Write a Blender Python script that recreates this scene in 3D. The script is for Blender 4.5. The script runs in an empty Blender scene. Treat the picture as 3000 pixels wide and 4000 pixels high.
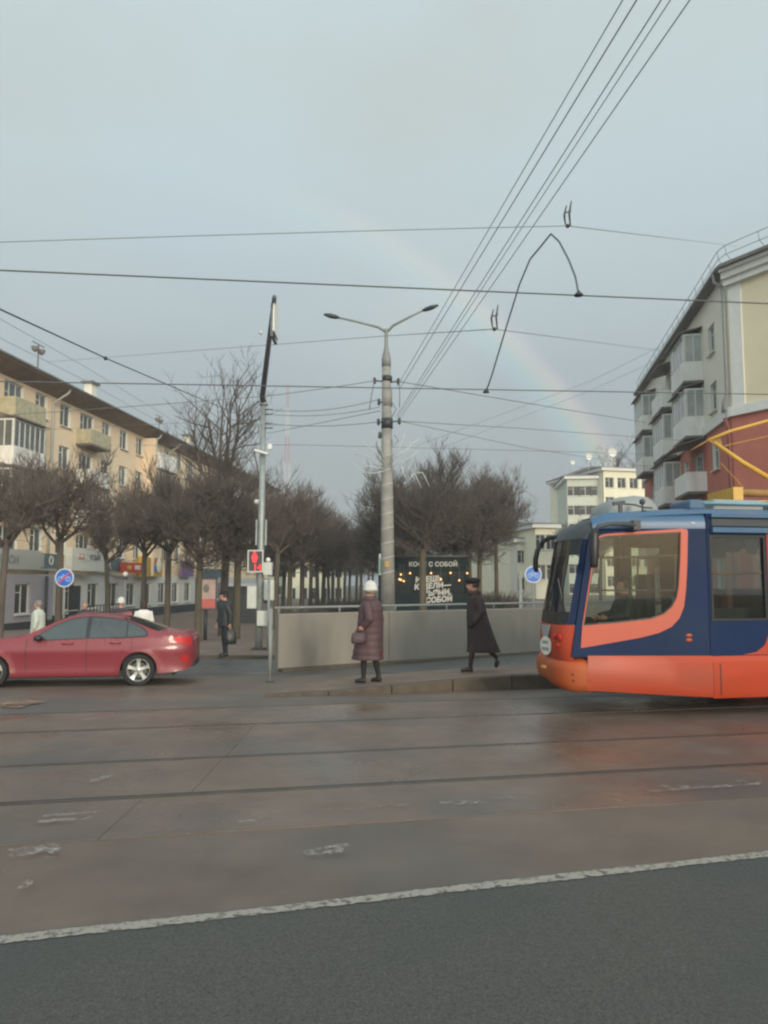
import bpy, bmesh, math, random
from mathutils import Vector, Matrix

# ------------------------------------------------------------------ camera, sky, sun, exposure
scene = bpy.context.scene
C = scene.collection
CAM_H = 1.85
PITCH = math.atan(270 / 3000)          # horizon sits below the middle of the frame
cam_d = bpy.data.cameras.new('camera')
cam = bpy.data.objects.new('camera', cam_d)
C.objects.link(cam)
cam_d.sensor_fit = 'HORIZONTAL'
cam_d.sensor_width = 36.0
cam_d.lens = 36.0
cam_d.clip_start = 0.05
cam_d.clip_end = 3000
cam.location = (0, 0, CAM_H)
cam.rotation_euler = (math.pi / 2 + PITCH, 0, 0)
scene.camera = cam

SUN_AZ, SUN_EL = math.radians(160), math.radians(12.5)   # low sun behind the viewer: the rainbow stands opposite it
to_sun = Vector((math.sin(SUN_AZ) * math.cos(SUN_EL), math.cos(SUN_AZ) * math.cos(SUN_EL), math.sin(SUN_EL)))
sun_d = bpy.data.lights.new('sun', 'SUN')
sun = bpy.data.objects.new('sun', sun_d)
C.objects.link(sun)
sun_d.energy = 2.4
sun_d.angle = math.radians(14)
sun_d.color = (1.0, 0.88, 0.70)
sun.rotation_euler = (-to_sun).to_track_quat('-Z', 'Y').to_euler()

world = bpy.data.worlds.new('World')
scene.world = world
world.use_nodes = True
wn, wl = world.node_tree.nodes, world.node_tree.links
wn.clear()


def N(t, **kw):
    n = wn.new(t)
    for k, v in kw.items():
        setattr(n, k, v)
    return n


w_out = N('ShaderNodeOutputWorld')
w_bg = N('ShaderNodeBackground')
w_bg.inputs['Strength'].default_value = 0.1
sky = N('ShaderNodeTexSky', sky_type='NISHITA')
sky.sun_disc = False
sky.sun_elevation = SUN_EL
sky.sun_rotation = SUN_AZ
sky.air_density = 1.2
sky.dust_density = 2.5
tc = N('ShaderNodeTexCoord')
sep = N('ShaderNodeSeparateXYZ')
wl.new(tc.outputs['Generated'], sep.inputs[0])
# thin overcast: grey-blue near the horizon, paler above
ramp = N('ShaderNodeValToRGB')
wl.new(sep.outputs['Z'], ramp.inputs[0])
cr = ramp.color_ramp
cr.elements[0].position = 0.0
cr.elements[0].color = (3.05, 3.42, 3.85, 1)
cr.elements[1].position = 0.75
cr.elements[1].color = (6.70, 7.95, 8.20, 1)
e = cr.elements.new(0.16); e.color = (3.55, 4.02, 4.25, 1)
e = cr.elements.new(0.28); e.color = (4.45, 5.25, 5.70, 1)
e = cr.elements.new(0.42); e.color = (5.75, 6.95, 7.45, 1)
e = cr.elements.new(0.58); e.color = (6.40, 7.65, 7.95, 1)
# soft cloud bands
mp = N('ShaderNodeMapping')
mp.inputs['Scale'].default_value = (1.0, 1.0, 2.1)
mp.inputs['Location'].default_value = (3.1, 0.4, 1.3)
wl.new(tc.outputs['Generated'], mp.inputs[0])
cn = N('ShaderNodeTexNoise')
cn.inputs['Scale'].default_value = 2.3
cn.inputs['Detail'].default_value = 5
cn.inputs['Roughness'].default_value = 0.5
wl.new(mp.outputs[0], cn.inputs['Vector'])
cm = N('ShaderNodeMapRange')
cm.inputs[1].default_value = 0.42
cm.inputs[2].default_value = 0.66
wl.new(cn.outputs['Fac'], cm.inputs[0])
cf = N('ShaderNodeMath', operation='MULTIPLY')
wl.new(cm.outputs[0], cf.inputs[0])
cel = N('ShaderNodeMapRange', interpolation_type='SMOOTHSTEP')   # the cloud deck is even and grey low down
cel.inputs[1].default_value = 0.08
cel.inputs[2].default_value = 0.50
cel.inputs[3].default_value = 0.10
cel.inputs[4].default_value = 0.80
wl.new(sep.outputs['Z'], cel.inputs[0])
wl.new(cel.outputs[0], cf.inputs[1])
cmix = N('ShaderNodeMix', data_type='RGBA')
wl.new(cf.outputs[0], cmix.inputs['Factor'])
wl.new(ramp.outputs['Color'], cmix.inputs['A'])
cmix.inputs['B'].default_value = (6.1, 6.85, 6.6, 1)
nmix = N('ShaderNodeMix', data_type='RGBA')
nmix.inputs['Factor'].default_value = 0.88
wl.new(sky.outputs[0], nmix.inputs['A'])
wl.new(cmix.outputs['Result'], nmix.inputs['B'])
# the rainbow: 40.5 to 42.5 degrees round the point opposite the sun
vd = N('ShaderNodeVectorMath', operation='DOT_PRODUCT')
wl.new(tc.outputs['Generated'], vd.inputs[0])
vd.inputs[1].default_value = -to_sun
ac = N('ShaderNodeMath', operation='ARCCOSINE')
wl.new(vd.outputs['Value'], ac.inputs[0])
rm = N('ShaderNodeMapRange')
rm.inputs[1].default_value = math.radians(39.4)
rm.inputs[2].default_value = math.radians(43.0)
wl.new(ac.outputs[0], rm.inputs[0])
rr = N('ShaderNodeValToRGB')
wl.new(rm.outputs[0], rr.inputs[0])
r_ = rr.color_ramp
r_.elements[0].position = 0.0; r_.elements[0].color = (0.0, 0.0, 0.0, 1)
r_.elements[1].position = 1.0; r_.elements[1].color = (0.0, 0.0, 0.0, 1)
for p_, c_ in ((0.22, (0.36, 0.70, 1.10)), (0.42, (0.30, 1.22, 1.08)), (0.58, (1.45, 1.45, 0.58)), (0.74, (2.15, 1.40, 0.80)), (0.86, (1.32, 0.62, 0.60))):
    e = r_.elements.new(p_); e.color = (*c_, 1)
fade = N('ShaderNodeMapRange')           # brightest low down, gone above the rain
fade.inputs[1].default_value = 0.50
fade.inputs[2].default_value = 0.16
wl.new(sep.outputs['Z'], fade.inputs[0])
rsc = N('ShaderNodeVectorMath', operation='SCALE')
wl.new(rr.outputs['Color'], rsc.inputs[0])
wl.new(fade.outputs[0], rsc.inputs['Scale'])
radd = N('ShaderNodeMix', data_type='RGBA', blend_type='ADD')
radd.inputs['Factor'].default_value = 1.0
wl.new(nmix.outputs['Result'], radd.inputs['A'])
wl.new(rsc.outputs[0], radd.inputs['B'])
# rain cloud ahead, thinner and brighter cloud on the side of the sun
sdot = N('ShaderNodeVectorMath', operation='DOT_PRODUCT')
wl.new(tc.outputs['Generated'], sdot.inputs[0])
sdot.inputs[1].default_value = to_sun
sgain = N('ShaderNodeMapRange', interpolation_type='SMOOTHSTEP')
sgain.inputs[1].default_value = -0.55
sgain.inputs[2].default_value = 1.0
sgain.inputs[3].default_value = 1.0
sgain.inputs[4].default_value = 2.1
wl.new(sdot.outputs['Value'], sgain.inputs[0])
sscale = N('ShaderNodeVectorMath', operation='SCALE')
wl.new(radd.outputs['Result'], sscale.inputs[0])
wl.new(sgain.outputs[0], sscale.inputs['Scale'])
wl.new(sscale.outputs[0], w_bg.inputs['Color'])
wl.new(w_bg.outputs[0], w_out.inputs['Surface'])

vs = scene.view_settings
vs.view_transform = 'Standard'
vs.look = 'None'
vs.exposure = 0.0
vs.gamma = 1.0
vs.use_curve_mapping = False
scene.render.engine = 'CYCLES'
scene.cycles.use_denoising = True
scene.cycles.max_bounces = 6
scene.cycles.transparent_max_bounces = 16
scene.cycles.pixel_filter_type = 'BLACKMAN_HARRIS'
scene.cycles.filter_width = 2.3

# ------------------------------------------------------------------ helpers
R = math.radians
rnd = random.Random(7)
cp, sp_ = math.cos(PITCH), math.sin(PITCH)


def ray(px, py):
    u, v = (px - 1500) / 3000.0, (2000 - py) / 3000.0
    return Vector((u, cp - v * sp_, sp_ + v * cp))


def at(px, py, depth):
    """A point of the photograph (3000 x 4000) at a known distance ahead of the viewer."""
    d = ray(px, py)
    t = depth / d.y
    return Vector((d.x * t, depth, CAM_H + d.z * t))


def atd(px, py, depth):
    return at(px * 1.80832, py * 1.80832, depth)


def on_plane(px, py, p0, n):
    d = ray(px, py)
    o = Vector((0, 0, CAM_H))
    return o + d * ((p0 - o).dot(n) / d.dot(n))


def smooth(a, b, x):
    t = max(0.0, min(1.0, (x - a) / (b - a)))
    return t * t * (3 - 2 * t)


def gz(x, y):
    """Height of the ground: level by the tracks, falling away down the side street."""
    t = max(0.0, min(34.0, y - 12.0))
    return -0.03 * t * (1 - 0.65 * smooth(-3, 4, x))


def ghit(px, py, off=0.0):
    """Where the sight line through a ground point of the photograph meets the ground."""
    d = ray(px, py)
    z = 0.0
    for _ in range(60):
        t = (z + off - CAM_H) / d.z
        z = 0.5 * z + 0.5 * gz(d.x * t, d.y * t)
    return Vector((d.x * t, d.y * t, z + off))


def wm(o):
    m = o.matrix_parent_inverse @ o.matrix_basis if o.parent else o.matrix_basis.copy()
    return wm(o.parent) @ m if o.parent else m


def link(o, parent=None, world=True):
    C.objects.link(o)
    if parent is not None:
        o.parent = parent
        if world:
            o.matrix_parent_inverse = wm(parent).inverted()
    return o


def tag(o, label=None, cat=None, group=None, kind=None):
    if label: o['label'] = label
    if cat: o['category'] = cat
    if group: o['group'] = group
    if kind: o['kind'] = kind
    return o


def thing(name, loc=(0, 0, 0), rz=0.0, label=None, cat=None, group=None):
    o = bpy.data.objects.new(name, None)
    o.empty_display_size = 0.1
    o.location = loc
    o.rotation_euler = (0, 0, rz)
    # matrix_basis is derived from loc/rot at once
    C.objects.link(o)
    return tag(o, label, cat, group)


class MB:
    """Collects boxes, bars, tubes and polygons, then links them as one mesh."""

    def __init__(s):
        s.v, s.f, s.m = [], [], []
        s.mi = 0

    def add(s, vs_, fs):
        b = len(s.v)
        s.v += [tuple(p) for p in vs_]
        s.f += [tuple(i + b for i in q) for q in fs]
        s.m += [s.mi] * len(fs)
        return s

    def box(s, c, d, rz=0.0):
        hx, hy, hz = d[0] / 2, d[1] / 2, d[2] / 2
        ca, sa = math.cos(rz), math.sin(rz)
        vs_ = []
        for z in (-hz, hz):
            for x, y in ((-hx, -hy), (hx, -hy), (hx, hy), (-hx, hy)):
                vs_.append((c[0] + x * ca - y * sa, c[1] + x * sa + y * ca, c[2] + z))
        return s.add(vs_, [(0, 3, 2, 1), (4, 5, 6, 7), (0, 1, 5, 4), (1, 2, 6, 5), (2, 3, 7, 6), (3, 0, 4, 7)])

    def span(s, x0, x1, y0, y1, z0, z1):
        return s.box(((x0 + x1) / 2, (y0 + y1) / 2, (z0 + z1) / 2), (x1 - x0, y1 - y0, z1 - z0))

    def bar(s, a, b, w, h=None):
        """A rectangular bar from a to b, w wide (horizontal) and h high."""
        h = h or w
        a, b = Vector(a), Vector(b)
        d = (b - a).normalized()
        up = Vector((0, 0, 1)) if abs(d.z) < 0.95 else Vector((0, 1, 0))
        x = d.cross(up).normalized()
        y = x.cross(d).normalized()
        vs_ = []
        for p in (a, b):
            for i, j in ((-1, -1), (1, -1), (1, 1), (-1, 1)):
                vs_.append(p + x * (i * w / 2) + y * (j * h / 2))
        return s.add(vs_, [(0, 1, 2, 3), (7, 6, 5, 4), (0, 4, 5, 1), (1, 5, 6, 2), (2, 6, 7, 3), (3, 7, 4, 0)])

    def tube(s, pts, r, n=8, cap=True):
        """A tube through pts; r is one radius or one for each point."""
        pts = [Vector(p) for p in pts]
        rs = r if isinstance(r, (list, tuple)) else [r] * len(pts)
        vs_, fs = [], []
        x = None
        for i, p in enumerate(pts):
            d = (pts[min(i + 1, len(pts) - 1)] - pts[max(i - 1, 0)])
            d = d.normalized() if d.length > 1e-9 else Vector((0, 0, 1))
            if x is None:
                up = Vector((0, 0, 1)) if abs(d.z) < 0.9 else Vector((1, 0, 0))
                x = d.cross(up).normalized()
            else:
                x = (x - d * x.dot(d))
                x = x.normalized() if x.length > 1e-6 else d.orthogonal().normalized()
            y = d.cross(x)
            for k in range(n):
                a = 2 * math.pi * k / n
                vs_.append(p + (x * math.cos(a) + y * math.sin(a)) * rs[i])
        for i in range(len(pts) - 1):
            for k in range(n):
                a, b = i * n + k, i * n + (k + 1) % n
                fs.append((a, b, b + n, a + n))
        if cap:
            fs.append(tuple(range(n - 1, -1, -1)))
            o = (len(pts) - 1) * n
            fs.append(tuple(range(o, o + n)))
        return s.add(vs_, fs)

    def ring_loft(s, rings, cap=True, closed=True):
        n = len(rings[0])
        vs_ = [p for q in rings for p in q]
        fs = []
        for i in range(len(rings) - 1):
            for k in range(n if closed else n - 1):
                a, b = i * n + k, i * n + (k + 1) % n
                fs.append((a, b, b + n, a + n))
        if cap and closed:
            fs.append(tuple(range(n - 1, -1, -1)))
            o = (len(rings) - 1) * n
            fs.append(tuple(range(o, o + n)))
        return s.add(vs_, fs)

    def lathe(s, c, prof, n=16, sx=1.0, sy=1.0):
        """prof: (radius, z) pairs, turned round the vertical through c."""
        rings = [[(c[0] + r * sx * math.cos(2 * math.pi * k / n), c[1] + r * sy * math.sin(2 * math.pi * k / n), c[2] + z) for k in range(n)] for r, z in prof]
        return s.ring_loft(rings)

    def ball(s, c, r, n=12, m=8):
        rx, ry, rz = r if isinstance(r, (list, tuple)) else (r, r, r)
        rings = []
        for i in range(m + 1):
            t = math.pi * (0.02 + 0.96 * i / m) - math.pi / 2
            rings.append([(c[0] + rx * math.cos(t) * math.cos(2 * math.pi * k / n), c[1] + ry * math.cos(t) * math.sin(2 * math.pi * k / n), c[2] + rz * math.sin(t)) for k in range(n)])
        return s.ring_loft(rings)

    def mesh(s, name, mats, smooth_=False):
        me = bpy.data.meshes.new(name)
        me.from_pydata(s.v, [], s.f)
        for m in (mats if isinstance(mats, (list, tuple)) else [mats]):
            me.materials.append(m)
        if any(s.m):
            me.polygons.foreach_set('material_index', s.m)
        bm = bmesh.new()
        bm.from_mesh(me)
        bmesh.ops.recalc_face_normals(bm, faces=bm.faces)
        bm.to_mesh(me)
        bm.free()
        if smooth_:
            me.polygons.foreach_set('use_smooth', [True] * len(me.polygons))
            if smooth_ is not True:
                try:
                    me.set_sharp_from_angle(angle=R(smooth_))
                except Exception:
                    pass
        return me

    def build(s, name, mats, parent=None, smooth_=False, world=True):
        o = bpy.data.objects.new(name, s.mesh(name, mats, smooth_))
        return link(o, parent, world)


def place(name, me, parent, loc=(0, 0, 0), rz=0.0):
    """Another object on shared mesh data, in its parent's own frame."""
    o = bpy.data.objects.new(name, me)
    o.location = loc
    o.rotation_euler = (0, 0, rz)
    return link(o, parent, world=False)


def panel_mesh(name, loops, thick, mats, mtx=None, bevel=0.0):
    """A flat plate: first loop the outline, the others holes; in the XY plane, thick along Z."""
    cu = bpy.data.curves.new(name, 'CURVE')
    cu.dimensions = '2D'
    cu.fill_mode = 'BOTH'
    cu.extrude = thick / 2
    for lp in loops:
        sp = cu.splines.new('POLY')
        sp.points.add(len(lp) - 1)
        for p, q in zip(sp.points, lp):
            p.co = (q[0], q[1], 0, 1)
        sp.use_cyclic_u = True
    if bevel:
        cu.bevel_depth = bevel
        cu.bevel_resolution = 1
    ob = bpy.data.objects.new(name, cu)
    C.objects.link(ob)
    dg = bpy.context.evaluated_depsgraph_get()
    me = bpy.data.meshes.new_from_object(ob.evaluated_get(dg))
    bpy.data.objects.remove(ob)
    bpy.data.curves.remove(cu)
    me.name = name
    if mtx is not None:
        me.transform(mtx)
    me.materials.clear()
    me.materials.append(mats)
    return me


def text_mesh(name, body, size, depth, mat_, mtx=None, bold=0.0, align='CENTER', shear=0.0, spacing=1.0):
    cu = bpy.data.curves.new(name, 'FONT')
    cu.body = body
    cu.size = size
    cu.extrude = depth / 2
    cu.offset = bold
    cu.align_x = align
    cu.align_y = 'CENTER'
    cu.shear = shear
    cu.space_character = spacing
    cu.resolution_u = 3
    ob = bpy.data.objects.new(name, cu)
    C.objects.link(ob)
    dg = bpy.context.evaluated_depsgraph_get()
    me = bpy.data.meshes.new_from_object(ob.evaluated_get(dg))
    bpy.data.objects.remove(ob)
    bpy.data.curves.remove(cu)
    if mtx is not None:
        me.transform(mtx)
    me.materials.clear()
    me.materials.append(mat_)
    return me


def upright(loc, rz=0.0):
    """Frame for flat plates: local X runs right, Y up, Z towards the viewer's side (-Y) before turning by rz."""
    return Matrix.Translation(loc) @ Matrix.Rotation(rz, 4, 'Z') @ Matrix(((1, 0, 0, 0), (0, 0, -1, 0), (0, 1, 0, 0), (0, 0, 0, 1)))


def circle(c, r, n=28):
    return [(c[0] + r * math.cos(2 * math.pi * k / n), c[1] + r * math.sin(2 * math.pi * k / n)) for k in range(n)]


# ------------------------------------------------------------------ materials
def mat(name, col, rough=0.7, metal=0.0, var=0.12, scale=4.0, bump=0.0, bscale=60.0, emit=0.0, spec=0.5, coat=0.0, stretch=None, rvar=0.0, dirt=None, dscale=1.2):
    """Principled surface whose colour and gloss wander a little, so nothing is perfectly even."""
    m = bpy.data.materials.new(name)
    m.use_nodes = True
    nt = m.node_tree
    b = nt.nodes['Principled BSDF']
    b.inputs['Metallic'].default_value = metal
    b.inputs['Roughness'].default_value = rough
    b.inputs['Specular IOR Level'].default_value = spec
    b.inputs['Coat Weight'].default_value = coat
    b.inputs['Coat Roughness'].default_value = 0.06
    if emit:
        b.inputs['Base Color'].default_value = (*[min(1, c) for c in col], 1)
        b.inputs['Emission Color'].default_value = (*col, 1)
        b.inputs['Emission Strength'].default_value = emit
        return m
    t = nt.nodes.new('ShaderNodeTexCoord')
    vec = t.outputs['Object']
    if stretch:
        mpn = nt.nodes.new('ShaderNodeMapping')
        mpn.inputs['Scale'].default_value = stretch
        nt.links.new(vec, mpn.inputs[0])
        vec = mpn.outputs[0]
    nz = nt.nodes.new('ShaderNodeTexNoise')
    nz.inputs['Scale'].default_value = scale
    nz.inputs['Detail'].default_value = 6
    nz.inputs['Roughness'].default_value = 0.6
    nt.links.new(vec, nz.inputs['Vector'])
    rp = nt.nodes.new('ShaderNodeValToRGB')
    rp.color_ramp.elements[0].position = 0.3
    rp.color_ramp.elements[0].color = (*[max(0, c * (1 - var)) for c in col], 1)
    rp.color_ramp.elements[1].position = 0.7
    rp.color_ramp.elements[1].color = (*[min(1, c * (1 + var)) for c in col], 1)
    nt.links.new(nz.outputs['Fac'], rp.inputs[0])
    outc = rp.outputs['Color']
    if dirt:
        dn = nt.nodes.new('ShaderNodeTexNoise')
        dn.inputs['Scale'].default_value = dscale
        dn.inputs['Detail'].default_value = 5
        nt.links.new(vec, dn.inputs['Vector'])
        mr = nt.nodes.new('ShaderNodeMapRange')
        mr.inputs[1].default_value = 0.48
        mr.inputs[2].default_value = 0.68
        mr.inputs[4].default_value = dirt[3]
        nt.links.new(dn.outputs['Fac'], mr.inputs[0])
        mx = nt.nodes.new('ShaderNodeMix')
        mx.data_type = 'RGBA'
        nt.links.new(mr.outputs[0], mx.inputs['Factor'])
        nt.links.new(outc, mx.inputs['A'])
        mx.inputs['B'].default_value = (*dirt[:3], 1)
        outc = mx.outputs['Result']
    nt.links.new(outc, b.inputs['Base Color'])
    if rvar:
        rr_ = nt.nodes.new('ShaderNodeMapRange')
        rr_.inputs[1].default_value = 0.35
        rr_.inputs[2].default_value = 0.65
        rr_.inputs[3].default_value = max(0.02, rough - rvar)
        rr_.inputs[4].default_value = min(1, rough + rvar)
        rn = nt.nodes.new('ShaderNodeTexNoise')
        rn.inputs['Scale'].default_value = scale * 0.45
        rn.inputs['Detail'].default_value = 4
        nt.links.new(vec, rn.inputs['Vector'])
        nt.links.new(rn.outputs['Fac'], rr_.inputs[0])
        nt.links.new(rr_.outputs[0], b.inputs['Roughness'])
    if bump:
        bn = nt.nodes.new('ShaderNodeTexNoise')
        bn.inputs['Scale'].default_value = bscale
        bn.inputs['Detail'].default_value = 3
        nt.links.new(vec, bn.inputs['Vector'])
        bp = nt.nodes.new('ShaderNodeBump')
        bp.inputs['Strength'].default_value = bump
        bp.inputs['Distance'].default_value = 0.01
        nt.links.new(bn.outputs['Fac'], bp.inputs['Height'])
        nt.links.new(bp.outputs[0], b.inputs['Normal'])
    return m


def glass(name, tint, rough=0.03, ior=1.5):
    """A thin pane: tinted see-through with a mirror sheen that grows at grazing angles."""
    m = bpy.data.materials.new(name)
    m.use_nodes = True
    nt = m.node_tree
    nt.nodes.clear()
    o = nt.nodes.new('ShaderNodeOutputMaterial')
    tr = nt.nodes.new('ShaderNodeBsdfTransparent')
    tr.inputs[0].default_value = (*tint, 1)
    gl = nt.nodes.new('ShaderNodeBsdfGlossy')
    gl.inputs['Roughness'].default_value = rough
    gl.inputs[0].default_value = (0.9, 0.92, 0.92, 1)
    fr = nt.nodes.new('ShaderNodeFresnel')
    fr.inputs[0].default_value = ior
    mx = nt.nodes.new('ShaderNodeMixShader')
    nt.links.new(fr.outputs[0], mx.inputs[0])
    nt.links.new(tr.outputs[0], mx.inputs[1])
    nt.links.new(gl.outputs[0], mx.inputs[2])
    nt.links.new(mx.outputs[0], o.inputs[0])
    return m


def worn_paint(name, col, keep, scale=5.0, soft=0.10):
    """Road paint worn through in patches down to the asphalt."""
    m = bpy.data.materials.new(name)
    m.use_nodes = True
    nt = m.node_tree
    b = nt.nodes['Principled BSDF']
    b.inputs['Base Color'].default_value = (*col, 1)
    b.inputs['Roughness'].default_value = 0.6
    t = nt.nodes.new('ShaderNodeTexCoord')
    nz = nt.nodes.new('ShaderNodeTexNoise')
    nz.inputs['Scale'].default_value = scale
    nz.inputs['Detail'].default_value = 9
    nz.inputs['Roughness'].default_value = 0.72
    nt.links.new(t.outputs['Object'], nz.inputs['Vector'])
    mr = nt.nodes.new('ShaderNodeMapRange')
    mr.inputs[1].default_value = 0.5 - keep
    mr.inputs[2].default_value = 0.5 - keep + soft
    nt.links.new(nz.outputs['Fac'], mr.inputs[0])
    nt.links.new(mr.outputs[0], b.inputs['Alpha'])
    return m


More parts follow.
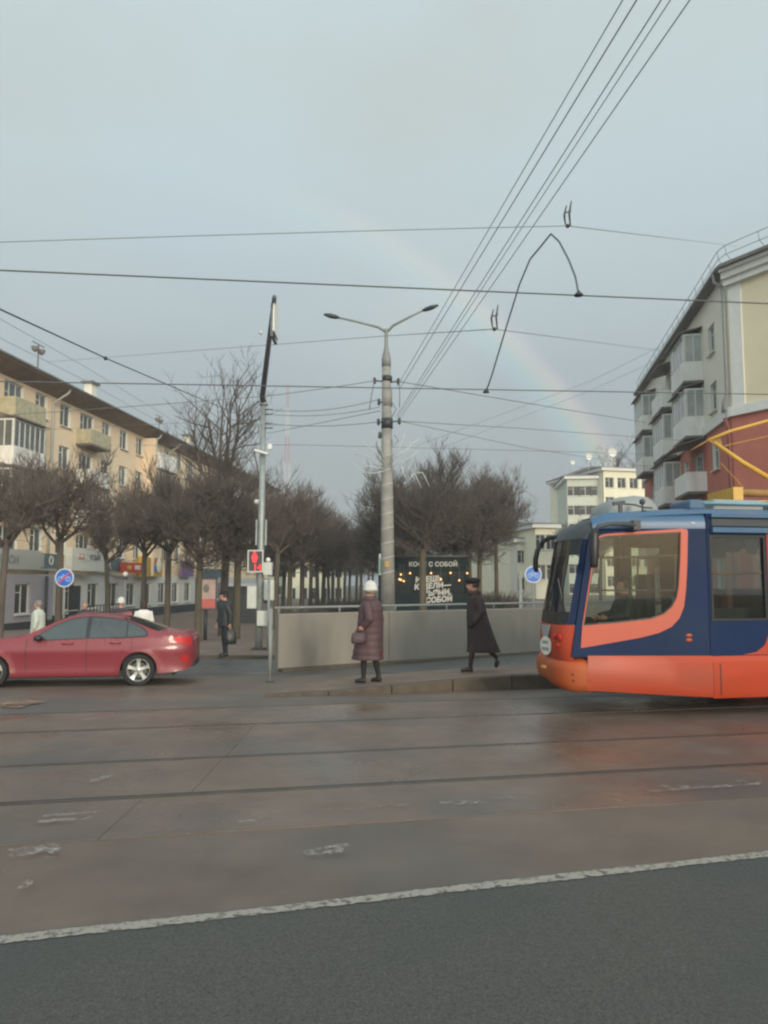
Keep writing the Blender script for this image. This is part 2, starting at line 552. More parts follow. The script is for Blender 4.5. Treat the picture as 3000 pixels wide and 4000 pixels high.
M = {
    'asphalt': mat('asphalt', (0.132, 0.098, 0.076), 0.57, var=0.26, scale=0.9, bump=0.35, bscale=140, rvar=0.17, dirt=(0.088, 0.082, 0.074, 0.9), dscale=0.32),
    'asphalt_new': mat('asphalt_new', (0.066, 0.063, 0.055), 0.72, var=0.65, scale=110, bump=0.35, bscale=190, rvar=0.12, dirt=(0.050, 0.054, 0.053, 0.75), dscale=0.6),
    'asphalt_grey': mat('asphalt_grey', (0.080, 0.080, 0.080), 0.42, var=0.18, scale=1.2, bump=0.3, bscale=120, rvar=0.15),
    'slab': mat('slab', (0.142, 0.100, 0.075), 0.38, var=0.20, scale=1.6, bump=0.25, bscale=90, rvar=0.18, dirt=(0.085, 0.076, 0.068, 0.9), dscale=0.45),
    'paving': mat('paving', (0.195, 0.142, 0.110), 0.8, var=0.18, scale=2.5, bump=0.3, bscale=70, rvar=0.1, dirt=(0.09, 0.075, 0.062, 0.6)),
    'platform': mat('platform', (0.180, 0.122, 0.090), 0.78, var=0.16, scale=2.0, bump=0.3, bscale=110, rvar=0.15, dirt=(0.085, 0.075, 0.065, 0.6)),
    'kerb': mat('kerb', (0.080, 0.062, 0.044), 0.75, var=0.25, scale=5, bump=0.4, bscale=60),
    'soil': mat('soil', (0.085, 0.075, 0.055), 0.9, var=0.3, scale=0.6, bump=0.5, bscale=20),
    'steel': mat('steel', (0.070, 0.060, 0.052), 0.45, metal=0.3, var=0.3, scale=6),
    'rail_groove': mat('rail_groove', (0.012, 0.011, 0.010), 0.8, var=0.3),
    'line': worn_paint('line', (0.30, 0.275, 0.235), 0.16, 17, 0.16),
    'line_worn': worn_paint('line_worn', (0.36, 0.32, 0.28), -0.03, 9, 0.25),
    'line_faint': worn_paint('line_faint', (0.42, 0.385, 0.34), 0.04, 20, 0.26),
    'concrete': mat('concrete', (0.222, 0.202, 0.172), 0.85, var=0.10, scale=1.5, bump=0.3, bscale=50, stretch=(1, 1, 0.35), dirt=(0.155, 0.142, 0.122, 0.75), dscale=1.4),
    'pole_concrete': mat('pole_concrete', (0.27, 0.265, 0.24), 0.8, var=0.22, scale=3, bump=0.3, bscale=30, dirt=(0.16, 0.155, 0.14, 0.6)),
    'galv': mat('galv', (0.30, 0.33, 0.32), 0.5, metal=0.35, var=0.18, scale=5),
    'grey_paint': mat('grey_paint', (0.22, 0.235, 0.225), 0.55, var=0.15, scale=6),
    'dark_metal': mat('dark_metal', (0.045, 0.05, 0.055), 0.5, metal=0.3, var=0.2),
    'wire': mat('wire', (0.17, 0.185, 0.19), 0.6, var=0.1),
    'wire_thick': mat('wire_thick', (0.09, 0.10, 0.11), 0.6, var=0.1),
    'white_box': mat('white_box', (0.52, 0.53, 0.48), 0.55, var=0.07, scale=4),
    'white': mat('white', (0.72, 0.72, 0.68), 0.55, var=0.06),
    'peach': mat('peach', (0.82, 0.65, 0.45), 0.9, var=0.06, scale=0.5, bump=0.15, bscale=40, dirt=(0.72, 0.58, 0.42, 0.6), dscale=0.25),
    'eave': mat('eave', (0.25, 0.185, 0.14), 0.85, var=0.2, scale=1.5),
    'roof_grey': mat('roof_grey', (0.17, 0.16, 0.15), 0.7, var=0.2, scale=1.5),
    'cream': mat('cream', (0.76, 0.73, 0.62), 0.9, var=0.05, scale=0.6, dirt=(0.68, 0.64, 0.54, 0.5), dscale=0.3),
    'yellow_wall': mat('yellow_wall', (0.78, 0.69, 0.49), 0.9, var=0.05, scale=0.7, dirt=(0.68, 0.59, 0.41, 0.5), dscale=0.3),
    'red_wall': mat('red_wall', (0.49, 0.160, 0.115), 0.85, var=0.10, scale=1.2, dirt=(0.42, 0.14, 0.10, 0.6), dscale=0.4),
    'balcony_white': mat('balcony_white', (0.80, 0.79, 0.74), 0.7, var=0.06, scale=2, stretch=(1, 1, 0.3), dirt=(0.42, 0.41, 0.36, 0.45)),
    'balcony_green': mat('balcony_green', (0.43, 0.39, 0.26), 0.8, var=0.2, scale=3),
    'balcony_teal': mat('balcony_teal', (0.22, 0.46, 0.36), 0.7, var=0.1),
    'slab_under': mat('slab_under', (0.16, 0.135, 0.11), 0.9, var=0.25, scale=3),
    'frame_white': mat('frame_white', (0.66, 0.66, 0.60), 0.5, var=0.08),
    'pane': mat('pane', (0.10, 0.115, 0.11), 0.12, var=0.5, scale=0.7, spec=0.8),
    'pane_sky_sheen': mat('pane_sky_sheen', (0.34, 0.37, 0.355), 0.15, var=0.3, scale=0.9, spec=0.7),  # pale base colour stands in for sky reflected in the balcony panes
    'pane_dark': mat('pane_dark', (0.035, 0.037, 0.036), 0.12, var=0.5, scale=0.7, spec=0.8),
    'lilac': mat('lilac', (0.36, 0.34, 0.37), 0.85, var=0.06, scale=1.0),
    'shop_white': mat('shop_white', (0.62, 0.62, 0.58), 0.8, var=0.07),
    'teal_sign': mat('teal_sign', (0.085, 0.135, 0.155), 0.5, var=0.1),
    'sign_white': mat('sign_white', (0.68, 0.67, 0.58), 0.5, var=0.05),
    'sign_grey': mat('sign_grey', (0.40, 0.41, 0.38), 0.6, var=0.05),
    'red_sign': mat('red_sign', (0.50, 0.055, 0.028), 0.5, var=0.1),
    'pink_sign': mat('pink_sign', (0.62, 0.20, 0.20), 0.5, var=0.05),
    'yellow_sign': mat('yellow_sign', (0.62, 0.40, 0.03), 0.5, var=0.08),
    'ochre_sign': mat('ochre_sign', (0.42, 0.25, 0.06), 0.5, var=0.1),
    'purple_sign': mat('purple_sign', (0.16, 0.09, 0.20), 0.5, var=0.1),
    'letter_grey': mat('letter_grey', (0.22, 0.22, 0.21), 0.6, var=0.1),
    'letter_dark': mat('letter_dark', (0.15, 0.15, 0.145), 0.6, var=0.1),
    'bark': mat('bark', (0.095, 0.077, 0.060), 0.95, var=0.35, scale=4, bump=0.6, bscale=22, stretch=(1, 1, 0.25)),
    'bark_mossy': mat('bark_mossy', (0.098, 0.084, 0.056), 0.95, var=0.3, scale=4, bump=0.6, bscale=22, stretch=(1, 1, 0.25)),
    'twig': mat('twig', (0.115, 0.090, 0.076), 0.9, var=0.3, scale=1.2),
    'twig_dark': mat('twig_dark', (0.092, 0.078, 0.066), 0.9, var=0.3, scale=1.2),
    'kiosk': mat('kiosk', (0.012, 0.022, 0.023), 0.8, spec=0.15, var=0.15),
    'kiosk_glass': mat('kiosk_glass', (0.012, 0.018, 0.02), 0.15, var=0.2),
    'kiosk_letter': mat('kiosk_letter', (0.52, 0.52, 0.48), 0.6, var=0.05),
    'bulb': mat('bulb', (1.0, 0.50, 0.16), emit=2.2),
    'signal_red': mat('signal_red', (1.0, 0.035, 0.045), emit=1.3),
    'signal_black': mat('signal_black', (0.06, 0.05, 0.05), 0.6, var=0.1),
    'sign_blue': mat('sign_blue', (0.02, 0.13, 0.52), 0.45, var=0.06),
    'sign_rim': mat('sign_rim', (0.50, 0.56, 0.60), 0.45, var=0.05),
    'sign_glyph': mat('sign_glyph', (0.32, 0.46, 0.70), 0.5, var=0.05),
    'slash': mat('slash', (0.45, 0.06, 0.16), 0.5, var=0.05),
    'green_sign': mat('green_sign', (0.06, 0.28, 0.16), 0.5, var=0.05),
    'tram_blue': mat('tram_blue', (0.010, 0.025, 0.075), 0.5, var=0.15, scale=1.2, spec=0.10, dirt=(0.022, 0.034, 0.062, 0.45), dscale=1.1),
    'tram_roof_blue': mat('tram_roof_blue', (0.045, 0.115, 0.215), 0.40, var=0.12, scale=1.5, dirt=(0.10, 0.13, 0.17, 0.5)),
    'tram_orange': mat('tram_orange', (0.40, 0.050, 0.018), 0.45, var=0.10, scale=1.6, spec=0.35, stretch=(0.5, 1, 1.6), rvar=0.12, dirt=(0.27, 0.065, 0.035, 0.55), dscale=1.7),
    'tram_salmon': mat('tram_salmon', (0.50, 0.095, 0.055), 0.45, var=0.06, scale=1.0, spec=0.35),
    'tram_amber': mat('tram_amber', (0.42, 0.080, 0.022), 0.5, var=0.12, scale=1.5, spec=0.3, dirt=(0.33, 0.11, 0.04, 0.5)),
    'tram_black': mat('tram_black', (0.016, 0.016, 0.016), 0.45, var=0.2),
    'tram_hood': mat('tram_hood', (0.060, 0.068, 0.075), 0.5, var=0.1, spec=0.3),
    'tram_grey': mat('tram_grey', (0.27, 0.29, 0.285), 0.55, var=0.1, scale=2),
    'tram_inside': mat('tram_inside', (0.055, 0.06, 0.055), 0.8, var=0.15),
    'tram_inside_brown': mat('tram_inside_brown', (0.24, 0.14, 0.085), 0.8, var=0.2),
    'tram_seat': mat('tram_seat', (0.34, 0.06, 0.03), 0.8, var=0.2),
    'handrail': mat('handrail', (0.62, 0.27, 0.02), 0.4, var=0.05),
    'panto': mat('panto', (0.58, 0.33, 0.05), 0.5, var=0.15, scale=3),
    'panto_dirty': mat('panto_dirty', (0.28, 0.16, 0.05), 0.7, var=0.3, scale=4),
    'sky_pipe': mat('sky_pipe', (0.16, 0.34, 0.42), 0.5, var=0.1),
    'rubber': mat('rubber', (0.018, 0.018, 0.018), 0.85, var=0.2),
    'car_red': mat('car_red', (0.215, 0.026, 0.038), 0.40, var=0.05, scale=1.5, coat=0.35),
    'car_dark': mat('car_dark', (0.02, 0.02, 0.022), 0.5, var=0.2),
    'tail': mat('tail', (0.40, 0.02, 0.02), 0.4, var=0.2, scale=9, spec=0.3),
    'brake_on': mat('brake_on', (0.9, 0.05, 0.05), emit=0.25, rough=0.6, spec=0.1),
    'alloy': mat('alloy', (0.50, 0.51, 0.48), 0.38, metal=0.55, var=0.1),
    'disc_brake': mat('disc_brake', (0.10, 0.10, 0.10), 0.5, metal=0.5, var=0.2),
    'car_glass': mat('car_glass', (0.032, 0.042, 0.042), 0.08, var=0.25, scale=1.5, spec=1.0),
    'skin': mat('skin', (0.48, 0.25, 0.18), 0.6, var=0.08, scale=12),
    'wool_white': mat('wool_white', (0.62, 0.61, 0.57), 0.95, var=0.16, scale=45, bump=0.9, bscale=120),
    'coat_plum': mat('coat_plum', (0.078, 0.042, 0.046), 0.62, var=0.14, scale=7, bump=0.3, bscale=16),
    'coat_brown': mat('coat_brown', (0.040, 0.026, 0.026), 0.85, var=0.2, scale=9, bump=0.3, bscale=40),
    'fur_brown': mat('fur_brown', (0.065, 0.035, 0.030), 0.95, var=0.3, scale=30, bump=0.8, bscale=90),
    'hat_black': mat('hat_black', (0.012, 0.012, 0.013), 0.9, var=0.2),
    'trouser': mat('trouser', (0.014, 0.014, 0.016), 0.85, var=0.2),
    'trouser_navy': mat('trouser_navy', (0.018, 0.021, 0.032), 0.85, var=0.2),
    'jacket_black': mat('jacket_black', (0.020, 0.024, 0.027), 0.6, var=0.2, scale=8),
    'jacket_pale': mat('jacket_pale', (0.50, 0.53, 0.46), 0.75, var=0.07, scale=6),
    'jacket_white': mat('jacket_white', (0.70, 0.66, 0.62), 0.8, var=0.05),
    'jacket_dark': mat('jacket_dark', (0.045, 0.030, 0.038), 0.8, var=0.2),
    'boot': mat('boot', (0.038, 0.018, 0.016), 0.5, var=0.2),
    'shoe': mat('shoe', (0.012, 0.012, 0.012), 0.5, var=0.2),
    'hair_dark': mat('hair_dark', (0.035, 0.020, 0.014), 0.6, var=0.3, scale=20),
    'hair_grey': mat('hair_grey', (0.20, 0.18, 0.16), 0.7, var=0.2, scale=20),
    'arm_metal': mat('arm_metal', (0.11, 0.12, 0.135), 0.6, var=0.15),
    'sash': mat('sash', (0.05, 0.055, 0.053), 0.6, var=0.1),
    'bag_plum': mat('bag_plum', (0.062, 0.034, 0.042), 0.6, var=0.12),
    'bag_black': mat('bag_black', (0.015, 0.015, 0.015), 0.45, var=0.2),
    'bag_orange': mat('bag_orange', (0.62, 0.10, 0.03), 0.6, var=0.08),
    'eye': mat('eye', (0.03, 0.02, 0.02), 0.3),
    'lip': mat('lip', (0.35, 0.10, 0.09), 0.5),
    'mast_red_hazed': mat('mast_red_hazed', (0.42, 0.20, 0.20), 0.8, var=0.1),  # red greyed in the colour itself to stand in for distance haze
    'mast_white_hazed': mat('mast_white_hazed', (0.55, 0.55, 0.55), 0.8, var=0.1),  # white dulled likewise, haze put into the colour
    'poster': mat('poster', (0.44, 0.30, 0.27), 0.5, var=0.2, scale=3),
    'poster_red': mat('poster_red', (0.50, 0.09, 0.08), 0.5, var=0.1),
    'far_cream': mat('far_cream', (0.84, 0.79, 0.60), 0.9, var=0.05, scale=0.4),
    'far_green': mat('far_green', (0.58, 0.61, 0.52), 0.9, var=0.05, scale=0.4),
    'far_tan': mat('far_tan', (0.52, 0.40, 0.27), 0.9, var=0.1, scale=0.4),
    'far_roof': mat('far_roof', (0.16, 0.10, 0.09), 0.9, var=0.1),
    'garland': mat('garland', (0.52, 0.55, 0.54), 0.6, var=0.05),
    'grey_mark': mat('grey_mark', (0.30, 0.29, 0.27), 0.6, var=0.1),
}
M['tram_glass'] = glass('tram_glass', (0.74, 0.78, 0.74))
M['window_glass'] = glass('window_glass', (0.55, 0.60, 0.58))

# ------------------------------------------------------------------ ground, roads, tracks
def sheet(name, edge0, edge1, nu, nv, off, m, kind='structure', parent=None, zf=gz):
    """A sheet laid on the ground between two plan lines (each a pair of end points)."""
    b = MB()
    for j in range(nv + 1):
        for i in range(nu + 1):
            u, v = i / nu, j / nv
            p = Vector(edge0[0]).lerp(Vector(edge0[1]), u).lerp(Vector(edge1[0]).lerp(Vector(edge1[1]), u), v)
            b.v.append((p.x, p.y, zf(p.x, p.y) + off))
    for j in range(nv):
        for i in range(nu):
            a = j * (nu + 1) + i
            b.f.append((a, a + 1, a + nu + 2, a + nu + 1))
            b.m.append(0)
    o = b.build(name, m, parent, True)
    if kind and parent is None:
        o['kind'] = kind
    return o


TS = 0.2000                                    # the tracks run a little away to the right


def line_y(y0, x, s=TS):
    return y0 + s * x


# terrain to the horizon, finer near the viewer
gx = [-450, -300, -150, -80, -50, -36, -28, -22, -17, -13, -10, -8, -6, -4.5, -3, -2, -1, 0, 1, 2, 3, 4, 6, 9, 13, 18, 26, 40, 80, 150, 300, 450]
gy = [-60, -30, -15, -5, 2, 6, 8, 9, 10, 12, 14, 16, 18, 20, 22, 25, 28, 32, 36, 40, 44, 47, 50, 60, 90, 140, 260, 380, 520]
b = MB()
for y in gy:
    for x in gx:
        b.v.append((x, y, gz(x, y) - 0.02))
for j in range(len(gy) - 1):
    for i in range(len(gx) - 1):
        a = j * len(gx) + i
        b.f.append((a, a + 1, a + len(gx) + 1, a + len(gx)))
        b.m.append(0)
tag(b.build('ground', M['soil'], None, True), kind='structure')

# main road under and beyond the tracks, the side street on the left included
sheet('road', ((-60, line_y(3.0, -60, 0.2)), (60, line_y(3.0, 60, 0.2))), ((-60, 21.3), (60, 21.3 + 12)), 60, 24, 0.0, M['asphalt'])
# newer, darker lane next to the viewer
LW0, LW1 = ghit(0, 3680), ghit(3000, 3341)
ld = (LW1 - LW0).xy.normalized()
ln = Vector((-ld.y, ld.x))
pL = LW0.xy - ld * 40
pR = LW1.xy + ld * 40
sheet('road_lane', ((pL.x, pL.y - 14), (pR.x, pR.y - 14)), (pL, pR), 8, 4, 0.006, M['asphalt_new'])
# solid white edge line with a ragged border
b = MB()
n_ = 700
jr = random.Random(3)
L0, L1 = LW0.xy - ld * 6, LW1.xy + ld * 6
prev = None
for i in range(n_ + 1):
    p = L0.lerp(L1, i / n_)
    w0, w1 = 0.048 + jr.uniform(-0.010, 0.006) + 0.004 * math.sin(i * 0.07), 0.048 + jr.uniform(-0.010, 0.006) + 0.004 * math.sin(i * 0.05 + 2)
    a, c = p + ln * w1, p - ln * w0
    b.v += [(a.x, a.y, 0.011), (c.x, c.y, 0.011)]
    if i:
        k = 2 * i
        b.f.append((k - 2, k - 1, k + 1, k)); b.m.append(0)
tag(b.build('lane_line', M['line']), kind='structure')


def strip(name, m, pts, w, off=0.020, jag=0.0, n=40, seed=1):
    """A strip of worn paint or a repaired seam along a plan polyline."""
    b = MB()
    jr = random.Random(seed)
    tot = []
    for a, c in zip(pts, pts[1:]):
        for i in range(n):
            tot.append(Vector(a).lerp(Vector(c), i / n))
    tot.append(Vector(pts[-1]))
    for i, p in enumerate(tot):
        d = (tot[min(i + 1, len(tot) - 1)] - tot[max(i - 1, 0)]).normalized()
        q = Vector((-d.y, d.x))
        for s_ in (1, -1):
            v = p + q * (s_ * (w / 2 + jr.uniform(-jag, jag)))
            b.v.append((v.x, v.y, gz(v.x, v.y) + off))
        if i:
            k = 2 * i
            b.f.append((k - 2, k - 1, k + 1, k)); b.m.append(0)
    return tag(b.build(name, m), kind='structure')


def gxy(px, py):
    """Plan position of a ground point in the photograph (level ground)."""
    d = ray(px, py)
    t = -CAM_H / d.z
    return Vector((d.x * t, d.y * t))


strip('worn_line', M['line_worn'], [gxy(800, 3215), gxy(1800, 3135), gxy(2300, 3100), gxy(3200, 3040)], 0.10, jag=0.015, seed=4)
strip('worn_line', M['line_faint'], [gxy(1720, 3150), gxy(1890, 3142)], 0.085, off=0.024, jag=0.02, seed=5)
strip('worn_line', M['line_faint'], [gxy(2540, 3100), gxy(3100, 3062)], 0.06, off=0.024, jag=0.02, seed=6)
for k, (a, c, w) in enumerate((((165, 3200), (375, 3185), 0.055), ((150, 3222), (360, 3208), 0.075), ((30, 3350), (235, 3320), 0.17), ((185, 3352), (225, 3350), 0.16), ((1190, 3352), (1365, 3318), 0.11), ((1280, 3345), (1360, 3335), 0.08),
                               ((350, 3065), (450, 3040), 0.07), ((330, 2819), (385, 2816), 0.09), ((80, 3495), (120, 3460), 0.06), ((1140, 2742), (1166, 2740), 0.06), ((930, 3228), (1010, 3222), 0.05))):
    strip('worn_marking', M['line_faint'], [gxy(*a), gxy(*c)], w, off=0.026 + 0.001 * k, jag=0.006, n=14, seed=20 + k)
# brown sandy stains left by the corner
for k, (a, c, w) in enumerate((((0, 2770), (120, 2740), 0.5), ((0, 2735), (140, 2728), 0.25))):
    strip('sand_patch', worn_paint('sand_%d' % k, (0.30, 0.17, 0.10), 0.02, 2.5), [gxy(*a), gxy(*c)], w, off=0.022, jag=0.05, n=12, seed=50 + k)

# tram tracks: two tracks, each two grooved rails and a bed of concrete slabs
track = thing('tram_track', (0, 7.7, 0))
track['kind'] = 'structure'
rails_y = (7.20, 8.61, 10.47, 11.90)
for y0 in rails_y:
    for nm, m, a, c, dz in (('rail', M['steel'], -0.045, 0.015, 0.014), ('rail_groove', M['rail_groove'], 0.015, 0.048, 0.010)):
        b = MB()
        for i in range(81):
            x = -60 + 120 * i / 80
            y = line_y(y0, x)
            z = gz(x, y)
            b.v += [(x, y + a, z + dz), (x, y + c, z + dz), (x, y + a, z - 0.02), (x, y + c, z - 0.02)]
            if i:
                k = 4 * i
                b.f += [(k - 4, k, k + 1, k - 3), (k - 4, k - 2, k + 2, k), (k - 3, k + 1, k + 3, k - 1)]
                b.m += [0, 0, 0]
        b.build(nm, m, track)
sx = -9.0
sr = random.Random(12)
strips = ((6.1, 7.14), (7.26, 8.555), (8.67, 10.41), (10.53, 11.845))
for a, c in strips:
    x = -9.2 + sr.uniform(0, 2)
    while x < 12:
        L = 6.2
        b = MB()
        n = 6
        for i in range(n + 1):
            xx = x + 0.0025 + (L - 0.005) * i / n
            for yy in (line_y(a, xx), line_y(c, xx)):
                z = gz(xx, yy)
                b.v += [(xx, yy, z + 0.008), (xx, yy, z - 0.03)]
            if i:
                k = 4 * i
                b.f += [(k - 4, k, k + 2, k - 2), (k - 4, k - 3, k + 1, k), (k - 2, k + 2, k + 3, k - 1)]
                b.m += [0, 0, 0]
        b.f += [(0, 2, 3, 1), (4 * n, 4 * n + 1, 4 * n + 3, 4 * n + 2)]
        b.m += [0, 0]
        tint = M['slab']
        b.build('concrete_slab', tint, track)
        x += L

# tram stop platform: its kerb sinks to the road at the left end
def plat_h(x):
    return 0.012 + 0.215 * smooth(-1.95, 2.7, x)


KY = 13.02
KX = -1.95


def plat_back(x):
    return 15.25 + 0.24 * x


def plat_z(x, y):
    q = (y - (line_y(KY, x, 0.21) + 0.15)) / (plat_back(x) - line_y(KY, x, 0.21) - 0.15)
    return gz(x, y) * 0.3 + plat_h(x) * (1 - 0.35 * max(0, min(1, q)))

platform = thing('stop_platform', (2, 13, 0))
platform['kind'] = 'structure'
px_ = [KX + 0.4 * i for i in range(55)]
b = MB()
for x in px_:
    yf, yb = line_y(KY, x, 0.21) + 0.15, plat_back(x)
    if x < KX + 1.2:
        yb = yf + (yb - yf) * max(0.05, (x - KX) / 1.2)
    for q in range(7):
        y = yf + (yb - yf) * q / 6
        b.v.append((x, y, plat_z(x, y)))
    b.v.append((x, yb, gz(x, yb) - 0.05))
for i in range(len(px_) - 1):
    for q in range(7):
        a = i * 8 + q
        b.f.append((a, a + 8, a + 9, a + 1)); b.m.append(0)
b.build('platform_surface', M['platform'], platform, 40)
x = KX
kr = random.Random(5)
while x < 18:
    L = 1.04
    b = MB()
    dz = kr.uniform(-0.006, 0.006)
    for xx in (x + 0.008, x + L - 0.008):
        y0 = line_y(KY, xx, 0.21)
        h = plat_h(xx) + 0.006 + dz
        b.v += [(xx, y0, -0.08), (xx, y0, h - 0.018), (xx, y0 + 0.018, h), (xx, y0 + 0.15, h), (xx, y0 + 0.15, -0.08)]
    b.f = [(0, 1, 6, 5), (1, 2, 7, 6), (2, 3, 8, 7), (3, 4, 9, 8), (4, 3, 2, 1, 0), (5, 6, 7, 8, 9)]
    b.m = [0] * 6
    b.build('kerb_stone', M['kerb'], platform)
    x += L

# grey side road between the platform and the wall, and on across the left street
sheet('side_road', ((-22, 16.2), (24, 16.9)), ((-22, 21.25), (24, 32)), 46, 14, 0.006, M['asphalt_grey'])
# pavement of the left street: raised, with a low kerb
pav = thing('pavement', (-8, 24, -0.4))
pav['kind'] = 'structure'


def pavz(x, y):
    return gz(x, y) + 0.10


sheet('pavement_surface', ((-60, 21.45), (-2.6, 21.45)), ((-60, 120), (6, 120)), 40, 40, 0.0, M['paving'], parent=pav, zf=pavz)
sheet('pavement_surface', ((-2.6, 21.45), (30, 38)), ((6, 120), (40, 120)), 24, 30, 0.0, M['paving'], parent=pav, zf=pavz)
x = -30.0
while x < -2.7:
    b = MB()
    for xx in (x + 0.006, x + 0.994):
        z = gz(xx, 21.4)
        b.v += [(xx, 21.32, z - 0.05), (xx, 21.32, z + 0.09), (xx, 21.34, z + 0.106), (xx, 21.46, z + 0.106), (xx, 21.46, z - 0.05)]
    b.f = [(0, 1, 6, 5), (1, 2, 7, 6), (2, 3, 8, 7), (3, 4, 9, 8), (4, 3, 2, 1, 0), (5, 6, 7, 8, 9)]
    b.m = [0] * 6
    b.build('kerb_stone', M['kerb'], pav)
    x += 1.0

# ------------------------------------------------------------------ concrete parapet wall with a pipe rail
WA, WB = ghit(1085, 2625).xy, ghit(2106, 2549).xy
WB = WA + (WB - WA) * 1.75
WT = at(1085, 2399, WA.y).z
wdir = (WB - WA).normalized()
wnrm = Vector((wdir.y, -wdir.x))
wall = thing('parapet_wall', (WA.x, WA.y, gz(*WA)), label='low grey concrete parapet wall with a pipe handrail behind the two women', cat='wall')
Lw = (WB - WA).length
s0 = 0.0
k = 0
while s0 < Lw - 0.1:
    s1 = min(Lw, s0 + 2.9)
    b = MB()
    A_, B_ = WA + wdir * (s0 + 0.006), WA + wdir * (s1 - 0.006)
    off = 0.004 * (k % 2)
    th = 0.22
    for p in (A_, B_):
        f_, r_b = p + wnrm * off, p - wnrm * th
        zb = gz(p.x, p.y) - 0.1
        b.v += [(f_.x, f_.y, zb), (f_.x, f_.y, WT - 0.02), (f_.x - wnrm.x * 0.02, f_.y - wnrm.y * 0.02, WT), (r_b.x, r_b.y, WT), (r_b.x, r_b.y, zb)]
    b.f = [(0, 5, 6, 1), (1, 6, 7, 2), (2, 7, 8, 3), (3, 8, 9, 4), (0, 1, 2, 3, 4), (9, 8, 7, 6, 5)]
    b.m = [0] * 6
    b.build('wall_panel', M['concrete'], wall)
    s0 = s1
    k += 1
# plinth kerb along the foot
b = MB()
for s_, e_ in ((0.0, Lw),):
    a = WA + wnrm * 0.14
    c = WB + wnrm * 0.14
    b.bar((a.x, a.y, gz(*a) + 0.03), (c.x, c.y, gz(*c) + 0.03), 0.24, 0.10)
b.build('plinth', M['kerb'], wall)
# handrail: one pipe above the wall, short posts, and a guard at the near end
rz_ = WT + 0.135
b = MB()
mid = lambda s_: WA + wdir * s_ - wnrm * 0.11
b.tube([(*mid(-0.05), rz_), (*mid(Lw), rz_)], 0.028, 8)
hr = b.build('handrail', M['grey_paint'], wall, True)
s_ = 0.05
while s_ < Lw:
    p = mid(s_)
    MB().tube([(p.x, p.y, WT - 0.02), (p.x, p.y, rz_)], 0.022, 6).build('rail_post', M['grey_paint'], wall, True)
    s_ += 1.55
near = ghit(1053, 2666)
np_ = Vector((near.x, near.y))
guard = thing('guard_rail', (np_.x, np_.y, gz(*np_)), label='short grey pipe guard rail at the open end of the parapet wall', cat='railing')
zf = gz(*np_)
MB().tube([(np_.x, np_.y, zf - 0.05), (np_.x, np_.y, rz_ + 0.03)], 0.032, 10).build('post', M['grey_paint'], guard, True)
q = WA + wdir * 0.02 - wnrm * 0.11 + Vector((-0.12, 0))
MB().tube([(q.x, q.y, gz(*q)), (q.x, q.y, rz_)], 0.026, 10).build('post', M['grey_paint'], guard, True)
MB().tube([(np_.x, np_.y, rz_ + 0.02), (q.x, q.y, rz_ - 0.005)], 0.027, 8).build('top_rail', M['grey_paint'], guard, True)
MB().tube([(np_.x, np_.y, 0.86), (q.x, q.y, 0.86)], 0.02, 8).build('middle_rail', M['grey_paint'], guard, True)
MB().box((np_.x, np_.y, zf + 0.012), (0.13, 0.13, 0.02)).build('foot_plate', M['dark_metal'], guard)

# ------------------------------------------------------------------ buildings
def facade(b, x0, x1, z0, z1, openings, depth=0.22, y=0.0):
    """A wall in the y plane facing -y with real openings and their reveals."""
    xs = sorted(set([x0, x1] + [v for o in openings for v in o[:2]]))
    zs = sorted(set([z0, z1] + [v for o in openings for v in o[2:4]]))
    for i in range(len(xs) - 1):
        for j in range(len(zs) - 1):
            cx, cz = (xs[i] + xs[i + 1]) / 2, (zs[j] + zs[j + 1]) / 2
            if any(o[0] < cx < o[1] and o[2] < cz < o[3] for o in openings):
                continue
            b.add([(xs[i], y, zs[j]), (xs[i + 1], y, zs[j]), (xs[i + 1], y, zs[j + 1]), (xs[i], y, zs[j + 1])], [(0, 1, 2, 3)])
    b.mi = 1
    for (a, c, lo, hi) in openings:
        d = y + depth
        b.add([(a, y, lo), (a, d, lo), (a, d, hi), (a, y, hi)], [(0, 1, 2, 3)])
        b.add([(c, y, lo), (c, d, lo), (c, d, hi), (c, y, hi)], [(3, 2, 1, 0)])
        b.add([(a, y, lo), (c, y, lo), (c, d, lo), (a, d, lo)], [(0, 1, 2, 3)])
        b.add([(a, y, hi), (c, y, hi), (c, d, hi), (a, d, hi)], [(3, 2, 1, 0)])
    b.mi = 0
    return b


_win = {}


def window(parent, x, z, w, h, y=0.0, pane='pane', sashes=2, sill=True, lean=0.12):
    """A window in an opening centred on x with its foot at z: frame, panes and sill."""
    key = (round(w, 2), round(h, 2), sashes)
    if key not in _win:
        t = 0.075
        b = MB()
        b.span(-w / 2, w / 2, 0, 0.07, 0, t).span(-w / 2, w / 2, 0, 0.07, h - t, h)
        b.span(-w / 2, -w / 2 + t, 0.001, 0.069, t, h - t).span(w / 2 - t, w / 2, 0.001, 0.069, t, h - t)
        for k in range(1, sashes):
            xx = -w / 2 + w * k / sashes
            b.span(xx - t / 2, xx + t / 2, 0.002, 0.068, t, h - t)
        if sashes > 1:
            b.span(-w / 2 + t, -w / 2 + w / sashes - t / 2, 0.004, 0.066, h * 0.70, h * 0.70 + 0.05)
        fr = b.mesh('window', M['frame_white'])
        pn = MB().span(-w / 2 + t, w / 2 - t, 0.03, 0.04, t, h - t)
        sl = MB().span(-w / 2 - 0.06, w / 2 + 0.06, -0.28, 0.02, -0.05, -0.004)
        _win[key] = (fr, {}, pn, sl.mesh('sill', M['frame_white']))
    fr, pcache, pn, sl = _win[key]
    if pane not in pcache:
        pcache[pane] = pn.mesh('pane', M[pane])
    o = place('window', fr, parent, (x, y + lean, z))
    place('pane', pcache[pane], o)
    if sill:
        place('sill', sl, o)
    return o


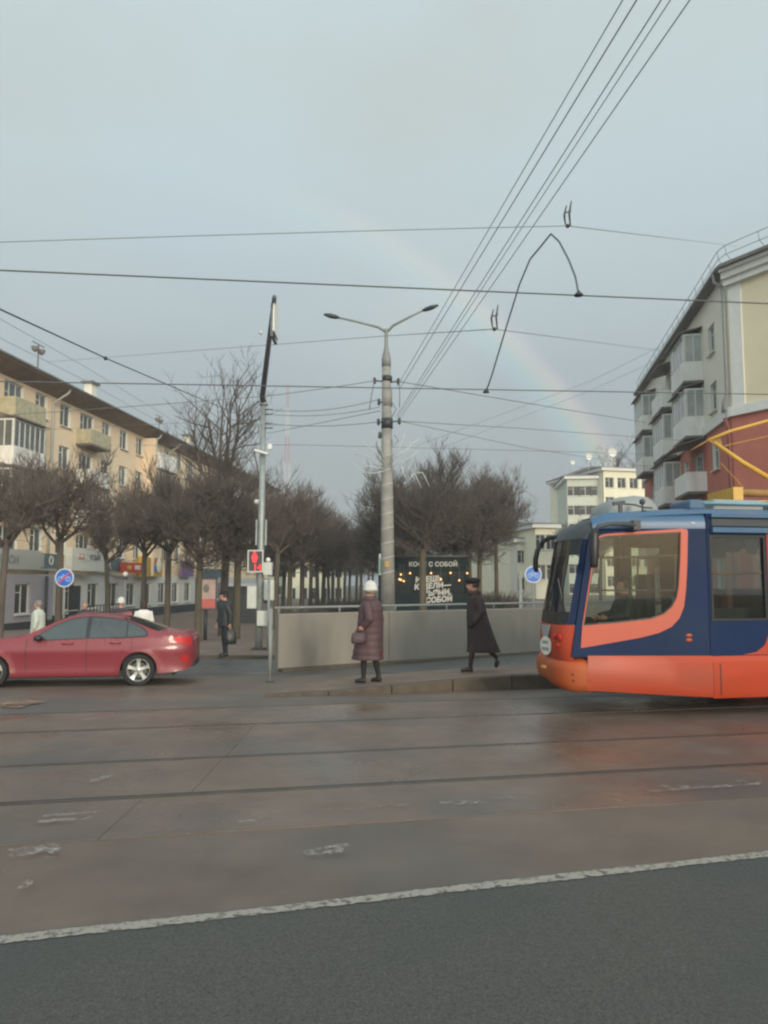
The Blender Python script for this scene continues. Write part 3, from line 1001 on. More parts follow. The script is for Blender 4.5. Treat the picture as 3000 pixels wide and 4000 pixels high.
def balcony(parent, x0, x1, z, proj=1.05, ph=1.05, m='balcony_white', glazed=False, roof=False, y=0.0, strips_=5, roof_m='roof_grey', deep=0.14, pane='pane'):
    """Slab, parapet panels, and where glazed a row of framed panes with a small roof."""
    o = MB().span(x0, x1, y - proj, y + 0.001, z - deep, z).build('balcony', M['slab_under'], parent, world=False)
    t = 0.06
    MB().span(x0, x1, y - proj - 0.004, y - proj + t, z + 0.002, z + ph).build('parapet_front', M[m], o, world=False)
    for xa in (x0 - 0.003, x1 - t + 0.003):
        MB().span(xa, xa + t, y - proj + t + 0.002, y - 0.002, z + 0.002, z + ph).build('parapet_side', M[m], o, world=False)
    if glazed:
        zt = z + 2.45
        b = MB()
        n = strips_
        for k in range(n + 1):
            xx = x0 + (x1 - x0) * k / n
            b.span(xx - 0.04, xx + 0.04, y - proj, y - proj + 0.06, z + ph, zt)
        for xa in (x0, x1):
            for k in range(3):
                yy = y - proj + 0.07 + (proj - 0.12) * k / 2
                b.span(xa - 0.038, xa + 0.038, yy, yy + 0.06, z + ph, zt)
        b.span(x0 - 0.05, x1 + 0.05, y - proj - 0.01, y - proj + 0.07, zt, zt + 0.1)
        b.span(x0 - 0.05, x0 + 0.04, y - proj + 0.07, y - 0.01, zt, zt + 0.1)
        b.span(x1 - 0.04, x1 + 0.05, y - proj + 0.07, y - 0.01, zt, zt + 0.1)
        b.build('glazing_frame', M['frame_white'], o, world=False)
        g = MB().span(x0 + 0.01, x1 - 0.01, y - proj + 0.025, y - proj + 0.035, z + ph, zt)
        g.span(x0 - 0.005, x0 + 0.005, y - proj + 0.06, y - 0.02, z + ph, zt).span(x1 - 0.005, x1 + 0.005, y - proj + 0.06, y - 0.02, z + ph, zt)
        g.build('glazing', M[pane], o, world=False)
        roof = True
    if roof:
        zt = z + 2.56
        b = MB()
        b.add([(x0 - 0.15, y - proj - 0.22, zt), (x1 + 0.15, y - proj - 0.22, zt), (x1 + 0.15, y, zt + 0.32), (x0 - 0.15, y, zt + 0.32),
               (x0 - 0.15, y - proj - 0.22, zt + 0.06), (x1 + 0.15, y - proj - 0.22, zt + 0.06), (x1 + 0.15, y, zt + 0.38), (x0 - 0.15, y, zt + 0.38)],
              [(0, 1, 2, 3), (7, 6, 5, 4), (0, 4, 5, 1), (1, 5, 6, 2), (3, 2, 6, 7), (0, 3, 7, 4)])
        b.build('balcony_roof', M[roof_m], o, world=False)
    return o


def chimney(parent, x, y, z, w=0.9, h=1.6):
    o = MB().span(x - w / 2, x + w / 2, y - 0.3, y + 0.3, z, z + h).build('chimney', M['cream'], parent, world=False)
    MB().span(x - w / 2 - 0.25, x + w / 2 + 0.25, y - 0.5, y + 0.5, z + h + 0.001, z + h + 0.14).build('cap', M['roof_grey'], o, world=False)


# --- left: long peach apartment block above shops. Local X runs along the street, -Y faces it.
LBd = Vector((0.1023, 1.0)).normalized()
LB0 = Vector((-25.6 + 0.1023 * 38.0, 38.0))
lang = math.atan2(LBd.y, LBd.x)
LBz = -1.05
LB = thing('apartment_block', (LB0.x, LB0.y, LBz), lang, 'long peach five storey apartment block with brown eaves above a row of shops', 'building')
K = LBd.y        # metres of street per metre of depth


def sx_of(depth):
    return (depth - 38.0) / K


cols = [43.2 + 2.86 * k for k in range(20)]
bal_cols = {0, 3, 7, 10, 14, 17}
LEN = sx_of(101.0)
EV = 14.65                      # underside of the eaves
ops, wins = [], []
floors = [3.80 + 2.74 * k for k in range(4)]
for k, dcol in enumerate(cols):
    x = sx_of(dcol)
    for fi, zf_ in enumerate(floors):
        if k in bal_cols:
            ops.append((x - 0.95, x + 0.95, zf_ + 0.05, zf_ + 2.2)); wins.append((x, zf_ + 0.05, 1.9, 2.15, 3))
        else:
            ops.append((x - 0.66, x + 0.66, zf_ + 0.80, zf_ + 2.25)); wins.append((x, zf_ + 0.80, 1.32, 1.45, 2))
b = MB()
facade(b, 0.0, LEN, 3.3, EV + 0.05, ops)
b.span(0.0, LEN, 0.30, 12.0, 3.3, EV + 0.04)
b.build('wall', [M['peach'], M['frame_white']], LB, world=False)
prn = random.Random(9)
for (x, z, w, h, s_) in wins:
    window(LB, x, z, w, h, pane=prn.choice(('pane', 'pane', 'pane_dark')), sashes=s_)
# eaves and roof
b = MB()
b.add([(-0.8, -1.25, EV + 0.22), (LEN + 0.8, -1.25, EV + 0.22), (LEN + 0.8, 0.25, EV - 0.32), (-0.8, 0.25, EV - 0.32), (-0.8, -1.25, EV + 0.30), (LEN + 0.8, -1.25, EV + 0.30), (LEN + 0.8, 0.25, EV + 0.30), (-0.8, 0.25, EV + 0.30)],
      [(0, 1, 2, 3), (0, 4, 5, 1), (1, 5, 6, 2), (0, 3, 7, 4), (3, 2, 6, 7)])
b.build('eave', M['eave'], LB, world=False)
b = MB()
b.add([(-1, -1.38, EV + 0.305), (LEN + 1, -1.38, EV + 0.305), (LEN + 1, 6, EV + 2.2), (-1, 6, EV + 2.2), (LEN + 1, 13, EV + 0.305), (-1, 13, EV + 0.305), (-1, -1.38, EV + 0.42), (LEN + 1, -1.38, EV + 0.42), (LEN + 1, 6, EV + 2.28), (-1, 6, EV + 2.28)],
      [(0, 1, 7, 6), (6, 7, 8, 9), (9, 8, 4, 5), (0, 6, 9, 5), (1, 4, 8, 7), (0, 5, 4, 1)])
roof = b.build('roof', M['roof_grey'], LB, world=False)
for dd, h in ((58.3, 2.5), (79.5, 2.4), (94, 2.2)):
    chimney(LB, sx_of(dd), 3.2, EV + 1.0, 0.8, h)
# balconies, each as the photo shows it
xb = [sx_of(cols[k]) for k in (0, 3, 7, 10, 14, 17)]
F = floors
balcony(LB, xb[0] - 1.5, xb[0] + 1.6, F[3], m='balcony_green')
balcony(LB, xb[0] - 1.5, xb[0] + 1.6, F[2], m='balcony_white', glazed=True, strips_=6)
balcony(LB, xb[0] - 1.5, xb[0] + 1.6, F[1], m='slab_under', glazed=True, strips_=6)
balcony(LB, xb[1] - 1.45, xb[1] + 1.45, F[3], m='balcony_green', ph=0.95)
balcony(LB, xb[1] - 1.45, xb[1] + 1.45, F[2], m='balcony_white', ph=1.0)
balcony(LB, xb[1] - 1.45, xb[1] + 1.45, F[1], m='balcony_white', glazed=True, strips_=6)
balcony(LB, xb[2] - 1.7, xb[2] + 1.7, F[3], m='balcony_white', proj=1.3, ph=1.25)
balcony(LB, xb[2] - 1.7, xb[2] + 1.7, F[2], m='balcony_white', proj=1.2, glazed=True)
balcony(LB, xb[2] - 1.7, xb[2] + 1.7, F[1], m='balcony_green', proj=1.2)
balcony(LB, xb[3] - 1.5, xb[3] + 1.5, F[2], m='balcony_teal', proj=1.3, ph=1.25)
balcony(LB, xb[3] - 1.5, xb[3] + 1.5, F[1], m='balcony_white')
for q in (4, 5):
    for fl in (3, 2, 1):
        balcony(LB, xb[q] - 1.5, xb[q] + 1.5, F[fl], m=('balcony_white', 'balcony_green', 'balcony_white')[fl - 1], glazed=fl == 2)
# rain pipes with their elbows under the eaves
for dd in (47.35, 62.0, 66.2, 82.0):
    x = sx_of(dd)
    MB().tube([(x, -1.10, EV + 0.24), (x - 0.02, -1.05, EV - 0.02), (x - 0.12, -0.14, EV - 0.62), (x - 0.12, -0.12, EV - 1.1), (x - 0.12, -0.12, 3.2)], 0.075, 8).build('rain_pipe', M['sign_grey'], LB, True, world=False)
MB().span(sx_of(60.9), sx_of(60.9) + 0.42, -1.05, -0.01, 3.3, EV - 0.33).build('pilaster', M['peach'], LB, world=False)
# small things on the roof and wall
for dd, zz in ((47.5, EV + 2.6), (67.0, EV + 2.2)):
    b = MB()
    x = sx_of(dd)
    b.bar((x, 1.2, EV + 0.9), (x, 1.2, zz + 0.6), 0.07)
    for s_ in (-1, 1):
        b.lathe((x + s_ * 0.36, 1.2, zz), [(0.02, 0.0), (0.20, 0.16), (0.25, 0.36), (0.20, 0.34), (0.02, 0.1)], 10)
    b.bar((x - 0.7, 1.2, zz + 0.62), (x + 0.7, 1.2, zz + 0.62), 0.05)
    b.build('aerial', M['roof_grey'], LB, world=False)
# ground floor: shops with plinth, windows and doors
shopz = 0.0
b = MB()
gops = []
for k in range(17):
    x = sx_of(43.4 + 3.0 * k)
    gops.append((x - 0.75, x + 0.75, 1.05, 2.75))
facade(b, 0.0, sx_of(46.6), 0.0, 3.3, [o for o in gops if o[1] < sx_of(46.6)], y=-0.9)
b.span(0.0, sx_of(46.6), -0.6, 0.29, 0.0, 3.29)
b.build('shop_front', M['lilac'], LB, world=False)
b = MB()
facade(b, sx_of(46.6), LEN, 0.0, 3.3, [o for o in gops if o[0] > sx_of(46.6)], y=-0.5)
b.span(sx_of(46.6) + 0.01, LEN, -0.2, 0.29, 0.0, 3.28)
b.build('shop_front', M['shop_white'], LB, world=False)
for o_ in gops:
    if o_[1] < sx_of(46.6) or o_[0] > sx_of(46.6):
        window(LB, (o_[0] + o_[1]) / 2, o_[2], 1.5, 1.7, y=-0.9 if o_[1] < sx_of(46.6) else -0.5, pane='pane_dark', sashes=2)
MB().span(0.0, sx_of(46.6), -0.96, -0.902, 0.0, 0.62).span(sx_of(46.6), LEN, -0.56, -0.502, 0.0, 0.8).build('plinth', M['dark_metal'], LB, world=False)
MB().tube([(sx_of(45.6), -1.05, 0), (sx_of(45.6), -1.05, 3.2)], 0.09, 8).build('rain_pipe', M['dark_metal'], LB, True, world=False)
b = MB()
b.span(sx_of(50.0) - 0.7, sx_of(50.0) + 0.7, -0.52, -0.47, 0.3, 2.6)
b.build('door', M['dark_metal'], LB, world=False)
b = MB().span(sx_of(48.2), sx_of(53.4), -2.3, -0.58, 0.0, 0.42)
b.build('entrance_steps', M['kerb'], LB, world=False)
b = MB()
for k in range(12):
    x = sx_of(48.3 + 0.45 * k)
    b.bar((x, -2.2, 0.42), (x, -2.2, 1.35), 0.045)
b.bar((sx_of(48.2), -2.2, 1.36), (sx_of(53.4), -2.2, 1.36), 0.06)
b.bar((sx_of(48.2), -2.2, 0.9), (sx_of(53.4), -2.2, 0.9), 0.04)
b.build('step_railing', M['dark_metal'], LB, world=False)


def sign_board(nm, label, d0, d1, z0, z1, y, m, depth=0.18, cat='sign', group='shop signs on the apartment block'):
    """A shop sign fixed to the front of the block, at its own place on the facade."""
    p = LB0 + LBd * sx_of((d0 + d1) / 2)
    w = (d1 - d0) / K
    q = Vector((LBd.y, -LBd.x)) * (-y)
    o = thing(nm, (p.x + q.x, p.y + q.y, LBz + z0), lang, label, cat, group)
    MB().span(-w / 2, w / 2, -depth, 0.0, 0.0, z1 - z0).build('board', M[m], o, world=False)
    return o, w, z1 - z0, depth


def sign_text(o, body, size, x, z, depth, m, bold=0.01, spacing=1.0):
    me = text_mesh('lettering', body, size, 0.03, M[m], upright((x, -depth - 0.016, z)), bold=bold, spacing=spacing)
    t = bpy.data.objects.new('lettering', me)
    link(t, o, world=False)


o, w, h, dp = sign_board('shop_sign', 'pale grey fascia sign over the lilac shop front at the left edge', 40.2, 44.8, 3.55, 4.65, -0.92, 'sign_grey')
sign_text(o, 'ЛПОН', 0.62, -0.9, h * 0.45, dp, 'letter_grey')
o, w, h, dp = sign_board('shop_sign', 'dark teal fascia sign behind the nearer tree trunk, pale letters', 44.9, 47.6, 3.65, 4.55, -0.52, 'teal_sign')
MB().span(-w / 2 - 0.2, -w / 2 + 0.9, -dp - 0.02, -dp - 0.002, 0.06, h - 0.05).build('panel', M['sign_grey'], o, world=False)
sign_text(o, 'О', 0.7, 0.35, h * 0.5, dp, 'sign_white')
MB().span(-w / 2, w / 2, -dp - 0.1, 0.05, -0.12, -0.01).build('cornice', M['sign_grey'], o, world=False)
o, w, h, dp = sign_board('shop_sign', 'large white projecting shop sign with a red mark and grey letters', 47.6, 51.9, 3.55, 4.98, -1.0, 'sign_white', depth=0.5)
MB().span(-w / 2 + 0.75, -w / 2 + 1.55, -dp - 0.02, -dp - 0.002, 0.72, 1.08).build('red_mark', M['pink_sign'], o, world=False)
sign_text(o, 'С М С', 0.3, -w / 2 + 1.15, 0.9, dp + 0.02, 'sign_white')
sign_text(o, 'РОМА', 0.5, 0.85, 0.86, dp, 'letter_grey')
o, w, h, dp = sign_board('shop_sign', 'dark teal fascia sign with white letters between the white and red signs', 52.4, 56.2, 3.6, 4.45, -0.52, 'teal_sign')
sign_text(o, 'ШКА', 0.8, -0.75, h * 0.46, dp, 'sign_white', spacing=1.2)
MB().span(-w / 2, w / 2, -dp - 0.1, 0.05, -0.12, -0.01).build('cornice', M['sign_grey'], o, world=False)
o, w, h, dp = sign_board('shop_sign', 'small red shop sign with a yellow mark next to the teal fascia', 55.2, 58.2, 3.5, 4.25, -1.1, 'red_sign', depth=0.3)
MB().lathe((-0.7, -dp - 0.02, 0.37), [(0.0, -0.16), (0.32, -0.1), (0.32, 0.1), (0.0, 0.16)], 12, 1.2, 0.06).build('yellow_mark', M['yellow_sign'], o, True, world=False)
sign_text(o, 'ММС', 0.42, 0.75, 0.37, dp, 'sign_white')
o, w, h, dp = sign_board('shop_sign', 'bright yellow shop sign with a white oval and blue and red shapes', 58.6, 63.2, 3.25, 4.75, -0.8, 'ochre_sign')
MB().span(-w / 2, -w / 2 + 1.2, -dp - 0.2, -dp - 0.003, -0.02, h + 0.02).build('yellow_panel', M['yellow_sign'], o, world=False)
b = MB(); b.ball((1.5, -dp - 0.04, h * 0.6), (0.5, 0.05, 0.6), 14, 8); b.build('white_oval', M['sign_white'], o, True, world=False)
MB().box((0.7, -dp - 0.02, h * 0.45), (0.8, 0.03, 0.45)).build('blue_shape', M['sign_blue'], o, world=False)
MB().bar((0.3, -dp - 0.03, h * 0.6), (1.1, -dp - 0.03, h * 0.95), 0.03, 0.16).build('red_shape', M['red_sign'], o, world=False)
o, w, h, dp = sign_board('shop_sign', 'plain purple shop sign seen between two tree trunks', 67.6, 70.6, 3.3, 4.7, -0.8, 'purple_sign')
o, w, h, dp = sign_board('shop_sign', 'grey blue fascia sign beyond the purple one', 72.0, 79.0, 3.3, 4.1, -0.8, 'teal_sign')

# --- right: cream and red apartment block. Local X runs from its far end towards the viewer, -Y faces the street.
RD = Vector((-0.167, -1.0)).normalized()
RFAR = Vector((10.39 + 0.167 * 59.5, 59.5))
RNEAR = Vector((10.39 + 0.167 * 35.5, 35.5))
rang = math.atan2(RD.y, RD.x)
RL = (RNEAR - RFAR).length
RZ = -0.5
RB = thing('apartment_house', (RFAR.x, RFAR.y, RZ), rang, 'cream and brick red five storey apartment house with white balconies on the far corner', 'building')
RK = abs(RD.y)


def rx_of(depth):
    return (59.5 - depth) / RK


COR = 9.75 - RZ
TOP = 16.55 - RZ
rfl = [0.6 - RZ + 3.0 * k for k in range(5)]
rbal = [(40.4, 43.6), (46.6, 49.9), (53.8, 57.0)]
rops, rwins = [], []
for fi, z in enumerate(rfl):
    for d0, d1 in rbal:
        xm = rx_of((d0 + d1) / 2)
        rops.append((xm - 0.9, xm + 0.9, z + 0.1, z + 2.2)); rwins.append((xm, z + 0.1, 1.8, 2.1, 3))
    for d_ in (38.5, 45.1, 52.0):
        xm = rx_of(d_)
        rops.append((xm - 0.62, xm + 0.62, z + 0.85, z + 2.35)); rwins.append((xm, z + 0.85, 1.24, 1.5, 2))
lo = [o for o in rops if o[3] < COR]
hi = [o for o in rops if o[2] > COR]
b = MB(); facade(b, 0, RL, 0, COR, lo)
b.build('lower_wall', [M['red_wall'], M['frame_white']], RB, world=False)
b = MB(); facade(b, 0, RL, COR, TOP, hi)
b.build('upper_wall', [M['cream'], M['frame_white']], RB, world=False)
for (x, z, w, h, s_) in rwins:
    window(RB, x, z, w, h, pane=prn.choice(('pane', 'pane_dark')), sashes=s_)
# the end wing turns towards the street crossing: plan corner opens by 39 degrees
wing_dir_w = Vector((0.497, -0.868))
ca_, sa_ = math.cos(-rang), math.sin(-rang)
wdl = Vector((wing_dir_w.x * ca_ - wing_dir_w.y * sa_, wing_dir_w.x * sa_ + wing_dir_w.y * ca_))   # in local axes
wang = math.atan2(wdl.y, wdl.x)
WL = 14.0


def wing_tf(v):
    x, y, z = v
    return (RL + x * math.cos(wang) - y * math.sin(wang), x * math.sin(wang) + y * math.cos(wang), z)


def wing(b):
    b.v = [wing_tf(v) for v in b.v]
    return b


b = MB(); facade(b, 0, WL, 0, COR, []); wing(b).build('wing_lower_wall', M['red_wall'], RB, world=False)
b = MB(); facade(b, 0, WL, COR, TOP, []); wing(b).build('wing_upper_wall', M['yellow_wall'], RB, world=False)
# body behind both fronts
e1 = wing_tf((WL, 0, 0))
b = MB()
pl = [(0, 0.31), (RL, 0.31), (e1[0], e1[1] + 0.31), (e1[0] - 2, 14), (0, 12)]
pl2 = [(0, 0.3), (RL - 0.15, 0.3), wing_tf((0.1, 0.3, 0))[:2], wing_tf((WL, 0.3, 0))[:2], (e1[0] - 3, 15), (0, 12)]
n = len(pl2)
b.v = [(x, y, 0) for x, y in pl2] + [(x, y, TOP - 0.02) for x, y in pl2]
b.f = [tuple(range(n))[::-1], tuple(range(n, 2 * n))] + [(i, (i + 1) % n, n + (i + 1) % n, n + i) for i in range(n)]
b.m = [0] * len(b.f)
b.build('core', M['cream'], RB, world=False)
# string course, corner strip, crowning cornice, eaves
b = MB(); b.span(0, RL + 0.05, -0.16, -0.001, COR - 0.22, COR + 0.22); b.build('string_course', M['white'], RB, world=False)
b = MB(); b.span(0.02, WL, -0.16, -0.001, COR - 0.22, COR + 0.22); wing(b).build('string_course', M['white'], RB, world=False)
b = MB(); b.span(0.1, 0.75, -0.05, -0.002, COR + 0.23, TOP - 0.2); wing(b).build('corner_strip', M['white'], RB, world=False)
b = MB(); b.span(0.0, WL, -0.25, -0.003, TOP - 0.75, TOP - 0.45); b.span(0.0, WL, -0.40, -0.004, TOP - 0.448, TOP - 0.15); b.span(0.0, WL, -0.55, -0.005, TOP - 0.148, TOP); wing(b).build('cornice', M['white'], RB, world=False)
b = MB()
pe = [(-0.6, -0.55), (RL + 0.1, -0.55)]
o1 = wing_tf((0.2, -0.75, 0)); o2 = wing_tf((WL + 0.5, -0.75, 0))
pr = pe + [(o1[0], o1[1]), (o2[0], o2[1]), (e1[0] - 3, 15.5), (-0.6, 12.6)]
n = len(pr)
cxr = sum(p[0] for p in pr) / n; cyr = 6.5
b.v = [(x, y, TOP + 0.01) for x, y in pr] + [(x, y, TOP + 0.16) for x, y in pr] + [(cxr - 8, cyr, TOP + 2.3), (cxr + 4, cyr + 2, TOP + 2.3)]
b.f = [tuple(range(n))[::-1]] + [(i, (i + 1) % n, n + (i + 1) % n, n + i) for i in range(n)] + [(n, n + 1, 2 * n + 1, 2 * n), (n + 1, n + 2, 2 * n + 1), (n + 2, n + 3, 2 * n + 1), (n + 3, n + 4, 2 * n + 1), (n + 4, n + 5, 2 * n, 2 * n + 1), (n + 5, n, 2 * n)]
b.m = [0] * len(b.f)
roof = b.build('roof', M['roof_grey'], RB, world=False)
# roof edge railing
b = MB()
path = [(0, -0.35), (RL * 0.25, -0.35), (RL * 0.5, -0.35), (RL * 0.75, -0.35), (RL, -0.35)]
pts = [(RL * k / 16, -0.35) for k in range(17)] + [wing_tf((0.4 + 1.7 * k, -0.55, 0))[:2] for k in range(8)]
for h in (0.45, 0.88):
    b.tube([(x, y + 0.0, TOP + 0.15 + h) for x, y in pts], 0.018, 5)
for x, y in pts:
    b.tube([(x, y, TOP + 1.03), (x, y + 0.05, TOP + 0.6), (x, y + 0.35, TOP + 0.2)], 0.016, 5)
b.build('roof_railing', M['grey_paint'], RB, world=False)
# rain pipe at the corner, in two lengths
MB().tube([(RL - 0.2, -0.5, TOP + 0.0), (RL - 0.2, -0.5, TOP - 0.4), (RL - 0.1, -0.18, TOP - 0.7), (RL - 0.1, -0.14, TOP - 1.2), (RL - 0.1, -0.14, COR + 0.9), (RL - 0.3, -0.25, COR + 0.5), (RL - 0.3, -0.3, COR + 0.05)], 0.085, 8).build('rain_pipe', M['grey_paint'], RB, True, world=False)
MB().tube([(RL - 0.05, -0.3, COR - 0.25), (RL - 0.05, -0.14, COR - 0.8), (RL - 0.05, -0.14, 0.0)], 0.085, 8).build('rain_pipe', mat('pipe_red', (0.20, 0.06, 0.05), 0.7), RB, True, world=False)
# balconies (the photo shows glazed ones above, an open one on the red floors)
for ci, (d0, d1) in enumerate(rbal):
    x0, x1 = rx_of(d1), rx_of(d0)
    for fi in (4, 3, 2, 1):
        if ci == 0:
            balcony(RB, x0, x1, rfl[fi], proj=1.0, glazed=fi in (4, 3), roof=False, strips_=4, pane='pane_sky_sheen')
        elif ci == 1:
            balcony(RB, x0, x1, rfl[fi], proj=1.0, glazed=fi in (3, 2), roof=fi == 4, strips_=4, pane='pane_sky_sheen')
        else:
            balcony(RB, x0, x1, rfl[fi], proj=1.0, glazed=fi in (4, 3), roof=fi == 1, strips_=4, pane='pane_sky_sheen')
b = MB(); b.add([(rx_of(43.9), -1.5, rfl[2] + 2.45), (rx_of(40.2), -1.5, rfl[2] + 2.45), (rx_of(40.2), 0, rfl[2] + 2.85), (rx_of(43.9), 0, rfl[2] + 2.85), (rx_of(43.9), -1.5, rfl[2] + 2.5), (rx_of(40.2), -1.5, rfl[2] + 2.5), (rx_of(40.2), 0, rfl[2] + 2.9), (rx_of(43.9), 0, rfl[2] + 2.9)],
                [(0, 1, 2, 3), (7, 6, 5, 4), (0, 4, 5, 1), (1, 5, 6, 2), (3, 2, 6, 7), (0, 3, 7, 4)])
b.build('canopy', M['roof_grey'], RB, world=False)

# --- far buildings behind the trees
def far_house(name, px0, px1, py_top, depth, length, rz, label, m, rows, ncol, z_base=-1.2, roof_m='roof_grey', lower=None, win=(1.5, 1.5), fl=3.0, first=None):
    a, c = at(px0, py_top, depth), at(px1, py_top, depth)
    w = (c - a).length
    top = a.z
    o = thing(name, (a.x, a.y, z_base), rz, label, 'building')
    H = top - z_base
    ops_ = []
    z = H - 2.6 if first is None else H - first
    for r in range(rows):
        for k in range(ncol):
            x = w * (k + 0.5) / ncol
            ops_.append((x - win[0] / 2, x + win[0] / 2, z, z + win[1]))
        z -= fl
    b = MB(); facade(b, 0, w, 0, H, ops_, depth=0.3); b.build('wall', m, o, world=False)
    MB().span(0, w, 0.32, length, 0, H - 0.01).build('core', m, o, world=False)
    for q in ops_:
        window(o, (q[0] + q[1]) / 2, q[2], win[0], win[1], pane='pane_dark', sashes=2, lean=0.16)
    MB().span(-0.5, w + 0.5, -0.5, length + 0.5, H + 0.005, H + 0.5).build('cornice', M['white'], o, world=False)
    b = MB()
    b.add([(-0.7, -0.7, H + 0.51), (w + 0.7, -0.7, H + 0.51), (w + 0.7, length + 0.7, H + 0.51), (-0.7, length + 0.7, H + 0.51), (w * 0.3, length * 0.5, H + 2.0), (w * 0.7, length * 0.5, H + 2.0)], [(0, 1, 5, 4), (1, 2, 5), (2, 3, 4, 5), (3, 0, 4), (3, 2, 1, 0)])
    b.build('roof', M[roof_m], o, world=False)
    return o, w, H


o, w, H = far_house('corner_building', 2216, 2352, 1872, 118, 16, R(-6), 'pale green six storey building with a cream cornice above the tram', M['far_green'], 6, 3, win=(1.9, 1.5))
MB().span(-0.06, w + 0.06, -0.12, -0.002, H - 3.0, H - 0.002).build('top_band', M['far_cream'], o, world=False) if False else None
o2_, w2, H2 = far_house('corner_building', 2356, 2570, 1838, 116, 18, R(14), 'cream sunlit building with rooftop dishes right of the pale green one', M['far_cream'], 6, 4, win=(1.5, 1.6), roof_m='far_roof')
for k, (dx_, dz_, r_k) in enumerate(((2.5, 3.4, 0.75), (-1.6, 2.6, 0.6), (-4.4, 1.6, 0.4))):
    b = MB()
    rings = []
    for q, rr2 in enumerate((0.02, 0.5, 0.85, 1.0)):
        rings.append([(w2 * 0.1 + dx_ + r_k * rr2 * math.cos(2 * math.pi * t / 14), 3.0 - 0.25 * rr2 * rr2, H2 + dz_ + r_k * rr2 * math.sin(2 * math.pi * t / 14)) for t in range(14)])
    b.ring_loft(rings, cap=False)
    b.bar((w2 * 0.1 + dx_, 3.1, H2 + 0.5), (w2 * 0.1 + dx_, 3.1, H2 + dz_), 0.1)
    b.build('satellite_dish', M['white'], o2_, True, world=False)
far_house('white_house', 2090, 2176, 2062, 92, 30, R(9), 'white and yellow two storey house behind the bicycle sign', M['far_cream'], 2, 2, win=(1.2, 1.8), fl=3.6, roof_m='roof_grey')
far_house('low_house', 2020, 2086, 2118, 96, 26, R(0), 'low grey house with bright ridge left of the white house', M['cream'], 2, 2, win=(1.1, 1.6), fl=3.4)
far_house('park_building', 1120, 1345, 2172, 128, 14, R(2), 'pale yellow building half hidden behind the avenue of trees', M['far_cream'], 2, 5, win=(1.2, 1.9), fl=3.6, first=3.6)
far_house('street_end_building', 1560, 1990, 2185, 150, 14, R(0), 'low brown building behind the coffee kiosk trees', M['far_tan'], 2, 8, win=(1.3, 1.6), fl=3.3)
far_house('terminal_building', 880, 1120, 2130, 140, 14, R(0), 'grey beige building at the end of the left street', M['cream'], 3, 6, win=(1.4, 1.6), fl=3.2)

# --- television mast
mt = at(1116, 2260, 330)
tv = thing('television_mast', (mt.x, mt.y, -1), label='slender red and white lattice television mast far away beside the street pole', cat='mast')
topz = at(1116, 1500, 330).z
hs = [0, 14, 28, 42, 54, 66, 78, topz + 1]
for k in range(len(hs) - 1):
    b = MB()
    w0, w1 = 5.2 * (1 - hs[k] / (topz + 6)) ** 1.3 + 0.25, 5.2 * (1 - hs[k + 1] / (topz + 6)) ** 1.3 + 0.25
    cs = ((-1, -1), (1, -1), (1, 1), (-1, 1))
    for q in range(4):
        c0, c1 = cs[q], cs[(q + 1) % 4]
        p0 = lambda c_, t: Vector((mt.x + c_[0] * (w0 + (w1 - w0) * t) / 2, mt.y + c_[1] * (w0 + (w1 - w0) * t) / 2, -1 + hs[k] + (hs[k + 1] - hs[k]) * t))
        b.bar(p0(c0, 0), p0(c0, 1), 0.15)
        for s_ in range(4):
            b.bar(p0(c0, s_ / 4), p0(c1, (s_ + 1) / 4), 0.07)
            b.bar(p0(c0, s_ / 4), p0(c1, s_ / 4), 0.06)
    b.build('lattice_section', M['mast_red_hazed' if k % 2 == 0 else 'mast_white_hazed'], tv)
MB().lathe((mt.x, mt.y, 36), [(0.4, 0), (1.8, 0.4), (1.8, 1.6), (0.4, 2.0)], 10).build('dish_gallery', M['white'], tv)

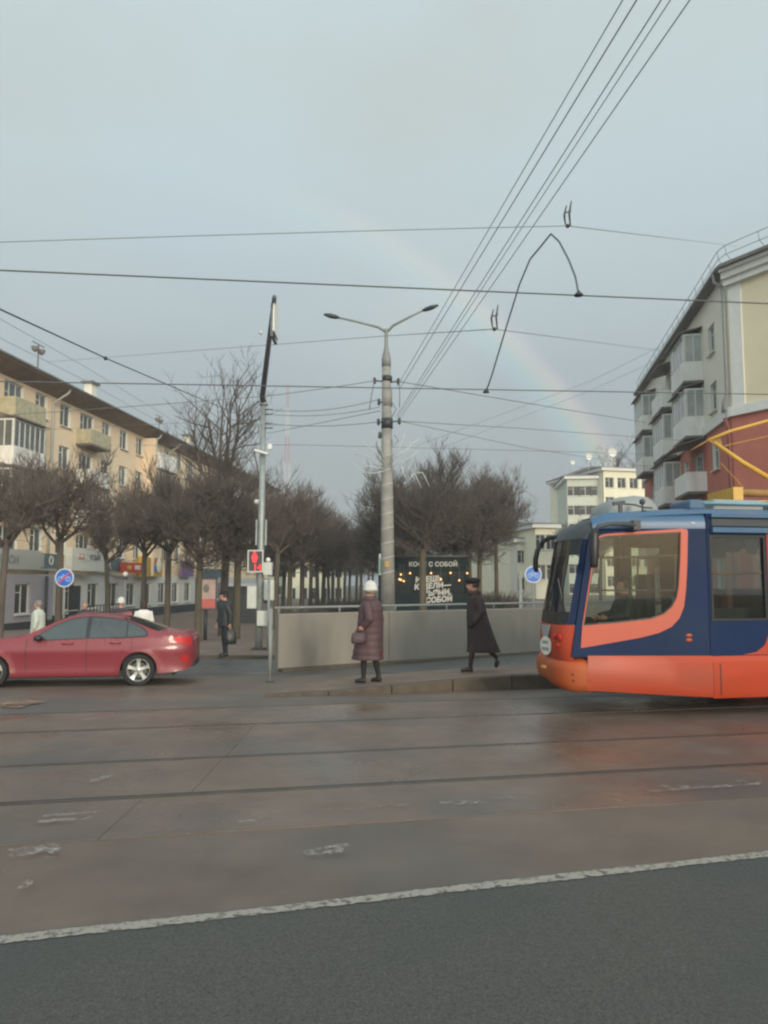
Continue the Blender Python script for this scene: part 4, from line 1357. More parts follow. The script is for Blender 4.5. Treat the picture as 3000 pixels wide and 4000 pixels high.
# ------------------------------------------------------------------ trees
def grow(seed, H, fork, r0, spread, pollard=True, twigs=1.0, narrow=1.0):
    """Trunk with limbs, and a crown of branches and twigs, as two meshes standing on the origin."""
    g = random.Random(seed)
    tr, cr_ = MB(), MB()
    lean = (g.uniform(-0.15, 0.15), g.uniform(-0.15, 0.15))
    base = [(0, 0, -0.15), (0.01, 0, 0.12), (lean[0] * 0.3, lean[1] * 0.3, fork * 0.5), (lean[0], lean[1], fork)]
    tr.tube(base, [r0 * 1.55, r0 * 1.12, r0 * 0.95, r0 * 0.88], 10)
    top = Vector(base[-1])

    def twig(p, d, L, r):
        q = p + d * (L * 0.5) + Vector((g.uniform(-1, 1), g.uniform(-1, 1), g.uniform(-0.3, 1))) * (L * 0.08)
        e_ = p + d * L + Vector((0, 0, L * g.uniform(-0.02, 0.16)))
        cr_.tube([p, q, e_], [r, r * 0.75, r * 0.35], 3, cap=False)
        return q, e_

    def rdir(up, out=None):
        v = Vector((g.gauss(0, 1), g.gauss(0, 1), g.gauss(0, 0.6)))
        v.normalize()
        v = v * 0.85 + Vector((0, 0, up))
        if out is not None:
            v += out * 0.55
        return v.normalized()

    nl = g.randint(5, 7) if pollard else 9
    for k in range(nl):
        a = 2 * math.pi * (k + g.uniform(-0.3, 0.3)) / nl
        out = Vector((math.cos(a), math.sin(a), 0))
        if pollard:
            h0 = fork * g.uniform(0.86, 1.0)
            rad = spread * g.uniform(0.35, 0.95)
            ht = fork + (H - fork) * g.uniform(0.28, 0.78)
            pts = [Vector((lean[0], lean[1], h0)), Vector((0, 0, h0 + (ht - h0) * 0.30)) + out * rad * 0.45, Vector((0, 0, h0 + (ht - h0) * 0.65)) + out * rad * 0.80, Vector((0, 0, ht)) + out * rad]
        else:
            h0 = fork + (H - fork) * 0.55 * k / nl
            rad = spread * g.uniform(0.5, 1.0) * (1 - 0.35 * k / nl)
            ht = min(H * 0.97, h0 + (H - fork) * g.uniform(0.38, 0.55))
            pts = [Vector((lean[0], lean[1], h0)), Vector((0, 0, h0 + (ht - h0) * 0.25)) + out * rad * 0.40, Vector((0, 0, h0 + (ht - h0) * 0.6)) + out * rad * 0.75, Vector((0, 0, ht)) + out * rad]
        for p in pts[1:]:
            p.x += g.uniform(-0.12, 0.12); p.y += g.uniform(-0.12, 0.12)
        lr = r0 * g.uniform(0.40, 0.58)
        tr.tube(pts, [lr, lr * 0.8, lr * 0.6, lr * 0.42], 6)
        ns = int((15 if pollard else 13) * (0.6 + 0.4 * twigs))
        for s_ in range(ns):
            t = g.uniform(0.12, 1.0) ** 0.8
            i = min(2, int(t * 3)); f_ = t * 3 - i
            p = pts[i].lerp(pts[i + 1], f_)
            d = rdir(g.uniform(0.05, 0.75) if pollard else 0.75, out)
            L = g.uniform(0.7, 1.45) * (H / 7.0) * narrow
            mid = p + d * L * 0.5 + Vector((g.uniform(-.1, .1), g.uniform(-.1, .1), 0.07 * L))
            end = p + d * L + Vector((0, 0, g.uniform(0.0, 0.26) * L))
            cr_.tube([p, mid, end], [lr * 0.34, lr * 0.24, lr * 0.14], 4, cap=False)
            for w in range(int(g.randint(9, 14) * twigs)):
                tt = g.uniform(0.15, 1.0)
                q = p.lerp(mid, tt * 2) if tt < 0.5 else mid.lerp(end, tt * 2 - 1)
                dd = (rdir(g.uniform(0.3, 1.5)) + d * 0.5).normalized()
                q2, e2 = twig(q, dd, g.uniform(0.35, 0.95) * (H / 7.0), 0.0115)
                for x_ in range(3):
                    twig(q2.lerp(e2, g.uniform(0, 0.7)), (rdir(0.75) + dd * 0.7).normalized(), g.uniform(0.22, 0.55), 0.0075)
    if pollard and twigs > 1.25:     # shoots low on the trunk fill the underside of the crown
        for k in range(int(16 * twigs)):
            a = g.uniform(0, 6.283)
            p = Vector((lean[0], lean[1], fork * g.uniform(0.78, 1.02)))
            d = Vector((math.cos(a), math.sin(a), g.uniform(-0.05, 0.5))).normalized()
            L = g.uniform(0.8, 1.7)
            mid = p + d * L * 0.5; end = p + d * L + Vector((0, 0, 0.15))
            cr_.tube([p, mid, end], [0.022, 0.016, 0.009], 4, cap=False)
            for w in range(int(9 * twigs)):
                q = p.lerp(end, g.uniform(0.3, 1.0))
                dd = (rdir(0.25) + d * 0.5).normalized()
                q2, e2 = twig(q, dd, g.uniform(0.35, 0.8), 0.010)
                for x_ in range(2):
                    twig(q2, (rdir(0.3) + dd * 0.7).normalized(), g.uniform(0.2, 0.5), 0.007)
    if not pollard:
        lead = [top, top + Vector((0.1, 0, (H - fork) * 0.4)), top + Vector((-0.05, 0.1, (H - fork) * 0.75)), top + Vector((0, 0, (H - fork) * 0.97))]
        tr.tube(lead, [r0 * 0.85, r0 * 0.5, r0 * 0.25, r0 * 0.06], 7)
    return tr, cr_


variants = {}
for nm, args, bm_, tm_ in (('a', (11, 7.6, 4.4, 0.15, 2.1, True, 1.2), 'bark', 'twig'), ('b', (23, 7.4, 4.2, 0.14, 2.0, True, 1.2), 'bark', 'twig'), ('c', (37, 7.9, 3.9, 0.16, 2.0, True, 1.4), 'bark_mossy', 'twig_dark'), ('d', (51, 7.8, 4.0, 0.18, 2.5, True, 1.5), 'bark_mossy', 'twig_dark'), ('e', (68, 7.6, 3.6, 0.15, 2.2, True, 1.4), 'bark', 'twig_dark')):
    t_, c_ = grow(*args)
    variants[nm] = (t_.mesh('trunk', M[bm_], True), c_.mesh('crown', M[tm_]))
t_, c_ = grow(77, 10.6, 3.6, 0.19, 1.9, pollard=False, twigs=0.5)
variants['tall'] = (t_.mesh('trunk', M['bark'], True), c_.mesh('crown', M['twig_dark']))


def tree(var, x, y, rz, s, label, group, sz=None):
    o = thing('tree', (x, y, pavz(x, y) - 0.02), rz, label, 'tree', group)
    o.scale = (s, s, sz or s)
    place('trunk', variants[var][0], o)
    place('crown', variants[var][1], o)
    return o


GA, GS, GK = 'pollarded trees of the avenue', 'pollarded trees along the shops', 'bare trees round the coffee kiosk'
# row along the shops: (photo column, distance)
for k, (px, dp, var, s, label) in enumerate((
        (4, 27, 'b', 0.90, 'bare pollarded tree cut off by the left edge of the photo'),
        (232, 31, 'a', 0.93, 'bare pollarded tree behind the round blue sign with the red slash'),
        (424, 44, 'b', 1.0, 'bare pollarded tree between the white shop sign and the red one'),
        (560, 39, 'a', 0.95, 'bare pollarded tree in front of the yellow shop sign'),
        (655, 33, 'a', 0.88, 'bare pollarded tree left of the purple shop sign'))):
    p = at(px, 2300, dp)
    tree(var, p.x, p.y, 1.3 * k + 0.4, s, label, GS)
for k, (px, dp, var, s, label) in enumerate((
        (775, 30, 'c', 0.86, 'thick pollarded tree just left of the man in black'),
        (925, 31.5, 'd', 0.88, 'dark pollarded tree behind the crossing signal pole, first of the avenue'),
        (1078, 43, 'b', 1.12, 'avenue tree just right of the crossing signal pole'),
        (1130, 50, 'c', 1.08, 'second avenue tree right of the signal pole'),
        (1180, 51, 'a', 1.08, 'slim avenue tree, first of a close pair with gaps of yellow wall'),
        (1212, 57, 'b', 1.08, 'avenue tree, second of the close pair before the yellow building'),
        (1262, 64, 'c', 1.08, 'avenue tree halfway along the row'),
        (1300, 71, 'a', 1.08, 'avenue tree just past the middle of the row'),
        (1345, 79, 'b', 1.08, 'avenue tree third from the far end of the row'),
        (1392, 88, 'c', 1.08, 'avenue tree second from the far end of the row'),
        (1440, 98, 'a', 1.08, 'farthest avenue tree, left of the concrete lamp pole'))):
    p = at(px, 2300, dp)
    tree(var, p.x, p.y, 2.1 * k + 0.2, s, label, GA)
for k, (px, dp, var, s, label) in enumerate((
        (1240, 76, 'd', 1.15, 'dense bare tree behind the near half of the avenue row'), (1285, 84, 'e', 1.15, 'dense bare tree behind the middle of the avenue row'), (1322, 92, 'd', 1.15, 'dense bare tree behind the far half of the avenue row'),
        (1365, 98, 'e', 1.2, 'dense bare tree near the far end behind the avenue row'), (1410, 104, 'd', 1.2, 'dense bare tree at the far end behind the avenue row'), (1455, 110, 'e', 1.2, 'dense bare tree just left of the lamp pole, farthest of all'),
        (1105, 62, 'e', 1.1, 'bare tree behind the first pair of avenue trees'), (1010, 58, 'd', 1.05, 'bare tree behind the crossing signal mast'))):
    p = at(px, 2300, dp)
    tree(var, p.x, p.y, 1.9 * k + 0.7, s, label, 'trees of the second avenue row')
p = at(872, 2300, 35)
tree('tall', p.x, p.y, 0.5, 1.03, 'tall unpruned bare tree rising above the avenue beside the signal pole', GA)
for k, (px, dp, var, s, sz, label) in enumerate((
        (1652, 37, 'd', 1.04, 1.03, 'dark mossy tree standing right in front of the coffee kiosk'),
        (1560, 47, 'c', 1.15, 1.10, 'bare tree behind the left part of the coffee kiosk'),
        (1780, 46, 'd', 1.12, 1.12, 'bare tree behind the right part of the coffee kiosk'),
        (1872, 43, 'c', 0.95, 0.98, 'bare tree just right of the coffee kiosk'),
        (1940, 50, 'a', 0.92, 1.15, 'reddish brown bare tree left of the bicycle sign'),
        (1500, 62, 'e', 1.2, 1.08, 'bare tree half hidden behind the concrete lamp pole'),
        (1715, 52, 'e', 1.2, 1.22, 'dense bare tree rising straight above the coffee kiosk roof'),
        (1835, 56, 'd', 1.15, 1.2, 'dense bare tree behind the right end of the coffee kiosk'),
        (1610, 58, 'd', 1.2, 1.2, 'dense bare tree above the left end of the coffee kiosk'))):
    p = at(px, 2300, dp)
    tree(var, p.x, p.y, 1.7 * k + 1.1, s, label, GK, sz)
for px, dp, s, label in ((2270, 88, 1.25, 'bare tree in front of the pale green building'), (2345, 80, 1.15, 'bare tree in front of the cream building above the tram nose'), (2450, 150, 3.4, 'distant bare tree crown above the cream building roof')):
    p = at(px, 2300, dp)
    tree('b' if s < 2 else 'tall', p.x, p.y, px * 0.01, s, label, 'bare trees beyond the tram', sz=s if s < 2 else 2.35)

# low bare shrubs under the avenue
g_ = random.Random(99)
sh = MB()
for k in range(420):
    a = g_.uniform(0, 6.283); r_k = g_.uniform(0.0, 0.35)
    p = Vector((r_k * math.cos(a), r_k * math.sin(a), 0))
    d = Vector((math.cos(a) * g_.uniform(0.1, 0.9), math.sin(a) * g_.uniform(0.1, 0.9), g_.uniform(0.6, 1.2)))
    sh.tube([p, p + d * 0.5, p + d * g_.uniform(0.8, 1.1) + Vector((0, 0, 0.1))], [0.014, 0.010, 0.005], 3, cap=False)
sh_me = sh.mesh('twigs', M['twig_dark'])
st_me = MB().tube([(0, 0, -0.1), (0, 0, 0.25)], [0.06, 0.03], 6).mesh('stem', M['bark'])
for k, (px, dp, s, label) in enumerate(((1215, 40, 0.85, 'low bare shrub at the foot of the close pair of avenue trees'), (1165, 44, 1.0, 'low bare shrub left of the close pair of avenue trees'), (1330, 50, 1.2, 'low bare shrub halfway along the avenue'), (1395, 52, 1.2, 'low bare shrub just left of the white hat'), (1450, 50, 1.25, 'low bare shrub just left of the lamp pole'), (1275, 55, 1.2, 'low bare shrub behind the gap in the avenue'), (1885, 46, 1.2, 'low bare shrub right of the coffee kiosk'), (1960, 45, 1.2, 'low bare shrub left of the square grey post'))):
    p = at(px, 2300, dp)
    o = thing('shrub', (p.x, p.y, pavz(p.x, p.y) - 0.02), k * 0.9, label, 'shrub', 'low bare shrubs')
    o.scale = (s * 1.3, s * 1.3, s)
    place('twigs', sh_me, o)
    place('stem', st_me, o)

# ------------------------------------------------------------------ concrete lamp pole in the middle
lp = at(1516, 2300, 22.0)
LPx, LPy = lp.x, lp.y
lz = gz(LPx, LPy)
pole = thing('street_lamp', (LPx, LPy, lz), label='concrete street lamp pole with two arms standing behind the parapet wall', cat='street lamp')
zt = at(1510, 1405, 22).z
lx_t = at(1509, 1405, 22).x
b = MB()
b.tube([(LPx, LPy, lz - 0.2), (LPx + (lx_t - LPx) * 0.5, LPy, (lz + zt) / 2), (lx_t, LPy, zt)], [0.225, 0.175, 0.125], 16)
shaft = b.build('shaft', M['pole_concrete'], pole, True)
for zz in [0.9 + 0.42 * k for k in range(9)]:
    f_ = (zz + 1.2 - lz) / (zt - lz)
    r_k = 0.225 + (0.125 - 0.225) * f_ + 0.006
    xx = LPx + (lx_t - LPx) * f_
    tl = 0.05
    b = MB()
    rings = []
    for dz2 in (-0.014, 0.014):
        rings.append([(xx + (r_k) * math.cos(2 * math.pi * t / 20), LPy + r_k * math.sin(2 * math.pi * t / 20), zz + 1.2 + dz2 + tl * math.cos(2 * math.pi * t / 20)) for t in range(20)])
    b.ring_loft(rings, cap=False)
    b.build('binding_wire', M['sign_grey'], shaft)
b = MB()
b.box((LPx - 0.03, LPy - 0.215, at(0, 2205, 22).z), (0.12, 0.02, 0.17))
b.build('number_plate', M['ochre_sign'], pole)


def lathe_at(name, m, c, prof, parent, n=14):
    return MB().lathe(c, prof, n).build(name, m, parent, True)


cap = [(0.145, zt - 0.3), (0.145, zt), (0.06, zt + 0.42), (0.05, zt + 0.8)]
lathe_at('bracket', M['grey_paint'], (lx_t, LPy, 0), [(0.135, zt - 0.22), (0.135, zt + 0.02), (0.058, zt + 0.38), (0.05, zt + 0.92)], pole)
fk = at(1508, 1305, 22)
for s_, pts in ((-1, ((1500, 1292), (1478, 1278), (1400, 1258), (1320, 1240))), (1, ((1516, 1292), (1535, 1272), (1600, 1238), (1655, 1212)))):
    P_ = [Vector((fk.x, LPy, zt + 0.85)), ] + [at(px, py, 22.0 - 0.12 * i) for i, (px, py) in enumerate(pts)]
    arm = MB().tube(P_, [0.045, 0.042, 0.038, 0.032, 0.028], 8).build('arm', M['grey_paint'], pole, True)
    e0, e1 = P_[-1], at(1265 if s_ < 0 else 1712, 1228 if s_ < 0 else 1192, 21.5)
    d = (e1 - e0)
    b = MB()
    b.tube([e0 - d * 0.1, e0 + d * 0.15, e0 + d * 0.55, e1], [0.03, 0.065, 0.075, 0.03], 8)
    b.build('lamp_head', M['dark_metal'], arm, True)
MB().box((fk.x, LPy, at(0, 1290, 22).z), (0.11, 0.11, 0.07)).build('sensor', M['grey_paint'], pole)
# iron bands, insulators and brackets
for py, m, r_k, hh in ((1480, 'dark_metal', 0.150, 0.16), (1655, 'dark_metal', 0.168, 0.30), (1555, 'pole_concrete', 0.152, 0.5)):
    c = at(1512, py, 22)
    lathe_at('band', M[m], (c.x, LPy, c.z), [(r_k, -hh / 2), (r_k, hh / 2)], pole)
for px, py in ((1463, 1487), (1556, 1490), (1560, 1645), (1478, 1648), (1480, 1570), (1484, 1700)):
    c = at(px, py, 21.95)
    b = MB(); b.tube([(c.x, c.y, c.z), (at(1512, py, 21.95).x, c.y, c.z - 0.03)], 0.022, 6)
    b.lathe((c.x, c.y, c.z), [(0.02, -0.10), (0.05, -0.06), (0.03, 0.0), (0.05, 0.05), (0.02, 0.10)], 8)
    b.build('insulator', M['dark_metal'], pole, True)
for pts in (((1462, 1487), (1452, 1540), (1443, 1600)), ((1560, 1490), (1562, 1550), (1560, 1590)), ((1530, 1570), (1548, 1600), (1530, 1630)), ((1478, 1700), (1470, 1740), (1482, 1775)), ((1540, 1700), (1556, 1720), (1536, 1745), (1530, 1715))):
    MB().tube([at(px, py, 21.9) for px, py in pts], 0.014, 5).build('loose_cable', M['wire'], pole, True)
# pale branch shaped light garland fixed half way up
gl = thing('light_garland', at(1512, 1830, 21.8), label='pale branch shaped wire garland fixed half way up the lamp pole', cat='decoration')
gcol = ((1495, 1800, ((1460, 1760), (1425, 1735), (1390, 1715))), (1495, 1815, ((1450, 1790), (1410, 1770), (1385, 1775))), (1498, 1840, ((1460, 1850), (1410, 1840), (1370, 1800))), (1500, 1790, ((1480, 1740), (1470, 1700), (1455, 1680))),
        (1498, 1830, ((1440, 1820), (1400, 1830))), (1530, 1790, ((1560, 1750), (1575, 1715), (1580, 1690))), (1530, 1800, ((1570, 1770), (1610, 1735), (1640, 1710))), (1530, 1825, ((1580, 1800), (1620, 1775), (1636, 1758))), (1530, 1810, ((1555, 1770), (1600, 1755), (1605, 1720))))
for ax, ay, pts in gcol:
    P_ = [at(ax, ay, 21.75)] + [at(px, py, 21.7) for px, py in pts]
    MB().tube(P_, [0.014] * (len(P_) - 1) + [0.008], 5).build('branch', M['garland'], gl, True)
for a, c in (((1568, 1820), (1592, 1886)), ((1650, 1845), (1678, 1900)), ((1618, 1850), (1590, 1885)), ((1620, 1850), (1645, 1905)), ((1618, 1848), (1650, 1845))):
    MB().tube([at(*a, 21.6), at(*c, 21.6)], [0.013, 0.009], 5).build('branch', M['garland'], gl, True)

# ------------------------------------------------------------------ signal pole on the left with its long arm over the street
sp0 = at(1012, 2525, 24.0)
SPx, SPy = sp0.x, sp0.y
sz0 = gz(SPx, SPy) + 0.1
ptop = at(1030, 1578, 24.0)
sig = thing('signal_mast', (SPx, SPy, sz0), label='tall galvanised signal mast with a long dark arm reaching over the street', cat='mast')
b = MB()
b.tube([(SPx - 0.01, SPy, sz0 - 0.1), (SPx + (ptop.x - SPx) * 0.4, SPy, sz0 + (ptop.z - sz0) * 0.4), (ptop.x, SPy, ptop.z)], [0.115, 0.105, 0.085], 14)
b.build('shaft', M['galv'], sig, True)
MB().box((SPx, SPy, sz0 + 0.03), (0.42, 0.42, 0.06)).build('base_plate', M['dark_metal'], sig)
MB().lathe((ptop.x, SPy, ptop.z), [(0.13, -0.05), (0.14, 0.0), (0.07, 0.18)], 12).build('collar', M['galv'], sig, True)
aend = at(1072, 1160, 15.0)
MB().tube([(ptop.x, SPy, ptop.z + 0.05), (ptop.x, SPy - 0.3, ptop.z + 0.15), aend], [0.095, 0.09, 0.045], 10).build('arm', M['arm_metal'], sig, True)
# plates hanging on the arm, seen edge on
for (px0, py0, px1, py1, dp, m, th) in ((1076, 1180, 1078, 1310, 15.5, 'white', 0.03), (1070, 1200, 1071, 1330, 15.8, 'galv', 0.06)):
    a, c = at(px0, py0, dp), at(px1, py1, dp)
    MB().box(((a.x + c.x) / 2, dp, (a.z + c.z) / 2), (th, 0.6, a.z - c.z)).build('road_sign_plate', M[m], sig)
# lit flood panel, cameras, small boxes
c = at(1022, 1768, 23.8)
b = MB(); b.bar(c + Vector((-0.2, -0.05, 0.06)), c + Vector((0.22, -0.05, -0.06)), 0.24, 0.06)
b.build('flood_panel', M['white'], sig)
c = at(1055, 1745, 23.8)
MB().box((c.x, c.y, c.z), (0.12, 0.14, 0.17)).build('camera_box', M['white'], sig)
c = at(1002, 1960, 23.8)
b = MB(); b.ball((c.x, c.y, c.z), 0.08, 10, 6); b.bar((c.x, c.y, c.z + 0.05), (SPx, SPy, c.z + 0.05), 0.03); b.build('dome_camera', M['white_box'], sig, True)
c = at(1022, 1300, 18.5)
b = MB(); b.ball((c.x - 0.02, c.y, c.z), 0.05, 8, 6); b.build('dome_camera', M['white_box'], sig, True)
for px in (1003, 1040):
    MB().bar(at(px, 2030, 23.9), at(px - 2, 2130, 23.9), 0.05, 0.05).build('conduit', M['galv'], sig)
# wire brackets
for py in (1600, 1618, 1655, 1672):
    c = at(1036, py, 23.95)
    MB().bar(c, c + Vector((0.24, 0, 0.0)), 0.035).build('wire_bracket', M['dark_metal'], sig)
# pedestrian signal: red man above the seconds
ps = thing('pedestrian_signal', at(998, 2192, 23.75), label='pedestrian crossing light showing red with a countdown', cat='traffic light')
c0 = at(998, 2192, 23.72)
MB().box((c0.x, c0.y + 0.10, c0.z), (0.47, 0.18, 0.67)).build('housing', M['signal_black'], ps)
fr = [(-0.245, -0.345), (0.245, -0.345), (0.245, 0.345), (-0.245, 0.345)]
me = panel_mesh('frame', [fr, [(-0.205, -0.305), (-0.205, 0.305), (0.205, 0.305), (0.205, -0.305)]], 0.03, M['white_box'], upright((c0.x, c0.y - 0.005, c0.z)))
link(bpy.data.objects.new('frame', me), ps)
man = [circle((-0.03, 0.25), 0.045, 14)]
b_man = [(-0.10, 0.19), (0.04, 0.19), (0.06, 0.07), (0.035, 0.07), (0.02, -0.04), (-0.08, -0.04), (-0.095, 0.07), (-0.12, 0.07)]
me = panel_mesh('red_man', [man[0]], 0.012, M['signal_red'], upright((c0.x, c0.y + 0.003, c0.z)))
link(bpy.data.objects.new('red_man', me), ps)
me = panel_mesh('red_man', [b_man], 0.012, M['signal_red'], upright((c0.x, c0.y + 0.003, c0.z)))
link(bpy.data.objects.new('red_man', me), ps)
me = text_mesh('countdown', '14', 0.27, 0.012, M['signal_red'], upright((c0.x + 0.06, c0.y + 0.003, c0.z - 0.20)), bold=0.002)
link(bpy.data.objects.new('countdown', me), ps)
for k, (x0, y0, x1, y1, dp, label) in enumerate(((968, 2290, 1002, 2376, 23.8, 'white control box left of the signal mast'), (1031, 2197, 1063, 2246, 23.8, 'small white box with a knob right of the crossing light'), (1035, 2266, 1070, 2344, 23.75, 'tall white box on the thin post right of the signal mast'), (1006, 2386, 1045, 2444, 23.7, 'wide white box low down on the signal mast'))):
    a, c = at(x0, y0, dp), at(x1, y1, dp)
    o = thing('control_box', ((a.x + c.x) / 2, dp, c.z), label=label, cat='box', group='white boxes on the signal mast')
    b = MB(); b.box(((a.x + c.x) / 2, dp, (a.z + c.z) / 2), (c.x - a.x, 0.2, a.z - c.z)); b.build('case', M['white_box'], o)
    MB().box(((a.x + c.x) / 2, dp - 0.105, (a.z + c.z) / 2), ((c.x - a.x) * 0.86, 0.012, (a.z - c.z) * 0.9)).build('lid', M['white_box'], o)
    if k == 1:
        MB().ball(((a.x + c.x) / 2, dp, a.z + 0.08), 0.075, 10, 6).build('knob', M['white'], o, True)
tp = at(1047, 2560, 23.2)
b = MB().tube([(tp.x, tp.y, gz(tp.x, tp.y)), (tp.x, tp.y, at(0, 2262, 23.2).z)], 0.04, 8)
tag(b.build('thin_post', M['grey_paint'], None, True), 'thin grey post between the signal mast and the guard rail', 'post')

# ------------------------------------------------------------------ round signs
def bicycle(parent, c, s, m, yoff):
    """A white bicycle on the face of a round sign."""
    def pl(loops):
        return link(bpy.data.objects.new('bicycle_mark', panel_mesh('bicycle_mark', loops, 0.006, m, upright((c.x, c.y + yoff, c.z)))), parent)
    for x in (-0.145, 0.145):
        pl([circle((x * s, -0.045 * s), 0.10 * s, 20), circle((x * s, -0.045 * s), 0.068 * s, 20)])
    b = MB()
    P = lambda x, z: (c.x + x * s, c.y + yoff, c.z + z * s)
    for a, d in (((-0.145, -0.045), (-0.05, 0.085)), ((-0.05, 0.085), (0.09, 0.085)), ((0.09, 0.085), (0.145, -0.045)), ((-0.05, 0.085), (0.0, -0.05)), ((0.0, -0.05), (0.09, 0.085)), ((-0.145, -0.045), (0.0, -0.05)), ((0.09, 0.085), (0.075, 0.14)), ((0.075, 0.14), (0.125, 0.15)), ((-0.085, 0.12), (-0.02, 0.12)), ((-0.05, 0.085), (-0.055, 0.12))):
        b.bar(P(*a), P(*d), 0.008, 0.026 * s)
    b.build('bicycle_mark', m, parent)


def round_sign(px, py, depth, rad, label, slash, zfoot):
    c = at(px, py, depth)
    o = thing('road_sign', (c.x, c.y, zfoot), label=label, cat='sign', group='round blue bicycle signs')
    MB().tube([(c.x, c.y + 0.05, zfoot), (c.x, c.y + 0.05, c.z + rad * 0.6)], 0.035, 8).build('post', M['grey_paint'], o, True)
    for nm, r_k, m, yo, th in (('rim', rad, 'sign_rim', 0.0, 0.02), ('face', rad * 0.86, 'sign_blue', -0.012, 0.01)):
        link(bpy.data.objects.new(nm, panel_mesh(nm, [circle((0, 0), r_k, 36)], th, M[m], upright((c.x, c.y + yo, c.z)))), o)
    bicycle(o, c, rad / 0.36, M['sign_glyph'], -0.022)
    if slash:
        MB().bar((c.x - rad * 0.60, c.y - 0.03, c.z - rad * 0.62), (c.x + rad * 0.62, c.y - 0.03, c.z + rad * 0.58), 0.01, rad * 0.2).build('red_slash', M['slash'], o)
    return o


round_sign(252, 2257, 28.0, 0.345, 'round blue bicycle sign with a red slash among the left trees', True, pavz(-11.6, 28))
round_sign(2083, 2244, 29.0, 0.32, 'round blue bicycle sign next to the tram mirror', False, gz(5.6, 29))
pp = at(2033, 2330, 27.0)
b = MB().bar((pp.x, pp.y, gz(pp.x, pp.y)), (pp.x, pp.y, at(0, 2235, 27).z), 0.11, 0.11)
tag(b.build('square_post', M['grey_paint']), 'plain square grey post left of the right bicycle sign', 'post')
# small green and white board beside the lamp pole
c = at(1490, 2205, 24)
o = thing('green_board', (c.x, c.y, c.z - 0.3), label='small green and white board on the left side of the lamp pole', cat='sign')
MB().box((c.x, c.y, c.z), (0.16, 0.10, 0.66), 0.3).build('case', M['white_box'], o)
MB().box((c.x, c.y - 0.058, c.z - 0.04), (0.11, 0.012, 0.46), 0.3).build('face', M['green_sign'], o)

# ------------------------------------------------------------------ coffee kiosk
KD = 42.0
ka, kb = at(1478, 2176, KD), at(1832, 2176, KD)
kz = gz(ka.x + 2, KD)
kio = thing('coffee_kiosk', ((ka.x + kb.x) / 2, KD, kz), label='dark green coffee kiosk with warm bulbs and white lettering behind the wall', cat='kiosk')
kt = ka.z
MB().span(ka.x, kb.x, KD, KD + 2.4, kt - 0.75, kt).build('fascia', M['kiosk'], kio)
MB().span(ka.x, ka.x + 0.2, KD + 0.05, KD + 2.3, kz, kt - 0.752).span(kb.x - 0.2, kb.x, KD + 0.05, KD + 2.3, kz, kt - 0.752).span(ka.x + 0.201, kb.x - 0.201, KD + 2.2, KD + 2.3, kz, kt - 0.752).build('wall', M['kiosk'], kio)
MB().span(ka.x + 0.201, kb.x - 0.201, KD + 0.10, KD + 0.2, kz, 1.15).build('counter', M['kiosk'], kio)
wl_ = kb.x - ka.x
for k in range(5):
    x0 = ka.x + 0.201 + (wl_ - 0.402) * k / 5
    MB().span(x0 + 0.02, x0 + (wl_ - 0.402) / 5 - 0.02, KD + 0.12, KD + 0.14, 1.152, kt - 0.756).build('glass_panel', M['kiosk_glass'], kio)
MB().span(ka.x - 0.1, kb.x + 0.1, KD - 0.1, KD + 2.5, kt + 0.002, kt + 0.09).build('roof', M['dark_metal'], kio)
tcx = at(1692, 2205, KD)
me = text_mesh('lettering', 'КОФЕ С СОБОЙ', 0.33, 0.05, M['kiosk_letter'], upright((tcx.x, KD - 0.03, tcx.z)), bold=0.008, spacing=1.05)
link(bpy.data.objects.new('lettering', me), kio)
for body, px, py, sz_ in (('ЕШЬ', 1693, 2262, 0.40), ('ДЕЛИ—', 1704, 2288, 0.40), ('ЗЬЯМИ,', 1708, 2316, 0.40), ('СОБОЙ', 1714, 2343, 0.40), ('И', 1632, 2266, 0.40), ('К', 1627, 2294, 0.40)):
    c = at(px, py, KD)
    me = text_mesh('lettering', body, sz_, 0.02, M['kiosk_letter'], upright((c.x, KD + 0.10, c.z)) @ Matrix.Rotation(R(4), 4, 'Z'), bold=0.018, shear=0.15)
    link(bpy.data.objects.new('lettering', me), kio)
for px, py in ((1566, 2244), (1560, 2263), (1566, 2265), (1577, 2270), (1602, 2239), (1684, 2239), (1760, 2238), (1825, 2239), (1722, 2263), (1794, 2267)):
    c = at(px, py, KD - 0.12)
    o = MB().ball((c.x, c.y, c.z), 0.05, 10, 8).build('bulb', M['bulb'], kio, True)
    MB().tube([(c.x, c.y, c.z + 0.05), (c.x, c.y + 0.1, kt - 0.4)], 0.008, 4).build('flex', M['wire'], o)

# ------------------------------------------------------------------ street furniture on the left pavement
pb = at(805, 2320, 30.5)
o = thing('poster_stand', (pb.x, pb.y, pavz(pb.x, pb.y)), R(12), 'lit poster stand with a pink and red poster beside the man in black', 'poster stand')
pz = pb.z - pavz(pb.x, pb.y)
MB().span(-0.42, 0.42, -0.07, 0.07, pz - 0.62, pz + 0.62).build('case', M['dark_metal'], o, world=False)
MB().span(-0.36, 0.36, -0.085, -0.072, pz - 0.2, pz + 0.56).build('poster', M['poster'], o, world=False)
MB().span(-0.36, 0.36, -0.086, -0.073, pz - 0.56, pz - 0.203).build('poster_foot', M['poster_red'], o, world=False)
b = MB(); b.ball((0.0, -0.09, pz + 0.22), (0.12, 0.01, 0.17), 10, 6); b.build('poster_figure', M['letter_dark'], o, world=False)
MB().tube([(0, 0, 0), (0, 0, pz - 0.6)], 0.07, 8).build('leg', M['dark_metal'], o, True, world=False)
pb = at(490, 2250, 33)
o = thing('park_lamp', (pb.x, pb.y, pavz(pb.x, pb.y)), label='slim park lamp with a small white globe under the red shop sign', cat='street lamp')
